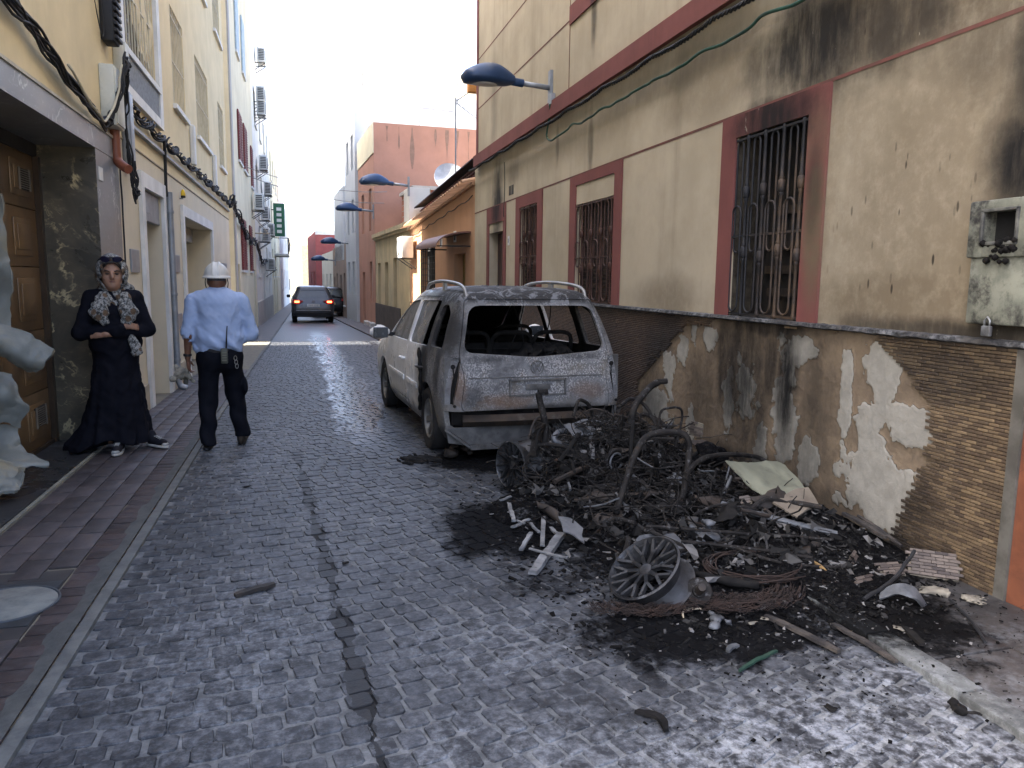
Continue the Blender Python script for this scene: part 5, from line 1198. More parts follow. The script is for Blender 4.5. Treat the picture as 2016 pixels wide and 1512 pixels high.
rb = t.blobs(x, z, [(-.3,.58,.35,.10,.7), (.5,.66,.25,.12,.5), (-.75,.72,.10,.25,.6)], n2, .8); metal = t.mix(rb, metal, (.12,.065,.032))
side = t.ramp(y, .20, .34)
sootside = t.blobs(y, z, [(.60,1.25,.55,.55,1), (.95,.80,.30,.55,.97), (.38,.95,.25,.6,.8), (.9,1.4,.4,.3,.95), (1.12,.55,.10,.30,.9), (.62,.52,.2,.3,.4)], n1, .7)
tail = t.mix(t.math('MULTIPLY', side, sootside), metal, t.mix(t.ramp(n2, .4, .7), (.0045,.0045,.005), (.02,.018,.016)))
c = t.mix(burn, white, tail)
c = t.mix(t.math('MULTIPLY', t.ramp(n1, .5, .7), t.ramp(y, 2.2, 1.2, 0, .6)), c, (.13,.115,.09))
roof = t.ramp(t.math('ADD', z, t.math('MULTIPLY', t.math('SUBTRACT', n1, .5), .05)), 1.44, 1.50)
roofc = t.mix(t.ramp(t.noise(O, 7, 7, .7, 1.2), .50, .60), (.010,.011,.0125), (.12,.126,.136))
c = t.mix(t.math('MULTIPLY', roof, t.ramp(y, 2.3, 1.7)), c, roofc)
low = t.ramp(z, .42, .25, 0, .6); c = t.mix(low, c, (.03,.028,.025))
t.bump(t.math('ADD', t.math('MULTIPLY', n3, .5), t.math('ADD', n2, t.math('MULTIPLY', bl, .6))), .35, .008)
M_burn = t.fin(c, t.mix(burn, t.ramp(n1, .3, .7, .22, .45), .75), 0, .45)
M_char = mk('charred_metal', (.006,.006,.006), (.015,.014,.013), 9, .85, coord='obj', dirt=(.03,.026,.022), dscale=4, dlo=.6, spec=.12)
M_rust = mk('rusted_beam', (.055,.038,.025), (.03,.024,.019), 7, .75, .3, coord='obj', dirt=(.14,.135,.125), dscale=2.2)
M_bare = mk('bare_tail_metal', (.135,.132,.125), (.075,.074,.072), 8, .6, .3, coord='obj', dirt=(.04,.034,.028), dscale=5)
CS = .93
car = thing('burnt_car', 'white people carrier parked by the wall, its rear burnt out to bare metal', 'car', (1.925, 6.22, -.02), math.radians(3.4)); car.scale = (CS,)*3
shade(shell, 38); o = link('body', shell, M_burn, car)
shade(gate, 38); tg = link('tailgate', gate, M_burn, car); tag(tg, 'blistered grey tailgate without glass')
link('cabin_lining', liner, M_char, car)
m = MB(); m.quad((-.66,3.30,1.04),(.66,3.30,1.04),(.56,2.40,1.48),(-.56,2.40,1.48)); m.build('windscreen', M_char, car)
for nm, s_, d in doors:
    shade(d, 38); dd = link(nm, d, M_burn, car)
    yh_ = 2.02 if nm == 'front_door' else 1.08
    zc = .80; wx = .893*s_
    m = MB(); m.tube(smoothpath([(wx-.01*s_,yh_-.09,zc),(wx+.03*s_,yh_-.07,zc+.004),(wx+.034*s_,yh_+.05,zc+.004),(wx-.01*s_,yh_+.09,zc)], 5), .014, 8); m.build('handle', M_burn, dd, True)
    ya, yb = (1.95,2.95) if nm == 'front_door' else (1.22,1.80)
    m = MB(); m.bbox(min(wx,wx+.016*s_),max(wx,wx+.016*s_),ya,yb,.555,.615,.006); m.build('side_moulding', M_burn, dd, 40)
# smoked glass left in the front half
t = NT('smoked_glass'); O = t.obj(); n = t.noise(O, 3, 6); x, y, z = t.xyz(O)
M_smoke = t.fin(t.mix(t.ramp(n, .3, .7), (.12,.117,.11), (.06,.06,.058)), t.ramp(n, .3, .7, .2, .45), 0, .6)
def pane(poly, s_, name, mat, zref):
    """flat glass set just inside the leaning side"""
    def wx(z): return np.interp(z, [a[0] for a in TS], [a[3] for a in TS])-.018
    m = MB(); n = len(poly); m.add([(s_*wx(p[1]), p[0], p[1]) for p in poly]+[(s_*(wx(p[1])-.006), p[0], p[1]) for p in poly], [tuple(range(n)), tuple(range(n, 2*n))[::-1]]+[(i,(i+1) % n,n+(i+1) % n,n+i) for i in range(n)])
    return m.build(name, mat, car)
for s_ in (-1, 1):
    if s_ < 0:
        pane(fwin, s_, 'window_pane', M_smoke, 0)
        pane(rpoly([(1.24,1.015),(1.83,1.00),(1.82,1.455),(1.16,1.465),(1.21,1.25)], .03), s_, 'window_pane', M_smoke, 0)
# tail: bumper beam, crash panel, lamp wells, plate recess
m = MB(); m.tube([(-.70,.10,.40),(-.4,.035,.405),(0,.02,.405),(.4,.035,.405),(.70,.10,.40)], .055, 4); m.build('bumper_beam', M_rust, car, 30)
m = MB(); m.prism([(-.83,.20),(-.66,.17),(.66,.17),(.83,.20),(.86,.34),(-.86,.34)], 1, .10, .128); m.box(-.70,.70,.125,.6,.17,.20); m.build('rear_panel', M_bare, car)
m = MB(); m.bar((-.86,.11,.33),(-.64,.04,.165),.05,.02); m.bar((.86,.11,.33),(.64,.04,.165),.05,.02); m.bar((-.64,.04,.165),(.64,.04,.165),.03,.05); m.build('bumper_carrier', M_bare, car)
m = MB(); m.box(-.80,.80,.131,.16,.36,.50); m.build('tail_crossmember', M_char, car)
for s_ in (-1, 1):
    pl = [(s_*.705,.975),(s_*.865,.985),(s_*.872,.565),(s_*.80,.565),(s_*.745,.80)]
    m = MB(); m.prism(pl, 1, .118, .135); lw = m.build('lamp_well', M_bare, car); tag(lw, 'empty tail lamp socket with bare metal')
    m = MB(); m.lathe([(.0,0),(.022,0),(.022,.01),(.0,.01)], 12, Matrix.Translation((s_*.79,.117,.90)) @ Matrix.Rotation(PI/2, 4, 'X')); m.build('bulb_hole', M_dark, lw)
    m = MB(); m.tube(smoothpath([(s_*.79,.11,.89),(s_*.785,.10,.8),(s_*.80,.09,.66),(s_*.80,.06,.5),(s_*.81,.04,.38)], 5), .006, 5); m.build('burnt_wire', M_char, lw)
    m = MB(); m.lathe([(.0,0),(.014,0),(.014,.01),(.0,.01)], 10, Matrix.Translation((s_*.80,.012,.555)) @ Matrix.Rotation(PI/2, 4, 'X')); m.build('bolt_hole', M_dark, lw)
    for yy in (.78, 3.46):
        m = MB(); m.lathe([(.355,-.16),(.37,-.16),(.37,.0),(.355,.0)], 28, Matrix.Translation((s_*.76,yy,.315)) @ Matrix.Rotation(PI/2*s_, 4, 'Y'), True); m.build('wheel_arch', M_char, car, 40)
def gatey(z): return np.interp(z, [a[0] for a in TS], [a[1] for a in TS])
m = MB()
for zz_ in (.80,): m.bar((-.66,gatey(.80)-.001,.80),(.66,gatey(.80)-.001,.80),.012,.010)
m.build('crease_line', M_bare, tg)
m = MB()
for a in ((-.28,.28,.625,.64),(-.28,.28,.765,.78),(-.28,-.265,.625,.78),(.265,.28,.625,.78)): m.box(a[0],a[1],.008,.03,a[2],a[3])
m.build('plate_recess', M_bare, tg)
m = MB(); m.bbox(-.12,.12,.012,.03,.68,.735,.004); m.build('plate_lip', M_bare, tg, 40)
# maker's ring on the gate
m = MB(); yb = gatey(.88)-.004; R_ = .062
m.tube([(R_*math.cos(a*PI/16), yb, .885+R_*math.sin(a*PI/16)) for a in range(32)], .006, 6, True)
for a, b in (((-.035,.05),(-.012,.004)),((-.012,.004),(0,.03)),((0,.03),(.012,.004)),((.012,.004),(.035,.05)),((-.05,.02),(-.022,-.045)),((-.022,-.045),(0,-.008)),((0,-.008),(.022,-.045)),((.022,-.045),(.05,.02))): m.bar((a[0],yb,.885+a[1]),(b[0],yb,.885+b[1]),.007,.006)
m.build('emblem', M_bare, tg)
m = MB(); m.bar((-.18,.30,1.515),(.18,.30,1.515),.02,.02); m.build('brake_light_slot', M_dark, car)
# roof rails
M_rail = mk('roof_rail', (.32,.32,.315), (.24,.24,.235), 6, .4, .5, coord='obj')
for s_ in (-1, 1):
    m = MB(); pts = smoothpath([(s_*.60,.34,1.51),(s_*.605,.42,1.60),(s_*.60,.70,1.645),(s_*.59,1.4,1.665),(s_*.585,2.0,1.63),(s_*.575,2.2,1.55)], 6); m.tube(pts, .017, 8); rl = m.build('roof_rail', M_rail, car, True)
    m = MB(); m.box(s_*.59-.014,s_*.59+.014,1.2,1.3,1.56,1.66); m.build('rail_foot', M_rail, rl)
# peeled paint flakes on the roof
for k in range(16):
    yy, xx = random.uniform(.45,1.7), random.uniform(-.42,.42); a = random.uniform(0,6); L_ = random.uniform(.06,.17); z0 = 1.607-.02*abs(xx)-(.02 if yy < .6 else 0)
    c_, s2 = math.cos(a), math.sin(a)
    sheet('paint_flake', [[(xx-c_*L_,yy-s2*L_,z0),(xx,yy,z0+.012),(xx+c_*L_,yy+s2*L_,z0+.004)],[(xx-c_*L_-s2*.06,yy-s2*L_+c_*.06,z0+.005),(xx-s2*.06,yy+c_*.06,z0+.018),(xx+c_*L_-s2*.05,yy+s2*L_+c_*.05,z0+.003)]], M_burn, car, .003, .014, 16, k, 10, 6, .02)
# mirrors
for s_ in (-1, 1):
    m = MB()
    v = []; f = []
    for i in range(9):
        q = i/8; r1 = math.sin(PI*(.12+.76*q)); 
        for k in range(12): a = 2*PI*k/12; v.append((s_*(.90+.24*q), 2.90+.055*r1*math.cos(a)*1.3, 1.03+.085*r1*math.sin(a)))
    for i in range(8):
        for k in range(12): f.append((i*12+k,i*12+(k+1) % 12,(i+1)*12+(k+1) % 12,(i+1)*12+k))
    f += [tuple(range(12)), tuple(range(96,108))]; m.add(v, f); mr = m.build('wing_mirror', M_burn, car, 50)
    m = MB(); m.bbox(min(s_*.93,s_*1.11),max(s_*.93,s_*1.11),2.815,2.835,.965,1.095,.008); m.build('mirror_glass', M_glass, mr)
    m = MB(); m.bar((s_*.84,2.92,1.0),(s_*.93,2.9,1.01),.06,.05); m.build('mirror_foot', M_black, mr)
# wheels
M_tyre = mk('tyre', (.010,.010,.0105), (.02,.019,.018), 12, .85, coord='obj'); M_rim = mk('alloy_rim', (.21,.207,.198), (.13,.127,.12), 8, .5, .5, coord='obj', dirt=(.1,.09,.08), dscale=4)
def wheel(parent, c, s_, R=.315, rim=.205, W=.205, ns=7, mt=M_tyre, mr=M_rim, burnt=False, flat=0):
    T = Matrix.Translation(c) @ Matrix.Rotation(PI/2*s_, 4, 'Y')
    e = thing('wheel', None, None); e.parent = parent; e.location = c
    T = Matrix.Rotation(PI/2*s_, 4, 'Y')
    w2 = W/2
    m = MB(); m.lathe([(rim,-w2*.8),(R*.85,-w2),(R*.95,-w2*.92),(R,-w2*.6),(R,w2*.6),(R*.95,w2*.92),(R*.85,w2),(rim,w2*.8)], 40, T, True); ty = m.build('tyre', mt, e, 40)
    m = MB(); m.lathe([(rim,-w2*.8),(rim,w2*.72),(rim-.012,w2*.86),(rim-.03,w2*.6),(rim-.035,-w2*.8)], 36, T, True)
    m.lathe([(.001,w2*.5),(.058,w2*.48),(.06,w2*.2),(.001,w2*.2)], 20, T)
    for k in range(ns):
        a = 2*PI*k/ns; d = Vector((math.cos(a), math.sin(a), 0)); p = Vector((-math.sin(a), math.cos(a), 0))
        v = []
        for r0, ww, h in ((.045,.032,w2*.45),(rim*.55,.026,w2*.58),(rim-.012,.040,w2*.72)):
            for hh in (h, h-.03): v += [T @ (d*r0+p*ww+Vector((0,0,hh))), T @ (d*r0-p*ww+Vector((0,0,hh)))]
        m.add(v, [(0,1,5,4),(4,5,9,8),(2,6,7,3),(6,10,11,7),(0,4,6,2),(4,8,10,6),(1,3,7,5),(5,7,11,9)])
    m.build('rim', mr, e, 40)
    m = MB(); m.lathe([(.001,-.03),(rim*.8,-.03),(rim*.8,-.02),(.001,-.02)], 24, T); m.build('brake_disc', M_char, e)
    return e
for yy in (.78, 3.46):
    for s_ in (-1, 1): wheel(car, (s_*.785, yy, .315), s_)
# gutted cabin: seat frames, floor, belt straps
m = MB(); m.box(-.78,.78,.2,3.3,.305,.335); m.build('cabin_floor', M_char, car)
for yy, xs in ((1.0,(-.45,0,.45)),(2.05,(-.38,.38))):
    for xx in xs:
        m = MB(); m.tube(smoothpath([(xx-.20,yy,.5),(xx-.21,yy-.12,.85),(xx-.19,yy-.2,1.12),(xx,yy-.21,1.16),(xx+.19,yy-.2,1.12),(xx+.21,yy-.12,.85),(xx+.20,yy,.5)], 5), .022, 7); m.box(xx-.2,xx+.2,yy-.02,yy+.4,.42,.5)
        for k in range(4): m.bar((xx-.2,yy-.06-.04*k,.66+.11*k),(xx+.2,yy-.06-.04*k,.66+.11*k),.02,.012)
        m.box(xx-.18,xx+.18,yy-.14,yy-.08,.55,1.05); m.build('seat_frame', M_char, car)
m = MB(); m.box(-.72,.72,2.75,3.15,.55,.93); m.build('dashboard', M_char, car)
m = MB(); m.tube([(-.38+.17*math.cos(a*PI/10), 2.62-.06*math.sin(a*PI/10), .88+.16*math.sin(a*PI/10)) for a in range(20)], .014, 6, True); m.build('steering_wheel', M_char, car)
m = MB()
for a, b in (((-.12,.5,1.5),(.05,.55,1.0)),((.02,.5,1.5),(-.1,.6,1.0)),((.3,.5,1.5),(.25,.6,1.02))): m.tube(arc(a, b, .03, 8, (1,0,0)), .006, 5)
m.build('hanging_wires', M_char, car)
for k in range(5):
    xx = random.uniform(-.1,.6); sheet('charred_trim', [[(xx-.15,.3,.92),(xx,.32,1.0),(xx+.15,.3,.95)],[(xx-.15,.45,.95),(xx,.5,1.05),(xx+.18,.45,1.0)],[(xx-.1,.6,.9),(xx,.62,.98),(xx+.1,.6,.9)]], M_char, car, .01, .06, 8, k, 10, 10, .03)
# torn rear quarter seal
m = MB(); m.tube(smoothpath([(-.895,1.12,.99),(-.90,1.06,.86),(-.905,1.0,.72),(-.91,.97,.6),(-.905,1.02,.48),(-.89,1.08,.36)], 5), [.012+.012*abs(math.sin(i*.7)) for i in range(26)], 7); m.build('scorched_seam', M_char, car, True)

# ---- grey off-roader driving away
SS = densify([(.30,.10,4.3,.84,.12,.3),(.45,.03,4.40,.90,.18,.4),(.65,.02,4.42,.92,.2,.42),(.85,.05,4.35,.92,.2,.44),(.98,.10,4.15,.905,.2,.46),(1.06,.14,3.5,.885,.2,.42),(1.18,.20,3.1,.83,.19,.36),(1.35,.30,2.75,.755,.18,.3),(1.48,.37,2.5,.70,.17,.28),(1.57,.42,2.25,.645,.15,.25),(1.62,.55,1.9,.54,.12,.2),(1.64,.9,1.5,.3,.1,.1)])
M_suv = mk('grey_car_paint', (.065,.065,.068), (.055,.055,.058), 3, .25, .35, bump=.02, coord='obj', spec=.6); M_cglass = glassy('car_glass', (.035,.045,.045), .05)
def make_suv(name, label, loc, rz, scale, paint, detail=True):
    r = thing(name, label, 'car', loc, rz); r.scale = (scale,)*3
    body = car_solid('b', SS)
    for poly, ax, a, b in ((rpoly([(-.60,1.10),(.60,1.10),(.53,1.46),(-.53,1.46)], .06), 1, -.2, .62), (rpoly([(.75,1.09),(3.0,1.07),(2.4,1.47),(.95,1.49)], .06), 0, -1.2, 1.2)): body = boolean(body, prism_mesh(poly, ax, a, b)) if ax == 1 else body
    for s_ in (-1, 1):
        c_ = rpoly([(.75,1.09),(3.0,1.07),(2.4,1.47),(.95,1.49)], .06); body = boolean(body, prism_mesh(c_, 0, *sorted((s_*.6, s_*1.2))))
        for yy in (.85, 3.5): body = boolean(body, cyl_mesh((0, yy, .35), .40, s_*.62, s_*1.1))
    shade(body, 38); link('body', body, paint, r)
    gl = car_solid('g', SS, .025, 1.0, 1.6); shade(gl, 38); link('windows', gl, M_cglass, r)
    for s_ in (-1, 1):
        for yy in (.85, 3.5): wheel(r, (s_*.80, yy, .35), s_, .355, .23, .22, 5)
        m = MB(); m.bbox(min(s_*.95,s_*1.12),max(s_*.95,s_*1.12),2.75,2.86,1.06,1.2,.03); m.build('wing_mirror', M_black, r, 40)
        m = MB(); m.prism(rpoly([(s_*.42,.98),(s_*.90,1.06),(s_*.91,.86),(s_*.60,.83)] if s_ > 0 else [(s_*.60,.83),(s_*.91,.86),(s_*.90,1.06),(s_*.42,.98)], .03), 1, .02, .22); tl = m.build('tail_lamp', M_tail, r)
        m = MB(); m.bbox(min(s_*.60,s_*.80),max(s_*.60,s_*.80),.005,.03,.90,.98,.01); m.build('lit_lamp', M_tlit, tl)
    m = MB(); m.bbox(-.16,.16,.40,.46,1.50,1.54,.01); m.build('brake_light', M_tlit, r)
    m = MB(); m.bbox(-.27,.27,.018,.04,.72,.84,.006); pt = m.build('licence_plate', M_white, r)
    cu = bpy.data.curves.new('plate_text', 'FONT'); cu.body = '1009 LMP'; cu.size = .115; cu.align_x = 'CENTER'; cu.align_y = 'CENTER'; cu.extrude = .001
    tob = bpy.data.objects.new('tmp', cu); COL.objects.link(tob); dg = bpy.context.evaluated_depsgraph_get(); dg.update(); tm = bpy.data.meshes.new_from_object(tob.evaluated_get(dg)); bpy.data.objects.remove(tob)
    to = link('plate_characters', tm, M_black, pt); to.location = (0,.015,.78); to.rotation_euler = (PI/2,0,0)
    m = MB(); m.tube([(.055*math.cos(a*PI/12), .045, .955+.055*math.sin(a*PI/12)) for a in range(24)], .008, 6, True); m.bar((-.03,.045,.99),(0,.045,.92),.01,.01); m.bar((.03,.045,.99),(0,.045,.92),.01,.01); m.build('emblem', M_rail, r)
    m = MB(); m.bbox(-.82,.82,.0,.12,.40,.50,.02); m.build('bumper_trim', M_black, r, 40); m = MB(); m.bbox(-.75,.75,-.01,.02,.545,.57,.006); m.build('chrome_strip', M_rail, r)
    m = MB(); m.box(-.7,.7,.1,4.2,.26,.34); m.build('underbody', M_black, r)
    return r
t = NT('tail_lamp_red'); M_tail = t.fin((.30,.012,.012), .2)
t = NT('tail_lamp_lit'); t.b.inputs['Emission Color'].default_value = (1,.10,.03,1); t.b.inputs['Emission Strength'].default_value = 2.2; M_tlit = t.fin((.8,.1,.05), .3)
p = at(617, 630, z=gz(36)); yS = 35.2; xS = at(617, 600, y=yS).x
suv = make_suv('grey_car', 'grey off-road car driving away with its brake lights lit', (xS, yS, gz(yS)), math.radians(1.5), 1.0, M_suv)
dk = car_solid('b', SS); shade(dk, 38); yD = 42.5
dc = thing('dark_car', 'dark car half hidden behind the grey off-road car', 'car', (at(650, 600, y=yD).x, yD, gz(yD)), math.radians(2.5)); link('body', dk, mk('dark_car_paint', (.009,.0095,.011), None, 4, .2, .2, bump=.02, spec=.6), dc)
m = MB(); m.bbox(-.27,.27,.01,.03,.70,.82,.006); m.build('licence_plate', mk('plate_yellow', (.45,.42,.2)), dc)
for s_ in (-1, 1):
    m = MB(); m.bbox(min(s_*.95,s_*1.12),max(s_*.95,s_*1.12),2.75,2.86,1.06,1.2,.03); m.build('wing_mirror', M_black, dc, 40)
    for yy in (.85, 3.5): wheel(dc, (s_*.80, yy, .35), s_, .355, .23, .22, 5)
    m = MB(); m.bbox(min(s_*.62,s_*.9),max(s_*.62,s_*.9),.0,.1,.9,1.02,.01); m.build('tail_lamp', M_tail, dc)
gl = car_solid('g', SS, -.004, 1.12, 1.5); shade(gl, 38); link('windows', gl, M_cglass, dc)
# ================================================================== PEOPLE (implicit surfaces, meshed by surface nets)
def surface_net(f, lo, hi, h):
    lo, hi = np.array(lo, float), np.array(hi, float); n = np.ceil((hi-lo)/h).astype(int)+1
    g = np.stack(np.meshgrid(*[lo[i]+h*np.arange(n[i]) for i in range(3)], indexing='ij'), -1).astype(np.float32)
    d = f(g); ins = d < 0
    c = np.zeros(tuple(n-1), int)
    for a in (0,1):
        for b in (0,1):
            for e in (0,1): c += ins[a:n[0]-1+a, b:n[1]-1+b, e:n[2]-1+e]
    act = (c > 0) & (c < 8); idx = -np.ones(act.shape, int); cells = np.argwhere(act); idx[act] = np.arange(len(cells))
    acc = np.zeros((len(cells), 3)); cnt = np.zeros(len(cells))
    cor = [np.array(q) for q in ((0,0,0),(1,0,0),(0,1,0),(1,1,0),(0,0,1),(1,0,1),(0,1,1),(1,1,1))]
    for a in range(8):
        for b in range(a+1, 8):
            if np.abs(cor[a]-cor[b]).sum() != 1: continue
            A, B = cells+cor[a], cells+cor[b]; da, db = d[tuple(A.T)], d[tuple(B.T)]; cr = (da < 0) != (db < 0)
            t_ = np.where(cr, da/(da-db+1e-12), 0); p = A+(B-A)*t_[:, None]; acc[cr] += p[cr]; cnt[cr] += 1
    V = lo+h*(acc/cnt[:, None]); F = []
    for ax in range(3):
        o1, o2 = [(1,2),(2,0),(0,1)][ax]; e = np.zeros(3, int); e[ax] = 1
        sl0 = [slice(None)]*3; sl1 = [slice(None)]*3; sl0[ax] = slice(0, n[ax]-1); sl1[ax] = slice(1, n[ax])
        ed = ins[tuple(sl0)] != ins[tuple(sl1)]; E_ = np.argwhere(ed)
        E_ = E_[(E_[:, o1] > 0) & (E_[:, o2] > 0) & (E_[:, o1] < n[o1]-1) & (E_[:, o2] < n[o2]-1)]
        u = np.zeros(3, int); u[o1] = 1; w_ = np.zeros(3, int); w_[o2] = 1
        q = np.stack([idx[tuple((E_-u-w_).T)], idx[tuple((E_-w_).T)], idx[tuple(E_.T)], idx[tuple((E_-u).T)]], 1)
        fl = ins[tuple(E_.T)]; q[~fl] = q[~fl][:, ::-1]; F.append(q)
    return V, np.concatenate(F)
def cap(p, a, b, ra, rb, sq=None):
    a, b = np.array(a, np.float32), np.array(b, np.float32); s = np.array(sq if sq else (1,1,1), np.float32)
    P, A, B = p*s, a*s, b*s; ab = B-A; t_ = np.clip(((P-A) @ ab)/max(1e-9, ab @ ab), 0, 1)
    return np.linalg.norm(P-A-t_[..., None]*ab, axis=-1)-(ra+(rb-ra)*t_)
def ell(p, c, r):
    r = np.array(r, np.float32); q = (p-np.array(c, np.float32))/r; k = np.linalg.norm(q, axis=-1); return (k-1)*r.min()*.9
def smin(a, b, k): h_ = np.clip(.5+.5*(b-a)/k, 0, 1); return b+(a-b)*h_-k*h_*(1-h_)
def union(lst, k):
    r = lst[0]
    for d in lst[1:]: r = smin(r, d, k)
    return r
def nz(p, sc, seed=0):
    """cheap smooth wrinkle field"""
    x, y, z = p[..., 0]*sc, p[..., 1]*sc, p[..., 2]*sc
    return (np.sin(x*1.3+1.7*np.sin(z*.9+seed)+y)+np.sin(z*1.7+1.3*np.sin(x*1.1+seed*2)-y*1.2)+np.sin(y*1.5+x*.8-z*.6+seed))/3
def skinmesh(name, f, lo, hi, h, mat, parent, smooth=2):
    V, F = surface_net(f, lo, hi, h); me = bpy.data.meshes.new(name); me.from_pydata(V.tolist(), [], F.tolist())
    bm = bmesh.new(); bm.from_mesh(me)
    for _ in range(smooth): bmesh.ops.smooth_vert(bm, verts=bm.verts[:], factor=.5, use_axis_x=True, use_axis_y=True, use_axis_z=True)
    bmesh.ops.recalc_face_normals(bm, faces=bm.faces[:]); bm.to_mesh(me); bm.free(); shade(me, True)
    return link(name, me, mat, parent)
def cloth(name, c1, c2, sc=9, rough=.85):
    return mk(name, c1, c2, sc, rough, coord='obj', bump=.25, bscale=160, spec=.06, bdist=.002)
def skin(name, c1, c2):
    t = NT(name); O = t.obj(); t.put(t.b.inputs['Subsurface Weight'], .08); return t.fin(t.mix(t.ramp(t.noise(O, 14, 5), .35, .7), c1, c2), .5, 0, .4)
M_skin = skin('skin', (.265,.15,.097), (.225,.122,.078)); M_skin2 = skin('tanned_skin', (.155,.075,.046), (.12,.057,.034))
M_shoe = cloth('canvas_shoe', (.012,.012,.016), (.02,.02,.024)); M_sole = mk('white_sole', (.38,.375,.345), (.3,.295,.27), 8, .7, coord='obj')

# ---- woman in black with a patterned headscarf, arms folded; faces the camera (-y), standing against the marble
wo = thing('person', 'woman in a long black dress and patterned headscarf, arms folded, by the marble wall', 'person', (-1.60, 7.28, .036), math.radians(13)); wo.scale = (.93, .95, .975)
EL_R, EL_L = (-.285,-.06,1.05), (.275,-.05,1.07)      # elbows (image left / right)
HD = (0,-.035,1.535)
HC = np.array((0,-.01,1.40), np.float32); HS = 1.14
def headspace(p): return (p-HC)/HS+HC
def headscale(o): o.scale = (HS,)*3; o.location = Vector([float(v) for v in HC*(1-HS)]); return o
def w_body(p):
    p0 = p; p = headspace(p)
    head = union([ell(p, (HD[0],HD[1]+.01,HD[2]+.02), (.084,.098,.118)), ell(p, (HD[0],HD[1]-.034,HD[2]-.055), (.066,.064,.072)), cap(p, (HD[0],HD[1]+.02,HD[2]-.05), (0,.0,1.35), .055, .06)], .03)
    nose = cap(p, (HD[0],HD[1]-.088,HD[2]+.018), (HD[0],HD[1]-.108,HD[2]-.022), .009, .0145)
    brow = cap(p, (HD[0]-.035,HD[1]-.080,HD[2]+.030), (HD[0]+.035,HD[1]-.080,HD[2]+.030), .012, .012)
    lips = cap(p, (HD[0]-.018,HD[1]-.083,HD[2]-.052), (HD[0]+.018,HD[1]-.083,HD[2]-.052), .0085, .0085)
    chin = ell(p, (HD[0],HD[1]-.072,HD[2]-.085), (.026,.022,.02))
    ck = union([ell(p, (s*.042+HD[0],HD[1]-.060,HD[2]-.018), (.028,.026,.03)) for s in (-1,1)], .01)
    eye = np.minimum(*[ell(p, (HD[0]+s*.033,HD[1]-.094,HD[2]+.008), (.019,.012,.010)) for s in (-1,1)])
    head = union([head, nose, brow, chin, ck], .014); head = smin(head, lips, .008); head = np.maximum(head, -eye)*HS; p = p0
    torso = union([cap(p, (0,.0,1.3), (0,.02,.95), .11, .12, (.8,1,1)), cap(p, (-.14,.01,1.33), (.14,.01,1.33), .06, .06)], .06)
    legs = union([cap(p, (s*.09,.0,.9), (s*.10,.0,.08), .09, .04) for s in (-1,1)], .04)
    # forearms and hands: her right forearm lies over the left one
    arms = union([cap(p, (-.2,.0,1.32), EL_R, .05,.045), cap(p, (.2,.0,1.32), EL_L, .05,.045), cap(p, EL_R, (.06,-.185,1.10), .042,.028), cap(p, EL_L, (-.08,-.165,1.045), .042,.028)], .02)
    hand = [ell(p, (.105,-.187,1.113), (.042,.020,.030))]
    for k in range(4): hand.append(cap(p, (.135,-.190,1.133-.014*k), (.178,-.170,1.122-.014*k), .0095,.008)); hand.append(cap(p, (.178,-.170,1.122-.014*k), (.192,-.145,1.112-.013*k), .008,.007))
    hand.append(cap(p, (.085,-.195,1.13), (.125,-.197,1.152), .011,.0085))
    h2 = [ell(p, (-.12,-.16,1.04), (.042,.02,.03))]
    for k in range(4): h2.append(cap(p, (-.15,-.158,1.058-.014*k), (-.20,-.135,1.052-.014*k), .0095,.008))
    d = smin(union([head, torso, legs], .03), arms, .03); d = smin(d, union(hand, .01), .015); return smin(d, union(h2, .01), .015)
skinmesh('body', w_body, (-.36,-.26,.0), (.36,.18,1.80), .0088, M_skin, wo, 1)
def w_dress(p):
    x, y, z = p[..., 0], p[..., 1], p[..., 2]
    torso = union([cap(p, (0,.0,1.32), (0,.02,1.0), .125, .150, (.72,1,1)), cap(p, (-.135,.01,1.355), (.135,.01,1.355), .070, .070), ell(p, (-.075,-.075,1.22), (.10,.085,.10)), ell(p, (.075,-.075,1.22), (.10,.085,.10)), ell(p, (0,.03,.93), (.20,.16,.16))], .07)
    # long skirt: flares to the hem, trailing to her right
    t_ = np.clip((1.0-z)/.94, 0, 1); cx = -.02*t_-.02*t_**3; rx = .165+.06*np.sin(t_*PI*.5)+.075*t_**2.2; ry = .135+.05*t_+.07*t_**2
    ang = np.arctan2((y-.01)/ry, (x-cx)/rx); fold = 1+.055*t_**1.2*np.sin(ang*9+1.2*np.sin(z*5))+.03*t_*np.sin(ang*17+z*3)
    flare = np.where(x-cx < 0, 1+.40*t_**6, 1+.02*t_)
    sk = (np.sqrt(((x-cx)/(rx*flare))**2+((y-.01)/ry)**2)/fold-1)*np.minimum(rx, ry)*.8
    hem = .075+.035*np.sin(ang*3+1)+.03*np.clip((x-.1)/.2, 0, 1)-.04*np.clip((-x-.1)/.25, 0, 1)
    sk = np.maximum(np.maximum(sk, hem-z), z-1.02)
    puff = [ell(p, (s*.190,.01,1.372), (.052,.06,.055)) for s in (-1,1)]
    slv = union([cap(p, (-.192,.01,1.33), EL_R, .066,.062), cap(p, (.192,.01,1.33), EL_L, .066,.062), cap(p, EL_R, (.045,-.182,1.098), .066,.045), cap(p, EL_L, (.005,-.168,1.052), .064,.046)]+puff, .03)
    d = smin(smin(torso, sk, .05), slv, .025)
    return d+.008*nz(p, 26, 1)*np.clip((1.6-z), .3, 1)+.004*nz(p, 60, 3)
skinmesh('dress', w_dress, (-.52,-.36,.0), (.46,.34,1.48), .0105, cloth('black_dress', (.005,.0055,.0085), (.0075,.008,.012)), wo, 1)
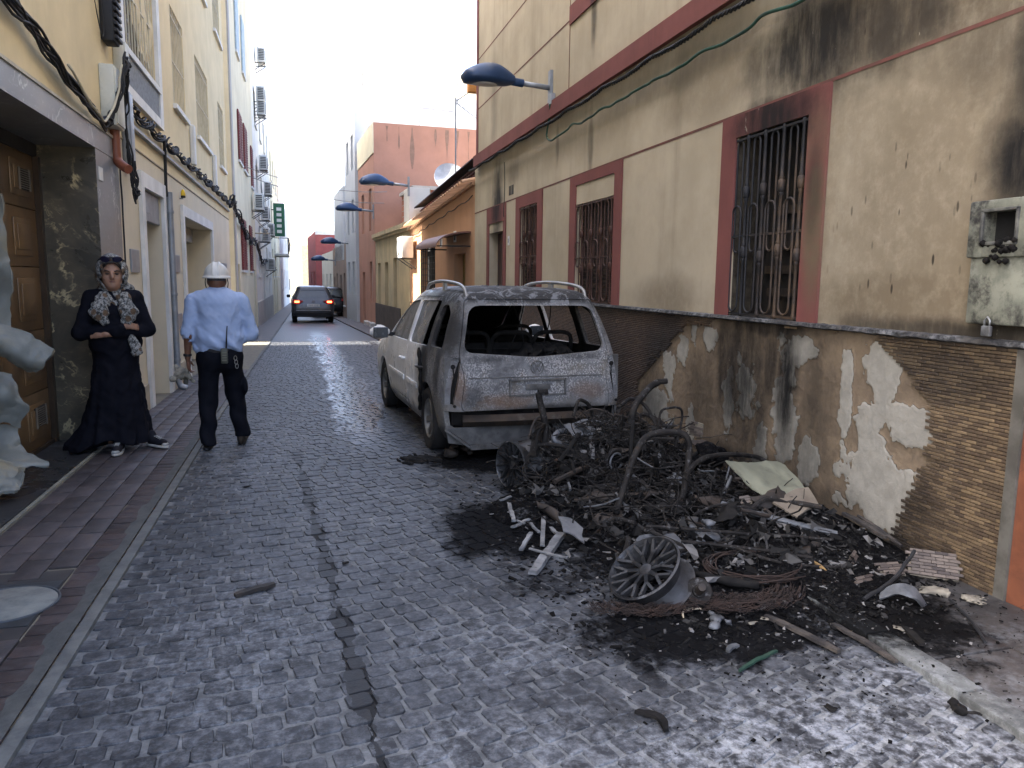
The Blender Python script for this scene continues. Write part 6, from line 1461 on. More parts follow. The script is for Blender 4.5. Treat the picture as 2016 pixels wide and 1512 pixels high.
t = NT('patterned_scarf'); O = t.obj(); v = t.mapv(O, (13,13,11), rot=(0,.8,0)); vo = t.voro(v, 1, rnd=.35); n = t.noise(O, 48, 4, .8)
c = t.mix(t.ramp(n, .44, .56), (.035,.037,.037), (.25,.25,.235)); c = t.mix(t.ramp(vo, .36, .28), c, t.mix(t.ramp(n, .4, .6), (.07,.045,.028), (.12,.08,.05))); M_scarf = t.fin(c, .85, 0, .2); t.bump(t.noise(O, 30, 4), .4, .006)
def w_scarf(p):
    x, y, z = p[..., 0], p[..., 1], p[..., 2]
    p0 = p; p = headspace(p)
    hood = ell(p, (HD[0],HD[1]+.02,HD[2]+.015), (.122,.135,.150)); inner = ell(p, (HD[0],HD[1]+.005,HD[2]+.012), (.104,.12,.134))
    face = ell(p, (HD[0],HD[1]-.12,HD[2]-.022), (.078,.105,.112))
    hood = np.maximum(np.maximum(hood, -inner), -face)*HS; p = p0
    def torus(c, R, r, ty): q = p-np.array(c, np.float32); zz = q[..., 2]-ty*q[..., 1]; rr = np.sqrt((q[..., 0]/1.05)**2+q[..., 1]**2); return np.sqrt((rr-R)**2+zz**2)-r
    wrap = union([torus((0,.0,1.405), .092, .028, .40), torus((0,-.01,1.375), .112, .028, .48), torus((0,.02,1.44), .092, .024, .40), torus((0,-.005,1.425), .07, .026, .45)], .02)
    tails = union([cap(p, (-.085,-.125,1.365), (-.125,-.175,1.235), .052,.078, (1,1.7,1)), cap(p, (-.125,-.175,1.235), (-.085,-.185,1.165), .07,.045, (1,1.8,1)), cap(p, (.085,-.125,1.365), (.115,-.175,1.235), .05,.080, (1,1.7,1)), cap(p, (.115,-.175,1.235), (.105,-.185,1.170), .078,.055, (1,1.8,1)), ell(p, (.135,.03,1.43), (.05,.06,.05))], .02)
    low = union([cap(p, (.135,-.165,1.0), (.165,-.175,.90), .035,.050, (1,2.2,1)), cap(p, (.165,-.175,.90), (.17,-.175,.885), .05,.04, (1,2.2,1))], .02)
    d = smin(smin(hood, wrap, .02), tails, .025); d = np.minimum(d, low)
    return d+.006*np.sin(z*70+x*55+8*np.sin(x*9))*np.clip((1.55-z)*5, 0, 1)+.004*nz(p, 45, 2)
skinmesh('headscarf', w_scarf, (-.24,-.27,.82), (.24,.20,1.80), .0085, M_scarf, wo, 1)
M_lens = glassy('sunglass_lens', (.02,.02,.05), .05)
sg_ = MB(); sg_.tube(smoothpath([(-.098,.02,1.615),(-.085,-.075,1.650),(0,-.118,1.665),(.085,-.075,1.650),(.098,.02,1.615)], 5), .006, 6); sgo = headscale(sg_.build('sunglasses', M_black, wo, True))
for s_ in (-1, 1):
    m = MB(); m.lathe([(.001,0),(.030,0),(.033,.004),(.030,.010),(.001,.012)], 16, Matrix.Translation((s_*.042,-.124,1.655)) @ Matrix.Rotation(.35*s_, 4, 'Z') @ Matrix.Rotation(PI/2+.5, 4, 'X') @ Matrix.Diagonal((1.15,.8,1,1))); m.build('lens', M_lens, sgo, 40)
M_hair = mk('dark_hair', (.012,.009,.008), (.02,.014,.011), 20, .6, coord='obj')
m = MB(); m.tube(smoothpath([(-.070,-.085,1.585),(-.036,-.118,1.622),(0,-.124,1.630),(.036,-.118,1.622),(.070,-.085,1.585)], 4), .010, 6); headscale(m.build('hair', M_hair, wo, True))
for s_ in (-1, 1):
    m = MB(); m.tube([(s_*.017,-.138,1.560),(s_*.036,-.137,1.568),(s_*.058,-.124,1.562)], [.0035,.005,.003], 6); headscale(m.build('eyebrow', M_hair, wo, True))
    m = MB(); m.lathe([(.001,-.010),(.007,-.007),(.0105,0),(.007,.007),(.001,.010)], 10, Matrix.Translation((s_*.034,-.1265,1.543)) @ Matrix.Diagonal((1.5,.6,.62,1))); headscale(m.build('eye', M_hair, wo, True))
m = MB(); m.tube([(-.022,-.1295,1.4825),(0,-.1345,1.4835),(.022,-.1295,1.4825)], [.003,.0055,.003], 6); headscale(m.build('mouth', mk('lips', (.15,.06,.05), None, 9, .5), wo, True))
def shoe(parent, c, rz, pitch=0, mats=(M_shoe, M_sole), L=.255, name='shoe'):
    e = thing(name, None, None); e.parent = parent; e.location = c; e.rotation_euler = (pitch, 0, rz)
    def up(p): return np.maximum(union([ell(p, (0,-.07,.045), (.043,.085,.038)), ell(p, (0,.045,.06), (.036,.07,.05)), cap(p, (0,.05,.06), (0,.055,.11), .036,.038)], .03), .018-p[..., 2])
    skinmesh('upper', up, (-.06,-.18,.0), (.06,.14,.17), .008, mats[0], e, 1)
    def so_(p): z = p[..., 2]; q = p.copy(); q[..., 2] = 0; d = union([ell(q, (0,-.075,0), (.047,.092,.05)), ell(q, (0,.045,0), (.040,.085,.05))], .03); return np.maximum(np.maximum(d, z-.026), -z)
    skinmesh('sole', so_, (-.07,-.19,-.012), (.07,.15,.05), .008, mats[1], e, 0)
    if mats[1] is M_sole:
        m = MB(); m.lathe([(.001,-.02),(.02,-.014),(.034,0),(.02,.014),(.001,.02)], 14, Matrix.Translation((0,-.135,.036)) @ Matrix.Diagonal((1.1,.8,1,1))); m.build('toe_cap', M_sole, e, True)
        for k in range(4): m = MB(); m.bar((-.02,-.085+.025*k,.080+.006*k),(.02,-.085+.025*k,.080+.006*k),.007,.006); m.build('lace', M_sole, e)
    return e
shoe(wo, (-.03,-.20,-.004), math.radians(-12)); shoe(wo, (.29,-.05,-.004), math.radians(35))

# ---- man in light blue shirt and white helmet walking away (+y)
ma = thing('person', 'man in a light blue shirt, dark trousers and white helmet walking away with a radio', 'person', (-.76, 7.3, .0), math.radians(4)); ma.scale = (.88, .95, 1.0)
HM = (0.0,.03,1.515)
def m_body(p):
    head = union([ell(p, HM, (.082,.10,.118)), cap(p, (HM[0],HM[1]-.01,HM[2]-.08), (0,.0,1.36), .063,.066)], .03)
    ears = union([ell(p, (HM[0]+s*.084,HM[1]+.0,HM[2]-.01), (.012,.022,.032)) for s in (-1,1)], .005)
    torso = union([cap(p, (0,0,1.28), (0,.0,.95), .13,.14, (.75,1,1)), cap(p, (-.16,0,1.32), (.16,0,1.32), .065,.065)], .06)
    legs = union([cap(p, (-.10,0,.88), (-.12,.02,.46), .085,.058), cap(p, (-.12,.02,.46), (-.135,-.09,.06), .058,.04), cap(p, (.10,0,.88), (.13,.14,.47), .085,.058), cap(p, (.13,.14,.47), (.185,.10,.12), .058,.04)], .04)
    armL = union([cap(p, (-.21,0,1.31), (-.285,-.03,1.04), .055,.047), cap(p, (-.285,-.03,1.04), (-.305,.03,.83), .045,.030), ell(p, (-.300,.05,.765), (.022,.042,.052))], .025)
    fing = []
    for k in range(4): y = .022+.018*k; fing += [cap(p, (-.300,y,.728), (-.278,y+.012,.695), .0098,.009), cap(p, (-.278,y+.012,.695), (-.250,y+.012,.700), .009,.008)]
    fing.append(cap(p, (-.285,.085,.785), (-.258,.095,.745), .0115,.009))
    armR = union([cap(p, (.21,0,1.31), (.315,.0,1.05), .055,.048), cap(p, (.315,.0,1.05), (.17,.22,1.13), .045,.032), ell(p, (.135,.255,1.145), (.04,.03,.045))], .025)
    for k in range(4): fing.append(cap(p, (.11,.265,1.17-.017*k), (.07,.25,1.168-.017*k), .0095,.008))
    fing.append(cap(p, (.14,.24,1.18), (.12,.225,1.215), .011,.009))
    d = union([head, torso, legs], .03); d = smin(d, ears, .01); d = smin(d, armL, .025); d = smin(d, armR, .025); return smin(d, union(fing, .008), .012)
skinmesh('body', m_body, (-.40,-.22,.0), (.42,.34,1.68), .0092, M_skin2, ma, 1)
M_shirt = cloth('blue_shirt', (.29,.365,.52), (.25,.325,.475), 5)
def m_shirt(p):
    x, y, z = p[..., 0], p[..., 1], p[..., 2]
    torso = union([cap(p, (0,-.005,1.29), (0,-.005,1.0), .160,.175, (.74,1,1)), cap(p, (-.175,0,1.335), (.175,0,1.335), .070,.070), ell(p, (0,-.0,.955), (.232,.165,.13)), cap(p, (-.06,-.02,1.37), (.06,-.02,1.37), .06,.06)], .07)
    torso = np.maximum(torso, .865+.02*np.sin(x*14)-z)
    slL = np.maximum(cap(p, (-.225,0,1.32), (-.288,-.03,1.02), .082,.066), -((z-1.035)+.25*(x+.29)))
    slL = smin(slL, np.maximum(np.abs(cap(p, (-.284,-.028,1.06), (-.289,-.030,1.035), .064,.064))-.008, .0-np.abs(z*0+1)), .01)
    slR = union([cap(p, (.225,0,1.32), (.318,.0,1.045), .084,.068), cap(p, (.318,.0,1.045), (.20,.17,1.11), .066,.052)], .03)
    col = np.abs(np.sqrt((x/1.0)**2+((y-.005)/1.05)**2)-.075-.12*np.clip(1.40-z, -.03, .05))-.010; col = np.maximum(np.maximum(col, z-1.435), 1.365-z)
    d = smin(smin(smin(torso, slL, .035), slR, .035), col, .015)
    wr = .011*np.sin(z*34+x*20+3*np.sin(x*8+z*6))*np.clip((1.12-z)*5, .10, 1)+.006*np.sin(x*45+z*18)*np.exp(-((np.abs(x)-.2)/.06)**2)
    return d+wr+.005*nz(p, 30, 5)+.003*nz(p, 75, 2)
skinmesh('shirt', m_shirt, (-.42,-.30,.84), (.44,.30,1.47), .0095, M_shirt, ma, 1)
M_trou = cloth('dark_trousers', (.0055,.0062,.0095), (.008,.009,.013))
def m_trou(p):
    x, y, z = p[..., 0], p[..., 1], p[..., 2]
    hip = union([ell(p, (0,-.015,.85), (.205,.155,.15)), ell(p, (-.085,-.065,.82), (.10,.09,.11)), ell(p, (.085,-.065,.82), (.10,.09,.11))], .04)
    L_ = union([cap(p, (-.10,0,.84), (-.125,.015,.46), .115,.088), cap(p, (-.125,.015,.46), (-.140,-.075,.05), .086,.078)], .05)
    R_ = union([cap(p, (.105,0,.84), (.135,.13,.47), .115,.090), cap(p, (.135,.13,.47), (.19,.09,.11), .086,.080)], .05)
    pock = ell(p, (.235,.07,.55), (.03,.075,.09))
    d = smin(smin(hip, smin(L_, R_, .02), .05), pock, .02)
    d = np.maximum(d, np.where(x < .02, .045-z, .085-z+.25*(y-.1))); d = np.maximum(d, z-.955)
    return d+.009*np.sin(z*30+x*25+np.sin(y*20))*np.clip((.6-z)*3, .2, 1)+.004*nz(p, 34, 2)
skinmesh('trousers', m_trou, (-.32,-.27,.0), (.34,.30,.99), .0105, M_trou, ma, 1)
m = MB(); m.lathe([(.218,-.022),(.222,-.02),(.222,.02),(.218,.022)], 32, Matrix.Translation((0,-.005,.905)) @ Matrix.Diagonal((1,.74,1,1))); m.build('belt', M_black, ma, 40)
M_helm = mk('helmet_white', (.50,.50,.475), (.42,.42,.395), 6, .4, coord='obj', bump=.05)
def m_helm(p):
    q = p-np.array((HM[0],HM[1]+.01,HM[2]+.035), np.float32)
    dome = ell(q, (0,0,.0), (.122,.146,.125)); dome = np.maximum(np.maximum(dome, -q[..., 2]+.005), -ell(q, (0,0,-.01), (.106,.13,.112)))
    rr = np.sqrt((q[..., 0]/.138)**2+((q[..., 1]+.0)/.165)**2); brim = np.maximum(np.maximum((rr-1)*.13, -(np.sqrt((q[..., 0]/.11)**2+(q[..., 1]/.135)**2)-1)*.1), np.abs(q[..., 2]-.004+.10*np.clip(rr-.8, 0, 1))-.007)
    rib = np.maximum(ell(q, (0,0,.003), (.126,.150,.131)), np.abs(np.abs(q[..., 0])-.03)-.009); rib = np.maximum(rib, -ell(q, (0,0,0), (.11,.13,.115))); rib = np.maximum(rib, -q[..., 2]+.01)
    return smin(smin(dome, brim, .012), rib, .006)
skinmesh('helmet', m_helm, (-.17,-.18,1.50), (.17,.22,1.71), .0062, M_helm, ma, 1)
m = MB(); m.lathe([(.092,-.03),(.098,-.02),(.098,.02),(.094,.03)], 24, Matrix.Translation((HM[0],HM[1]-.002,HM[2]+.025)) @ Matrix.Diagonal((.92,1.1,1,1))); m.build('hair', mk('grey_hair', (.035,.035,.038), (.07,.07,.072), 40, .8, coord='obj'), ma, True)
for s_ in (-1, 1):
    m = MB(); m.tube(smoothpath([(s_*.10,HM[1]-.03,HM[2]+.03),(s_*.108,HM[1]+.0,HM[2]-.03),(s_*.09,HM[1]+.04,HM[2]-.09),(s_*.04,HM[1]+.07,HM[2]-.12)], 5), .005, 5); m.build('chin_strap', M_black, ma, True)
ra = MB(); ra.bbox(.02,.085,-.235,-.195,.79,.925,.008); rad = ra.build('radio', mk('radio_body', (.055,.06,.045), (.04,.044,.034), 9, .5), ma, 40)
m = MB(); m.tube([(.072,-.21,.92),(.085,-.215,1.08),(.09,-.22,1.12)], [.008,.006,.005], 7); m.build('antenna', M_black, rad, True)
m = MB()
for k in range(4): m.box(.03,.075,-.238,-.2345,.815+.022*k,.825+.022*k)
m.build('speaker_slots', mk('radio_slots', (.13,.13,.10)), rad)
kc = MB()
for k in range(3): kc.tube([(.155+.014*math.cos(a)+.006*k, -.165, .83-.035*k+.022*math.sin(a)) for a in np.linspace(0, 2*PI, 10)[:-1]], .0035, 5, True)
kc.build('key_ring', M_rim, ma)
m = MB(); m.lathe([(.036,-.012),(.040,-.008),(.040,.008),(.036,.012)], 16, Matrix.Translation((-.304,.026,.85))); m.build('watch', M_black, ma, 40)
M_bsh = mk('brown_boot', (.035,.025,.016), (.025,.018,.012), 10, .7, coord='obj')
shoe(ma, (-.145,-.02,-.002), math.radians(176), 0, (M_bsh, M_black), name='boot'); shoe(ma, (.195,.16,.012), math.radians(168), math.radians(-20), (M_bsh, M_black), name='boot')
rg = thing('rag_bundle', 'grubby bundle of gloves and rags in the helmeted man\'s left hand', 'rags', ma.location+Vector((-.325,.02,.685)))
M_rag = mk('rag_cloth', (.25,.23,.18), (.10,.095,.08), 14, .9, coord='obj')
def rag(p): return union([ell(p, (0,0,.0), (.05,.06,.05)), cap(p, (-.03,-.03,0), (-.085,-.05,-.06), .03,.02), cap(p, (.03,.02,0), (.09,.0,-.07), .032,.018), cap(p, (0,.04,-.01), (.02,.07,-.085), .028,.02), cap(p, (-.02,0,.01), (-.05,.03,.06), .025,.015)], .02)+.012*nz(p, 55, 2)+.006*nz(p, 110, 4)
skinmesh('rags', rag, (-.14,-.12,-.13), (.15,.13,.11), .0075, M_rag, rg, 1)
# ================================================================== DEBRIS of the burnt motor scooter and rubbish
t = NT('ash_mound'); P = t.pos(); n1 = t.noise(P, 6, 7, .7); n2 = t.noise(P, 32, 7, .75)
c = t.mix(t.ramp(n2, .5, .72), (.0038,.0038,.0042), (.03,.03,.03)); c = t.mix(t.math('MULTIPLY', t.ramp(n1, .54, .70), t.ramp(n2, .4, .6)), c, (.085,.087,.09)); c = t.mix(t.ramp(t.noise(P, 9, 5, .7), .62, .72, 0, .7), c, (.045,.028,.017))
t.bump(n2, .8, .02); M_ash = t.fin(c, .95, 0, .05)
def heap_h(x, y):
    d = math.hypot((x-2.5)/1.05, (y-4.35)/1.5); d2 = math.hypot((x-2.2)/.8, (y-5.35)/.65); d3 = math.hypot((x-1.55)/.42, (y-4.75)/.5)
    h = .115*max(0, 1-d**2)+.27*max(0, 1-d2**2)+.07*max(0, 1-d3**2)
    e = Vector((x*5, y*5, 0))
    return h*(1+.5*mnoise.noise(e))+(.028*mnoise.noise(e*2.3)+.018*mnoise.noise(e*6))*min(1, h*14)
m = MB(); nx, ny = 110, 190; v = []; f = []
for i in range(nx+1):
    for j in range(ny+1):
        x, y = 1.15+(3.27-1.15)*i/nx, 2.7+(6.5-2.7)*j/ny; h = heap_h(x, y); v.append((x, y, (.03 if x > XR else .0)+(h if h > .006 else -.05)))
for i in range(nx):
    for j in range(ny): a = i*(ny+1)+j; f.append((a, a+ny+1, a+ny+2, a+1))
m.add(v, f); o = m.build('ash_mound', M_ash, None, True, recalc=False); tag(o, 'mound of black ash and soot against the bare plaster', 'ash', kind='stuff')
def hz(x, y): return max(.0, heap_h(x, y))+(.03 if x > XR else 0)
# loose flakes of char, plaster and melted bits
M_chip = mk('char_chips', (.36,.35,.335), (.3,.295,.285), 20, .9, tint=True, spec=.1)
m = MB(); rr = random.Random(8)
for k in range(10600):
    if k < 5600: x, y = rr.gauss(2.2,.55), rr.gauss(4.2,.95)
    elif k < 9400: x, y = rr.gauss(2.35,.5), rr.gauss(3.35,.42)
    elif k < 10300: x, y = rr.gauss(2.2,.6), rr.gauss(2.8,.35)
    else: x, y = rr.uniform(.9,3.2), rr.uniform(2.2,7)
    if not (1.0 < x < 3.24 and 1.9 < y < 7): continue
    if y > 5.9 and x > 1.25: continue
    s_ = rr.choice((.004,.005,.007,.009,.013) if k < 9400 else (.003,.004,.005,.007))*rr.uniform(.7,1.3); s_ *= .5 if y < 2.75 else 1; z = hz(x, y)+s_*.15
    m.tint = rr.choice((.012,.015,.02,.03,.05,.1,.2,.35,.5)) if k % 3 == 0 else rr.choice((.01,.014,.02,.03))
    u = Vector((rr.gauss(0,1), rr.gauss(0,1), rr.gauss(0,.35))).normalized(); w_ = Vector((rr.gauss(0,.3), rr.gauss(0,.3), 1)).normalized(); vv = w_.cross(u).normalized(); u = vv.cross(w_)
    a, b, cc = s_*rr.uniform(.8,2.2), s_*rr.uniform(.5,1), s_*rr.uniform(.12,.4); c0 = Vector((x, y, z))
    q = [c0+u*a*rr.uniform(.6,1.1)*ca+vv*b*rr.uniform(.6,1.1)*sb for ca, sb in ((-1,-1),(1,-.8),(.8,1),(-.9,.9))]
    m.add([p-w_*cc for p in q]+[p+w_*cc*rr.uniform(.6,1.2) for p in q], [(0,3,2,1),(4,5,6,7),(0,1,5,4),(1,2,6,5),(2,3,7,6),(3,0,4,7)])
o = m.build('char_fragments', M_chip, None, recalc=False); tag(o, 'scattered flakes of char, ash and plaster over the ground', 'fragments', kind='stuff')

t = NT('burnt_steel'); P = t.pos(); n1 = t.noise(P, 7, 6, .7); n2 = t.noise(P, 38, 6, .7)
c = t.mix(t.ramp(n1, .35, .65), (.010,.0092,.0088), (.027,.0245,.022)); c = t.mix(t.ramp(n2, .56, .68, 0, .8), c, (.115,.113,.112)); c = t.mix(t.ramp(n1, .6, .72, 0, .6), c, (.055,.032,.019)); t.bump(n2, .5, .004)
M_steel = t.fin(c, .75, .15, .15)
M_alu = mk('melted_aluminium', (.13,.137,.145), (.065,.07,.075), 9, .55, .3, dirt=(.02,.02,.02), dscale=6, bump=.6)
M_rim2 = mk('burnt_alloy', (.022,.022,.023), (.045,.046,.048), 11, .5, .4, dirt=(.15,.155,.16), dscale=7, dlo=.56, dhi=.7, bump=.4)
M_wood = mk('ashen_wood', (.21,.213,.212), (.11,.113,.115), 10, .9, stretch=(1,1,1), dirt=(.016,.016,.016), dscale=9, dlo=.55, dhi=.68, bump=.7)
M_wood2 = mk('charred_timber', (.07,.06,.05), (.02,.018,.017), 11, .9, bump=.7)
M_wire = mk('rusty_wire', (.030,.017,.012), (.016,.011,.009), 14, .85)
M_brown = mk('brown_char', (.032,.023,.017), (.014,.012,.010), 7, .7, bump=.5, dirt=(.09,.085,.077), dscale=5, dlo=.6)
Q = lambda px, py, y: at(px, py, y=y)
G = lambda px, py, dz=.0: (lambda p: Vector((p.x, p.y, p.z)))(at(px, py, z=dz))
def tubes(name, label, cat, paths, r, mat, group=None, n=8, wob=.004, ns=6, parts=None):
    if len(paths) == 1:
        m = MB(); P_ = smoothpath(paths[0], ns); P_ = [p+mnoise.noise_vector(p*14)*wob for p in P_]; m.tube(P_, r, n); return tag(m.build(name, mat, None, 50), label, cat, group)
    o = thing(name, label, cat, (0,0,0), 0, group)
    for i, pa in enumerate(paths):
        m = MB(); P_ = smoothpath(pa, ns); P_ = [p+mnoise.noise_vector(p*14)*wob for p in P_]; m.tube(P_, r[i] if isinstance(r, (list, tuple)) else r, n); m.build(parts[i] if parts else 'tube', mat, o, 50)
    return o
LMK = (((2.0,5.3),'behind the engine'),((1.5,5.3),'by the upright alloy wheel'),((1.5,4.5),'behind the ashen sticks'),((2.1,4.5),'among the seat springs'),((1.75,3.6),'behind the tilted wheel'),((2.4,5.0),'behind the seat arch'),((2.9,5.0),'at the foot of the sooty plaster'),((2.6,4.3),'beside the pale green sheet'),((2.95,4.1),'by the dark casing'),((2.3,3.7),'by the tyre wire rings'),((2.8,3.5),'among the broken tiles'),((2.2,4.1),'just right of the seat frame'))
SEEN = {}
def where_scrap(p, what):
    nm = min(LMK, key=lambda q: (q[0][0]-p.x)**2+(q[0][1]-p.y)**2)[1]; lb = what+' lying '+nm; k = SEEN.get(lb, 0); SEEN[lb] = k+1
    return lb if k == 0 else lb+(', the farther one', ', topmost of several', ', lowest of several', ', leftmost of several', ', rightmost of several')[min(k-1, 4)]
# ---- alloy wheels stripped of their tyres
def alloy(name, label, c, nrm, R=.19, W=.13, ns=10, mat=M_rim2):
    o = thing(name, label, 'wheel', c); o.rotation_mode = 'QUATERNION'; o.rotation_quaternion = Vector(nrm).to_track_quat('Z', 'Y')
    m = MB(); m.lathe([(R,0),(R+.006,.006),(R-.004,.012),(R-.016,-.005),(R-.022,-W*.35),(R-.035,-W*.5),(R-.022,-W*.7),(R-.006,-W*.95),(R+.006,-W),(R+.003,-W-.006),(R-.012,-W-.002),(R-.028,-W*.72),(R-.045,-W*.5),(R-.03,-W*.3),(R-.020,-.01)], 44, None, True); m.build('barrel', mat, o, 40)
    for k in range(ns):
        a0 = 2*PI*k/ns; m = MB()
        for sd in (-1, 1):
            for (r0, o0), (r1, o1), w_ in (((.035,0),(R*.5,.0),.020),((R*.48,0),(R-.012,sd*.20),.014)):
                p0 = Vector((r0*math.cos(a0+o0), r0*math.sin(a0+o0), -.022+.02*r0/R)); p1 = Vector((r1*math.cos(a0+o1), r1*math.sin(a0+o1), -.022+.024*r1/R)); m.bar(p0, p1, w_, .022)
        m.build('spoke', mat, o)
    m = MB(); m.lathe([(.001,-.005),(.03,-.006),(.042,-.015),(.044,-.05),(.001,-.05)], 18); m.build('hub', mat, o, 40)
    return o
alloy('alloy_wheel', 'burnt alloy wheel standing upright behind the pale sticks', Q(1006, 916, 5.35), (-.93,-.38,.05), .178, .17)
alloy('alloy_wheel', 'burnt alloy wheel lying tilted at the front of the debris', G(1268, 1118, .17)+Vector((0,0,.0)), (-.60,-.12,.77), .19, .15)
# ---- scooter seat frame with zigzag springs
sf = thing('seat_frame', 'tubular seat frame with a tall arched back standing in the debris', 'seat frame')
y0 = 4.38
arch = [Q(1212,1012,4.30),Q(1228,960,4.36),Q(1246,905,4.42),Q(1268,865,4.46),Q(1295,852,4.48),Q(1330,851,4.46),Q(1350,858,4.44),Q(1357,885,4.42),Q(1349,950,4.36),Q(1338,1000,4.32),Q(1332,1034,4.30)]
m = MB(); m.tube(smoothpath(arch, 7), .021, 10); m.build('back_arch', M_steel, sf, True)
A0, A1, A2, A3 = Q(1150,962,4.72), Q(1262,946,4.72), Q(1334,1032,4.28), Q(1205,1036,4.28)
m = MB(); m.tube(smoothpath([A3,(A3+A0)/2,A0+(A3-A0)*.08,A0+(A1-A0)*.06,(A0+A1)/2,A1+(A0-A1)*.06,A1+(A2-A1)*.08,(A1+A2)/2,A2], 5), .016, 8); m.build('seat_loop', M_steel, sf, True)
m = MB(); m.tube([A3, A2], .018, 8); m.build('front_bar', M_steel, sf, True)
m = MB(); m.tube([A3.lerp(A0,.25), A2.lerp(A1,.25)], .012, 8); m.build('cross_bar', M_steel, sf, True)
for k in range(5):
    s_ = .38+.13*k; a, b = A3.lerp(A0, s_), A2.lerp(A1, s_); d = (A0-A3).normalized(); m = MB()
    m.tube([a.lerp(b, i/44)+d*(.035*math.sin(i*1.15)*min(1, i/4, (44-i)/4))-Vector((0,0,.012*math.sin(PI*i/44))) for i in range(45)], .0042, 5); m.build('zigzag_spring', M_steel, sf, True)
m = MB(); m.tube([Q(1352,915,4.40), Q(1300,922,4.42), Q(1238,920,4.38)], .005, 5); m.build('brace_wire', M_steel, sf)
# smaller upright frame behind it, by the wall
tubes('wire_frame', 'thin bent wire frame standing against the plaster behind the seat frame', 'wire frame', [[Q(1288,880,5.0),Q(1296,840,5.02),Q(1302,810,5.02),Q(1318,803,5.02),Q(1340,805,5.0),Q(1342,830,5.0),Q(1330,880,4.96)],[Q(1296,838,5.02),Q(1335,838,5.0)]], [.009,.007], M_steel, parts=['hoop','cross_bar'])
# ---- fork legs with ribbed gaiters
def fork(label, pts, gaiter, rs, base):
    o = thing('fork_leg', label, 'fork leg'); m = MB(); P_ = smoothpath(pts, 7); m.tube(P_, rs, 10); m.build('stanchion', M_steel, o, 50)
    a, b = gaiter; prof = []; L_ = (b-a).length; n = 13
    for k in range(n): prof += [(.030,L_*(k+.1)/n),(.040,L_*(k+.5)/n),(.030,L_*(k+.9)/n)]
    T = Matrix.Translation(a) @ (b-a).to_track_quat('Z', 'Y').to_matrix().to_4x4(); m = MB(); m.lathe(prof, 14, T); m.build('ribbed_gaiter', M_brown, o, 50)
    m = MB(); m.bar(b, base, .055, .04); m.build('fork_bracket', M_steel, o)
    m = MB(); m.tube([pts[0], pts[0]+(pts[0]-pts[1]).normalized()*.0+Vector((.07,0,.005))], .022, 10); m.build('handlebar_stub', M_steel, o)
    return o
fork('upright fork leg with ribbed gaiter standing in front of the car tail', [Q(1060,773,5.25),Q(1063,790,5.25),Q(1070,818,5.22),Q(1074,845,5.2),Q(1072,880,5.18)], (Q(1066,832,5.2), Q(1056,866,5.18)), .024, Q(1050,898,5.15))
fork('dark fork leg leaning towards the wall beside the car', [Q(1296,752,5.3),Q(1280,762,5.3),Q(1262,782,5.28),Q(1248,805,5.25),Q(1238,850,5.2)], (Q(1252,832,5.2), Q(1254,872,5.18)), .026, Q(1250,905,5.15))
tubes('coil_spring', 'burnt shock absorber spring upright at the front of the debris', 'spring', [[Q(1368,1072,3.75),Q(1366,1100,3.72),Q(1363,1130,3.68)]], .013, M_steel, ns=10)
sp = bpy.data.objects[-1] if False else None
m = MB(); a, b = Q(1368,1072,3.75), Q(1362,1140,3.66); m.tube([a.lerp(b, i/90)+Vector((.02*math.cos(i*.9), .02*math.sin(i*.9), 0)) for i in range(91)], .0045, 5); tag(m.build('spring_coil', M_steel, None, True), 'thin wire coil wound round the upright shock absorber', 'coil')
dr = thing('brake_drum', 'burnt hub drum with a shaft stub lying at the front of the debris', 'drum', G(1375, 1165, .09)); dr.rotation_mode = 'QUATERNION'; dr.rotation_quaternion = Vector((-.25,-.75,.55)).to_track_quat('Z', 'Y')
m = MB(); m.lathe([(.001,.02),(.03,.022),(.032,.012),(.06,.01),(.068,.0),(.07,-.05),(.062,-.055),(.001,-.055)], 26); m.build('drum', M_steel, dr, 40)
m = MB(); m.lathe([(.020,.0),(.022,.06),(.018,.10),(.001,.102)], 14); m.build('shaft', M_brown, dr, 40)
# engine block with fins
en = thing('engine_block', 'burnt finned engine block in the middle of the debris', 'engine', Q(1195, 905, 5.05), .4)
m = MB(); m.bbox(-.13,.10,-.12,.12,-.12,.06,.03); m.build('crankcase', M_char, en, 40)
for k in range(8): m = MB(); m.bbox(.06,.24,-.085,.085,-.05+.0,-.042+.006,.002); fo = m.build('cooling_fin', M_steel, en, 40); fo.location = (.02,.0,.022*k-.02); fo.rotation_euler = (.3,-.3,0)
m = MB(); m.tube([(-.05+.085*math.cos(a), -.13, .02+.085*math.sin(a)) for a in np.linspace(0, 5.2, 22)], .014, 7); m.build('clutch_ring', M_steel, en, True)
m = MB(); m.tube([(-.05+.06*math.cos(a), -.14, .02+.06*math.sin(a)) for a in np.linspace(.4, 6.0, 22)], .008, 7); m.build('belt_ring', M_alu, en, True)
tubes('exhaust_pipe', 'pale bent pipe lying below the car bumper', 'pipe', [[Q(1168,876,5.2),Q(1120,874,5.2),Q(1098,872,5.2),Q(1090,862,5.22),Q(1098,852,5.25),Q(1112,848,5.3)]], .021, M_alu)
tubes('rusted_strut', 'rusty strut leaning from the debris below the fork leg', 'strut', [[Q(1098,905,5.1),Q(1115,935,5.0),Q(1140,972,4.85),Q(1148,990,4.8)]], [.03,.032,.036,.04,.036,.033,.03,.036,.04,.03,.035,.04,.036,.033,.03,.036,.04,.03,.03][:19], mk('orange_rust', (.07,.036,.018), (.03,.02,.015), 14, .85, bump=.7))
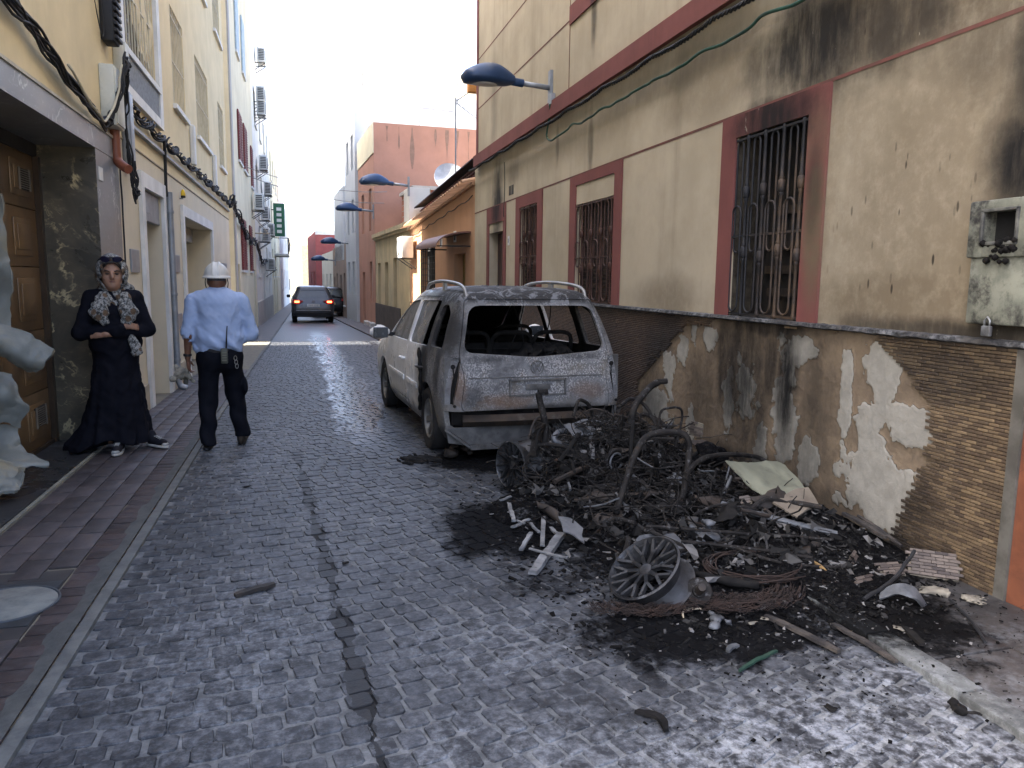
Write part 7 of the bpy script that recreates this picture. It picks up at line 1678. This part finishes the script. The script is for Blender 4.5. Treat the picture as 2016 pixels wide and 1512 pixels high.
# dark molten clumps round the engine
def clump(name, label, c, r, mat, seed=0, h=.016, flat=1.0):
    rs = random.Random(seed); pts = [(Vector((rs.gauss(0,.4), rs.gauss(0,.4), rs.gauss(0,.2)*flat))*r, r*rs.uniform(.25,.5)) for _ in range(9)]
    fn = lambda p: union([ell(p, tuple(q), (s_, s_*rs_, s_*.6*flat)) for (q, s_), rs_ in zip(pts, [.8,1.2,.7,1.1,.9,1,1.3,.8,1])], r*.12)+r*.10*nz(p, 3.2/r*2, seed)+r*.05*nz(p, 9/r, seed+2)
    o = skinmesh(name, fn, (-r*1.6,)*3, (r*1.6,)*3, max(h, r/14), mat, None, 0); o.location = c; return tag(o, label, 'melted lump')
clump('molten_lump', 'black molten lump between the fork leg and the engine', Q(1130,900,5.1), .17, M_char, 3)
clump('molten_lump', 'black molten lump in front of the leaning fork leg', Q(1235,880,5.1), .16, M_char, 4)
clump('molten_lump', 'rough black lump behind the seat frame by the plaster', Q(1395,905,4.9), .15, M_ash, 5)
clump('molten_lump', 'knotted grey lump left of the rusty strut', G(1060,965,.07), .07, M_steel, 6)
clump('aluminium_lump', 'pale crumpled aluminium lump beside the drum', G(1412,1218,.03), .06, M_alu, 7)
clump('aluminium_lump', 'silvery crushed metal lump right of the seat frame', G(1378,1058,.10), .11, M_alu, 8)
clump('melted_lump', 'small black lump lying on the bare road in the right foreground', G(1895,1395,.02), .05, M_char, 9)
clump('rubber_lump', 'black rubble lump beside the rear tyre of the burnt car', G(898,890,.05), .11, M_brown, 10)
clump('rubber_lump', 'flat black rag of rubber on the road left of the rear tyre', G(828,905,.01), .13, M_char, 11, flat=.3)
clump('brown_lump', 'rounded brown lump near the fallen tile panel', G(1590,1085,.08), .09, M_brown, 12)
# rods and tubes lying across the heap
rods = [('long grey rod lying across the middle of the debris',[(1272,1036,.17),(1400,1045,.16),(1640,1062,.12)],.009,M_steel),('long rod lower across the debris beside the tilted wheel',[(1340,1065,.13),(1460,1078,.12),(1600,1098,.10)],.009,M_steel),
 ('thick pale tube sloping down towards the fallen sheet',[(1420,992,.20),(1520,1020,.17),(1648,1052,.12)],.018,M_alu),('short tube beneath the pale sheet',[(1500,980,.20),(1570,1015,.17),(1640,1045,.13)],.014,M_steel),('curved tube running to the wall behind the seat frame',[(1350,935,.36),(1380,905,.40),(1430,895,.38),(1490,900,.30),(1520,918,.26)],.017,M_steel),
 ('rod ending among the broken tiles',[(1440,1075,.12),(1540,1108,.10),(1660,1118,.08)],.008,M_steel),('thin dark rod near the bent white bar',[(1405,1005,.2),(1520,990,.2),(1600,985,.2)],.008,M_steel),('thin bar behind the seat springs',[(1130,985,.12),(1200,975,.15),(1290,972,.16)],.010,M_rust),
 ('dark cable trailing up to the fallen tile panel',[(1700,1180,.05),(1760,1140,.10),(1800,1085,.18)],.010,M_black),('thin twig-like wire on the right pavement',[(1870,1180,.04),(1910,1220,.04),(1940,1265,.04)],.007,M_black),('bent thin rod by the brown lump',[(1590,1150,.05),(1625,1135,.06),(1620,1110,.08)],.007,M_steel),
 ('crooked rod below the seat frame',[(1180,1030,.1),(1210,1022,.13),(1250,1030,.14)],.014,M_steel),('thin wire arching over the heap',[(1140,1000,.14),(1300,996,.22),(1480,1000,.2)],.004,M_steel)]
for lb, pts, r, mt_ in rods: tubes('rod' if 'rod' in lb else ('tube' if 'tube' in lb else ('cable' if 'cable' in lb else 'bar')), lb, 'cable' if 'cable' in lb or 'wire' in lb else 'metal rod', [[G(px, py, z) for px, py, z in pts]], r, mt_, 'rods and tubes lying in the debris', 7)
tubes('bent_bar', 'pale bent flat bar standing right of the seat frame', 'metal bar', [[Q(1440,938,4.45),Q(1422,980,4.4),Q(1406,1018,4.3),Q(1412,1030,4.25),Q(1430,1035,4.2),Q(1450,1036,4.2)]], .012, M_alu)
for k in range(26):
    r2 = random.Random(100+k); x, y = r2.uniform(1.55,2.95), r2.uniform(3.5,5.5); a = r2.uniform(0,PI); L_ = r2.uniform(.12,.4); z = hz(x, y)+r2.uniform(.02,.09)
    d = Vector((math.cos(a), math.sin(a), r2.gauss(0,.22)))*L_/2; p = Vector((x, y, z)); bend = Vector((r2.gauss(0,.05), r2.gauss(0,.05), r2.gauss(0,.05)))
    mt_ = r2.choice((M_steel, M_steel, M_brown, M_alu)); tubes('scrap_tube', where_scrap(p, ('thin' if k % 4 < 2 else 'stout')+' '+{'burnt_steel': 'blackened', 'brown_char': 'brown', 'melted_aluminium': 'pale grey'}[mt_.name]+(' long' if L_ > .26 else ' short')+' tube scrap'), 'metal scrap', [[p-d, p+bend, p+d]], (.006,.008,.012,.016)[k % 4], mt_, 'scorched scraps of tube', 7)
for k in range(16):
    r2 = random.Random(300+k); x, y = r2.uniform(1.6,3.0), r2.uniform(3.5,5.4); a = r2.uniform(0,PI); L_ = r2.uniform(.06,.16); z = hz(x, y)+r2.uniform(.015,.07); u = Vector((math.cos(a), math.sin(a), r2.gauss(0,.3)))*L_; w_ = Vector((-math.sin(a), math.cos(a), r2.gauss(0,.4)))*L_*.6; p = Vector((x, y, z))
    o = sheet('scrap_sheet', [[p-u-w_,p-w_,p+u-w_],[p-u,p+Vector((0,0,.03)),p+u],[p-u+w_,p+w_,p+u+w_]], (mt_ := r2.choice((M_steel, M_brown, M_char, M_alu, M_brown))), None, .004, .035, 9, k, 8, 8, .03); tag(o, where_scrap(p, {'burnt_steel': 'blackened', 'brown_char': 'brown', 'melted_aluminium': 'pale', 'charred_metal': 'charred'}[mt_.name]+(' large' if L_ > .11 else ' small')+' sheet scrap'), 'metal scrap', 'crumpled sheet scraps')
# bent bars and straps piled round the engine under the car's tail
for k in range(30):
    r2 = random.Random(500+k); x, y = r2.uniform(1.6,2.8), r2.uniform(4.7,5.75); a = r2.uniform(0,PI); L_ = r2.uniform(.2,.55); z = hz(x, y)+r2.uniform(.05,.20); p = Vector((x, y, z)); u = Vector((math.cos(a), math.sin(a), r2.gauss(0,.45))).normalized()*L_; q = Vector((r2.gauss(0,.1), r2.gauss(0,.1), r2.uniform(.0,.12)))
    mt_ = r2.choice((M_steel, M_steel, M_brown, M_char)); nm = r2.choice(('bent_strut','bent_strut','bent_loop')); pts = [p-u/2, p+q*.6, p+u*.35+q*.5, p+u/2-Vector((0,0,.05))]
    if nm == 'bent_loop': pts = [p-u/2, p-u*.3+Vector((0,0,.14)), p+u*.2+Vector((0,0,.17)), p+u*.42+Vector((0,0,.08)), p+u/2-Vector((0,0,.06))]
    for s_ in pts: s_.z = max(s_.z, .03); s_.x = min(s_.x, 3.2)
    tubes(nm, where_scrap(p, {'burnt_steel': 'scorched grey', 'brown_char': 'brown', 'charred_metal': 'black'}[mt_.name]+(' long' if L_ > .38 else ' short')+(' bent strut' if nm == 'bent_strut' else ' bent loop')), 'metal scrap', [pts], (.007,.010,.014,.018)[k % 4], mt_, 'bent struts round the engine', 7)
# wire tyre beads
m = MB(); c0 = G(1485, 1118, .06)
bd = thing('tyre_wires', 'rings of rusty tyre wire lying at the front of the debris', 'tyre wire', c0)
for k in range(9):
    R_ = .25+random.uniform(-.03,.03); ox, oy, oz = random.uniform(-.02,.02), random.uniform(-.02,.02), random.uniform(0,.03); m = MB()
    m.tube([(ox+R_*math.cos(a)*1.05, oy+R_*.8*math.sin(a), oz+.012*math.sin(a*3+k)) for a in np.linspace(0, 2*PI, 49)[:-1]], .004, 5, True); m.build('bead_wire', M_wire, bd, True)
m = MB(); rr = random.Random(21); c1 = G(1440, 1160, .03)
for k in range(240):
    a = rr.uniform(2.6,5.6); R_ = rr.uniform(.18,.36); b = a+rr.uniform(.3,.8); p = [c1+Vector((R_*math.cos(q)*1.1, R_*math.sin(q)*.75, rr.uniform(-.01,.05))) for q in np.linspace(a, b, 5)]; m.tube(p, .0016, 3, cap=False)
tag(m.build('wire_tangle', M_wire, None, recalc=False), 'tangle of fine rust-brown tyre wire at the front of the debris', 'wire', kind='stuff')
m = MB(); c1 = G(1300, 1195, .02)
for k in range(160):
    a = rr.uniform(3.2,5.4); R_ = rr.uniform(.2,.3); b = a+rr.uniform(.3,.7); p = [c1+Vector((R_*math.cos(q)*1.2, .12+R_*math.sin(q)*.7, rr.uniform(-.01,.04))) for q in np.linspace(a, b, 5)]; m.tube(p, .0016, 3, cap=False)
tag(m.build('wire_tangle', M_wire, None, recalc=False), 'fine tyre wire spread under the tilted wheel', 'wire', kind='stuff')
tyr = MB(); tyr.tube([(c0.x-.02+.30*math.cos(a), c0.y+.02+.235*math.sin(a), .045+.02*math.sin(a*2)) for a in np.linspace(-.5, 4.4, 50)], [.018+.008*abs(math.sin(i*.6)) for i in range(50)], 8); tag(tyr.build('tyre_remains', M_char, None, True), 'charred curl of tyre rubber lying round the wire rings', 'tyre')
# pale sheet metal and brown panels
o = sheet('sheet_panel', [[Q(1425,908,4.24),Q(1470,912,4.32),Q(1520,910,4.42),Q(1545,915,4.44)],[Q(1470,952,4.12),Q(1510,950,4.17),Q(1550,948,4.22),Q(1580,955,4.22)],[Q(1520,992,3.97),Q(1550,980,4.02),Q(1585,972,4.04),Q(1602,985,4.00)]], mk('pale_green_sheet', (.22,.225,.165), (.15,.155,.115), 4, .5, .1, dirt=(.03,.028,.025), dscale=3), None, .008, .016, 6, 2, 24, 16, .01); tag(o, 'crumpled pale green sheet metal leaning against the plaster', 'metal sheet')
o = sheet('folded_plate', [[Q(1522,992,3.92),Q(1560,970,4.00),Q(1590,962,4.04)],[Q(1545,1008,3.84),Q(1580,992,3.90),Q(1604,984,3.96)],[Q(1568,1022,3.78),Q(1590,1005,3.82),Q(1612,996,3.86)]], mk('tan_plate', (.19,.16,.12), (.13,.11,.085), 5, .7, dirt=(.09,.07,.05), dscale=4), None, .012, .008, 6, 4, 12, 12, .004); tag(o, 'tan folded plate below the pale green sheet', 'metal sheet')
o = sheet('bent_fairing', [[Q(1058,985,4.63),Q(1090,1002,4.48),Q(1120,1030,4.33),Q(1150,1075,4.08),Q(1200,1100,3.88)],[Q(1062,1000,4.58),Q(1095,1022,4.40),Q(1125,1055,4.23),Q(1160,1100,3.98),Q(1205,1115,3.83)],[Q(1070,1002,4.63),Q(1105,1025,4.48),Q(1140,1058,4.30),Q(1178,1095,4.06),Q(1215,1100,3.93)]], M_brown, None, .012, .014, 7, 3, 30, 14, .01); tag(o, 'long bent brown panel along the left edge of the debris', 'panel')
o = sheet('rusty_fairing', [[Q(1350,870,5.2),Q(1385,868,5.2),Q(1420,885,5.1)],[Q(1370,880,5.1),Q(1400,882,5.1),Q(1430,896,5.0)],[Q(1385,900,5.0),Q(1415,902,4.95),Q(1440,908,4.9)]], M_brown, None, .008, .02, 7, 6, 14, 14, .015); tag(o, 'curled rusty brown panel at the foot of the plaster', 'panel')
o = sheet('smooth_fairing', [[Q(1100,1020,4.18),Q(1125,1025,4.16),Q(1145,1040,4.08)],[Q(1110,1050,4.03),Q(1130,1055,4.00),Q(1150,1070,3.93)]], M_alu, None, .008, .01, 7, 8, 12, 8, .008); tag(o, 'small smooth grey panel inside the bent brown one', 'panel')
o = sheet('torn_fairing', [[Q(1120,855,5.3),Q(1165,842,5.35),Q(1205,850,5.3)],[Q(1110,838,5.35),Q(1160,826,5.4),Q(1210,835,5.35)],[Q(1125,862,5.2),Q(1170,852,5.25),Q(1215,862,5.2)]], M_alu, None, .008, .03, 7, 9, 16, 12, .02); tag(o, 'torn bluish panel on top of the debris below the bumper', 'panel')
o = sheet('dark_casing', [[Q(1645,1045,3.83),Q(1690,1060,3.78),Q(1725,1075,3.73)],[Q(1650,1060,3.76),Q(1690,1075,3.72),Q(1722,1090,3.68)],[Q(1640,1065,3.73),Q(1685,1085,3.68),Q(1715,1098,3.64)]], M_char, None, .01, .006, 6, 12, 12, 10, .004); tag(o, 'dark grey casing lying by the foot of the wall', 'casing')
o = sheet('melted_fairing', [[G(1735,1168,.06),G(1765,1150,.12),G(1800,1160,.10),G(1822,1190,.02)],[G(1730,1180,.04),G(1768,1172,.08),G(1795,1180,.07),G(1815,1198,.01)]], M_alu, None, .01, .012, 9, 5, 20, 8, .015); tag(o, 'pale arched strip of melted metal near the wall corner', 'metal strip')
# ---- ashen wooden sticks
sticks = [((1048,1128),(1104,1052),.028,'broadest ashen plank at the left edge of the debris'),((1000,985),(1012,1025),.014,'short upright ashen stick at the far left of the pile'),((984,984),(1006,978),.010,'small ashen stick at the left tip of the pile'),((1008,1038),(1042,1022),.012,'ashen stick with a forked end'),((1026,1082),(1046,1048),.013,'ashen stick leaning left of the broad plank'),((1068,1075),(1070,1015),.014,'ashen stick standing above the broad plank'),((1080,1035),(1106,1058),.013,'ashen stick joining the broad plank head'),((1042,1080),(1115,1098),.009,'thin pale stick lying across the broad plank'),((1045,1030),(1062,1048),.010,'short ashen stick between the leaning ones'),((1010,1022),(1032,1030),.009,'small ashen stick low at the left')]
for k, (a, b, w_, lb) in enumerate(sticks):
    pa, pb = G(*a, .02+.012*(k % 3)), G(*b, .03+.02*((k*2) % 3)); m = MB(); n = 8; d = (pb-pa); sd = Vector((0,0,1)).cross(d).normalized(); v = []; f = []
    for i in range(n+1):
        q = pa.lerp(pb, i/n)+mnoise.noise_vector(pa.lerp(pb, i/n)*18)*.006; ww = w_*(1+.25*mnoise.noise(q*25)); hh = w_*.45*(1+.3*mnoise.noise(q*31))
        v += [q-sd*ww-Vector((0,0,hh)), q+sd*ww-Vector((0,0,hh)), q+sd*ww*.85+Vector((0,0,hh)), q-sd*ww*.9+Vector((0,0,hh))]
    for i in range(n):
        for j in range(4): f.append((4*i+j, 4*i+(j+1) % 4, 4*i+4+(j+1) % 4, 4*i+4+j))
    f += [(3,2,1,0), (4*n,4*n+1,4*n+2,4*n+3)]; m.add(v, f); tag(m.build('charred_stick', M_wood, None), lb, 'stick', 'ashen sticks at the left of the debris')
for k, (a, b, w_, mt_, lb, nm) in enumerate((((1508,1212),(1652,1282),.018,M_wood2,'long grey charred batten lying on the soot in the foreground','charred_batten'),((1640,1228),(1765,1302),.016,M_wood2,'charred batten nearer the kerb in the foreground','charred_batten'),((1455,1320),(1530,1282),.009,mk('green_plastic', (.012,.045,.028), (.01,.03,.02), 8, .6),'green plastic stick on the soot in the foreground','green_stick'),((462,1172),(540,1150),.022,M_brown,'dark brown strip lying alone on the road','brown_strip'),((1252,1400),(1312,1438),.016,M_char,'charred strip curled on the road in the foreground','charred_strip'),((1780,1235),(1815,1270),.018,M_char,'short black charred stub on the right pavement','charred_stub'),((1660,1010),(1745,1058),.02,M_wood2,'charred splinter against the foot of the plaster','charred_batten'),((1690,1015),(1775,1075),.014,M_wood2,'long charred splinter beside the dark casing','charred_batten'),((1600,1105),(1618,1142),.010,mk('scorched_yellow', (.28,.18,.06), (.12,.07,.03), 12, .7),'yellowed curled strip near the brown lump','yellow_strip'),((1345,1215),(1380,1198),.006,mk('pale_shard', (.55,.46,.33), None, 9),'pale curved shard below the hub drum','shard'),((1432,1282),(1452,1270),.014,M_alu,'small silvery shard on the soot','shard'))):
    za = .035 if a[0] > 1700 else .012; pa, pb = G(*a, za), G(*b, za+.006)
    if 'splinter' in lb: pa, pb = G(*a, .12), G(*b, .10)
    if 'yellow' in lb: pa, pb = G(*a, .10), G(*b, .06)
    n = 9; d = pb-pa; sd = Vector((0,0,1)).cross(d).normalized(); v = []; f = []; bow = .02 if 'curled' in lb or 'curved' in lb else .004
    for i in range(n+1):
        s_ = i/n; q = pa.lerp(pb, s_)+sd*bow*math.sin(PI*s_)*2+mnoise.noise_vector(pa.lerp(pb, s_)*15)*.004; tp = min(1, .45+1.6*min(s_, 1-s_)+.2); ww = w_*tp*(1+.2*mnoise.noise(q*25)); hh = max(.004, w_*.4)*(1+.3*mnoise.noise(q*31))
        v += [q-sd*ww-Vector((0,0,hh)), q+sd*ww-Vector((0,0,hh)), q+sd*ww*.85+Vector((0,0,hh)), q-sd*ww*.9+Vector((0,0,hh))]
    for i in range(n):
        for j in range(4): f.append((4*i+j, 4*i+(j+1) % 4, 4*i+4+(j+1) % 4, 4*i+4+j))
    f += [(3,2,1,0), (4*n,4*n+1,4*n+2,4*n+3)]; m = MB(); m.add(v, f); tag(m.build(nm, mt_, None), lb, 'debris')
# ---- chunks of fallen tile
def chunk(label, c, u, v, nu, nv, drop=0):
    u, v = Vector(u).normalized(), Vector(v); v = (v-u*v.dot(u)).normalized(); w_ = u.cross(v).normalized(); o = thing('tile_panel', label, 'tile panel', c); rs = random.Random(len(label))
    m = MB(); s1, s2 = nu*(BW+GJ)/2, nv*(BH+GJ)/2
    poly = [(-s1,-s2),(-s1*.2,-s2*1.05),(s1*.9,-s2),(s1,-s2*.2),(s1*.93,s2*.9),(s1*.1,s2),(-s1*.8,s2*.95),(-s1*1.02,s2*.2)]; n = len(poly)
    m.add([u*a+v*b-w_*.016 for a, b in poly]+[u*a+v*b-w_*.001 for a, b in poly], [tuple(range(n))[::-1], tuple(range(n, 2*n))]+[(i,(i+1) % n,n+(i+1) % n,n+i) for i in range(n)]); m.build('mortar_slab', mk('old_mortar', (.16,.14,.105), (.1,.09,.07), 12, .9) if 'old_mortar' not in bpy.data.materials else bpy.data.materials['old_mortar'], o)
    m0 = MB(); m0.obox((0,0,.004), u, v, w_, BW/2, BH/2, .005); tm = m0.mesh('brick'); tm.materials.append(M_ctile)
    for j in range(nv):
        for i in range(nu):
            a, b = (i-(nu-1)/2)*(BW+GJ)+((j % 2)-.5)*.5*BW*.8, (j-(nv-1)/2)*(BH+GJ)
            if abs(a) > s1*.92 or (rs.random() < drop): continue
            q = bpy.data.objects.new('brick', tm); COL.objects.link(q); q.parent = o; q.location = u*a+v*b+w_*.002
    return o
t = NT('chunk_tile'); M_ctile = t.fin(t.mix(t.ramp(t.orand(), 0, 1), (.035,.027,.024), (.115,.093,.076)), .6)
chunk('largest fallen panel of brick tiles leaning at the foot of the wall', G(1838,1112,.09), (.80,-.45,-.05), (.35,.55,.62), 4, 8)
chunk('small broken piece of brick tile panel beside the largest one', G(1755,1122,.06), (.9,-.3,.1), (.3,.8,.35), 2, 5, .15)
chunk('reddish fragment of brick tile still standing behind the seat frame', Q(1370,845,5.3), (.35,-.9,0), (.1,.05,1), 2, 6, .1)
chunk('single course sliver of brick tile near the casing', G(1680,1100,.08), (.7,.6,.1), (-.4,.4,.5), 2, 2, .1)
chunk('little chip of brick tiles below the rod ends', G(1700,1142,.06), (.95,.2,0), (-.1,.7,.5), 2, 2, 0)
chunk('lone pair of tiles in the heap by the bent bar', G(1470,985,.2), (.8,-.3,.2), (.2,.6,.6), 1, 3, 0)
M_plch = mk('plaster_chunk', (.23,.21,.165), (.15,.138,.11), 11, .95, bump=.7)
for k, (px, py, r, lb) in enumerate(((1845,1165,.07,'flat pale plaster chunk beside the largest tile panel'),(1915,1175,.06,'pale plaster chunk close to the stone plinth'),(1565,1000,.05,'pale plaster chunk below the tan plate'),(1500,1215,.03,'small pale rubble chunk at the front of the debris'),(1890,1215,.035,'small rubble chunk on the right pavement'),(1765,1235,.03,'rubble crumb by the black stub'),(1480,1225,.03,'greenish rubble chunk by the wire tangle'),(1720,1075,.04,'white plaster chunk by the dark casing'))):
    o = clump('plaster_chunk', lb, G(px, py, .035 if px > 1600 else .02), r, M_plch, 40+k, flat=.45); o['category'] = 'plaster'
for k, (px, py, r, lb) in enumerate(((485,958,.03,'small black flake on the road left of centre'),(128,984,.035,'black flake on the left pavement'),(680,1108,.02,'tiny black flake on the road'),(1640,1395,.03,'black flake on the whitened road'),(1850,1430,.025,'black flake near the right kerb'))):
    o = clump('char_flake', lb, G(px, py, .03 if px < 200 else .006), r, M_char, 60+k, flat=.3); o['category'] = 'char'

# ---- dense tangle of thin burnt wire, strips and cooked scraps that nobody could count
m = MB(); rr = random.Random(77)
for k in range(2000):
    if k % 2 == 0: x, y = rr.gauss(2.1,.36), rr.gauss(5.15,.34)
    else: x, y = rr.gauss(2.25,.42), rr.gauss(4.6,.5)
    if not (1.45 < x < 3.2 and 3.3 < y < 5.85): continue
    z = hz(x, y)+rr.uniform(0,.09)*(1 if y > 4.6 else .5)+(rr.uniform(0,.12) if y > 5 else 0); L_ = rr.uniform(.05,.22); a = rr.uniform(0,2*PI); cv = rr.gauss(0,1.6); p = Vector((x,y,z)); pts = [p.copy()]; el = rr.gauss(0,.35)
    for i in range(5): a += cv/5; el += rr.gauss(0,.2); p = p+Vector((math.cos(a)*math.cos(el), math.sin(a)*math.cos(el), math.sin(el)))*L_/4; pts.append(p.copy())
    for q in pts: q.z = max(q.z, .015); q.x = min(q.x, 3.26)
    m.tube(pts, rr.choice((.0018,.0025,.0035,.005)), 4, cap=False)
tag(m.build('burnt_wire_tangle', M_steel, None, recalc=False), 'dense tangle of thin burnt wire and strips over the debris heap', 'wire', kind='stuff')
m = MB()
for k in range(1300):
    if k % 2: x, y = rr.gauss(2.1,.36), rr.gauss(5.1,.36)
    else: x, y = rr.gauss(2.4,.45), rr.gauss(4.0,.55)
    if not (1.4 < x < 3.2 and 3.2 < y < 5.9): continue
    s_ = rr.uniform(.02,.055); z = hz(x, y)+rr.uniform(-.01,.05)+(rr.uniform(0,.08) if y > 5 else 0); u = Vector((rr.gauss(0,1), rr.gauss(0,1), rr.gauss(0,.5))).normalized(); w_ = u.orthogonal().normalized(); w_.rotate(Matrix.Rotation(rr.uniform(0,6), 3, u)); c0 = Vector((x,y,z)); b = u.cross(w_)
    P_ = [c0+u*(s_*(i-1)*rr.uniform(.7,1.3))+w_*(s_*.6*(j-.5)*rr.uniform(.6,1.6))+b*(s_*rr.gauss(0,.35)) for i in range(3) for j in range(2)]
    for q in P_: q.z = max(q.z, .012); q.x = min(q.x, 3.27)
    m.tint = rr.choice((.02,.03,.05,.05,.1,.2,.4))
    o0 = len(m.v); m.add(P_, [(0,1,3,2),(2,3,5,4)])
tag(m.build('cooked_scraps', M_chip, None, recalc=False), 'cooked black scraps heaped in the debris', 'scraps', kind='stuff')
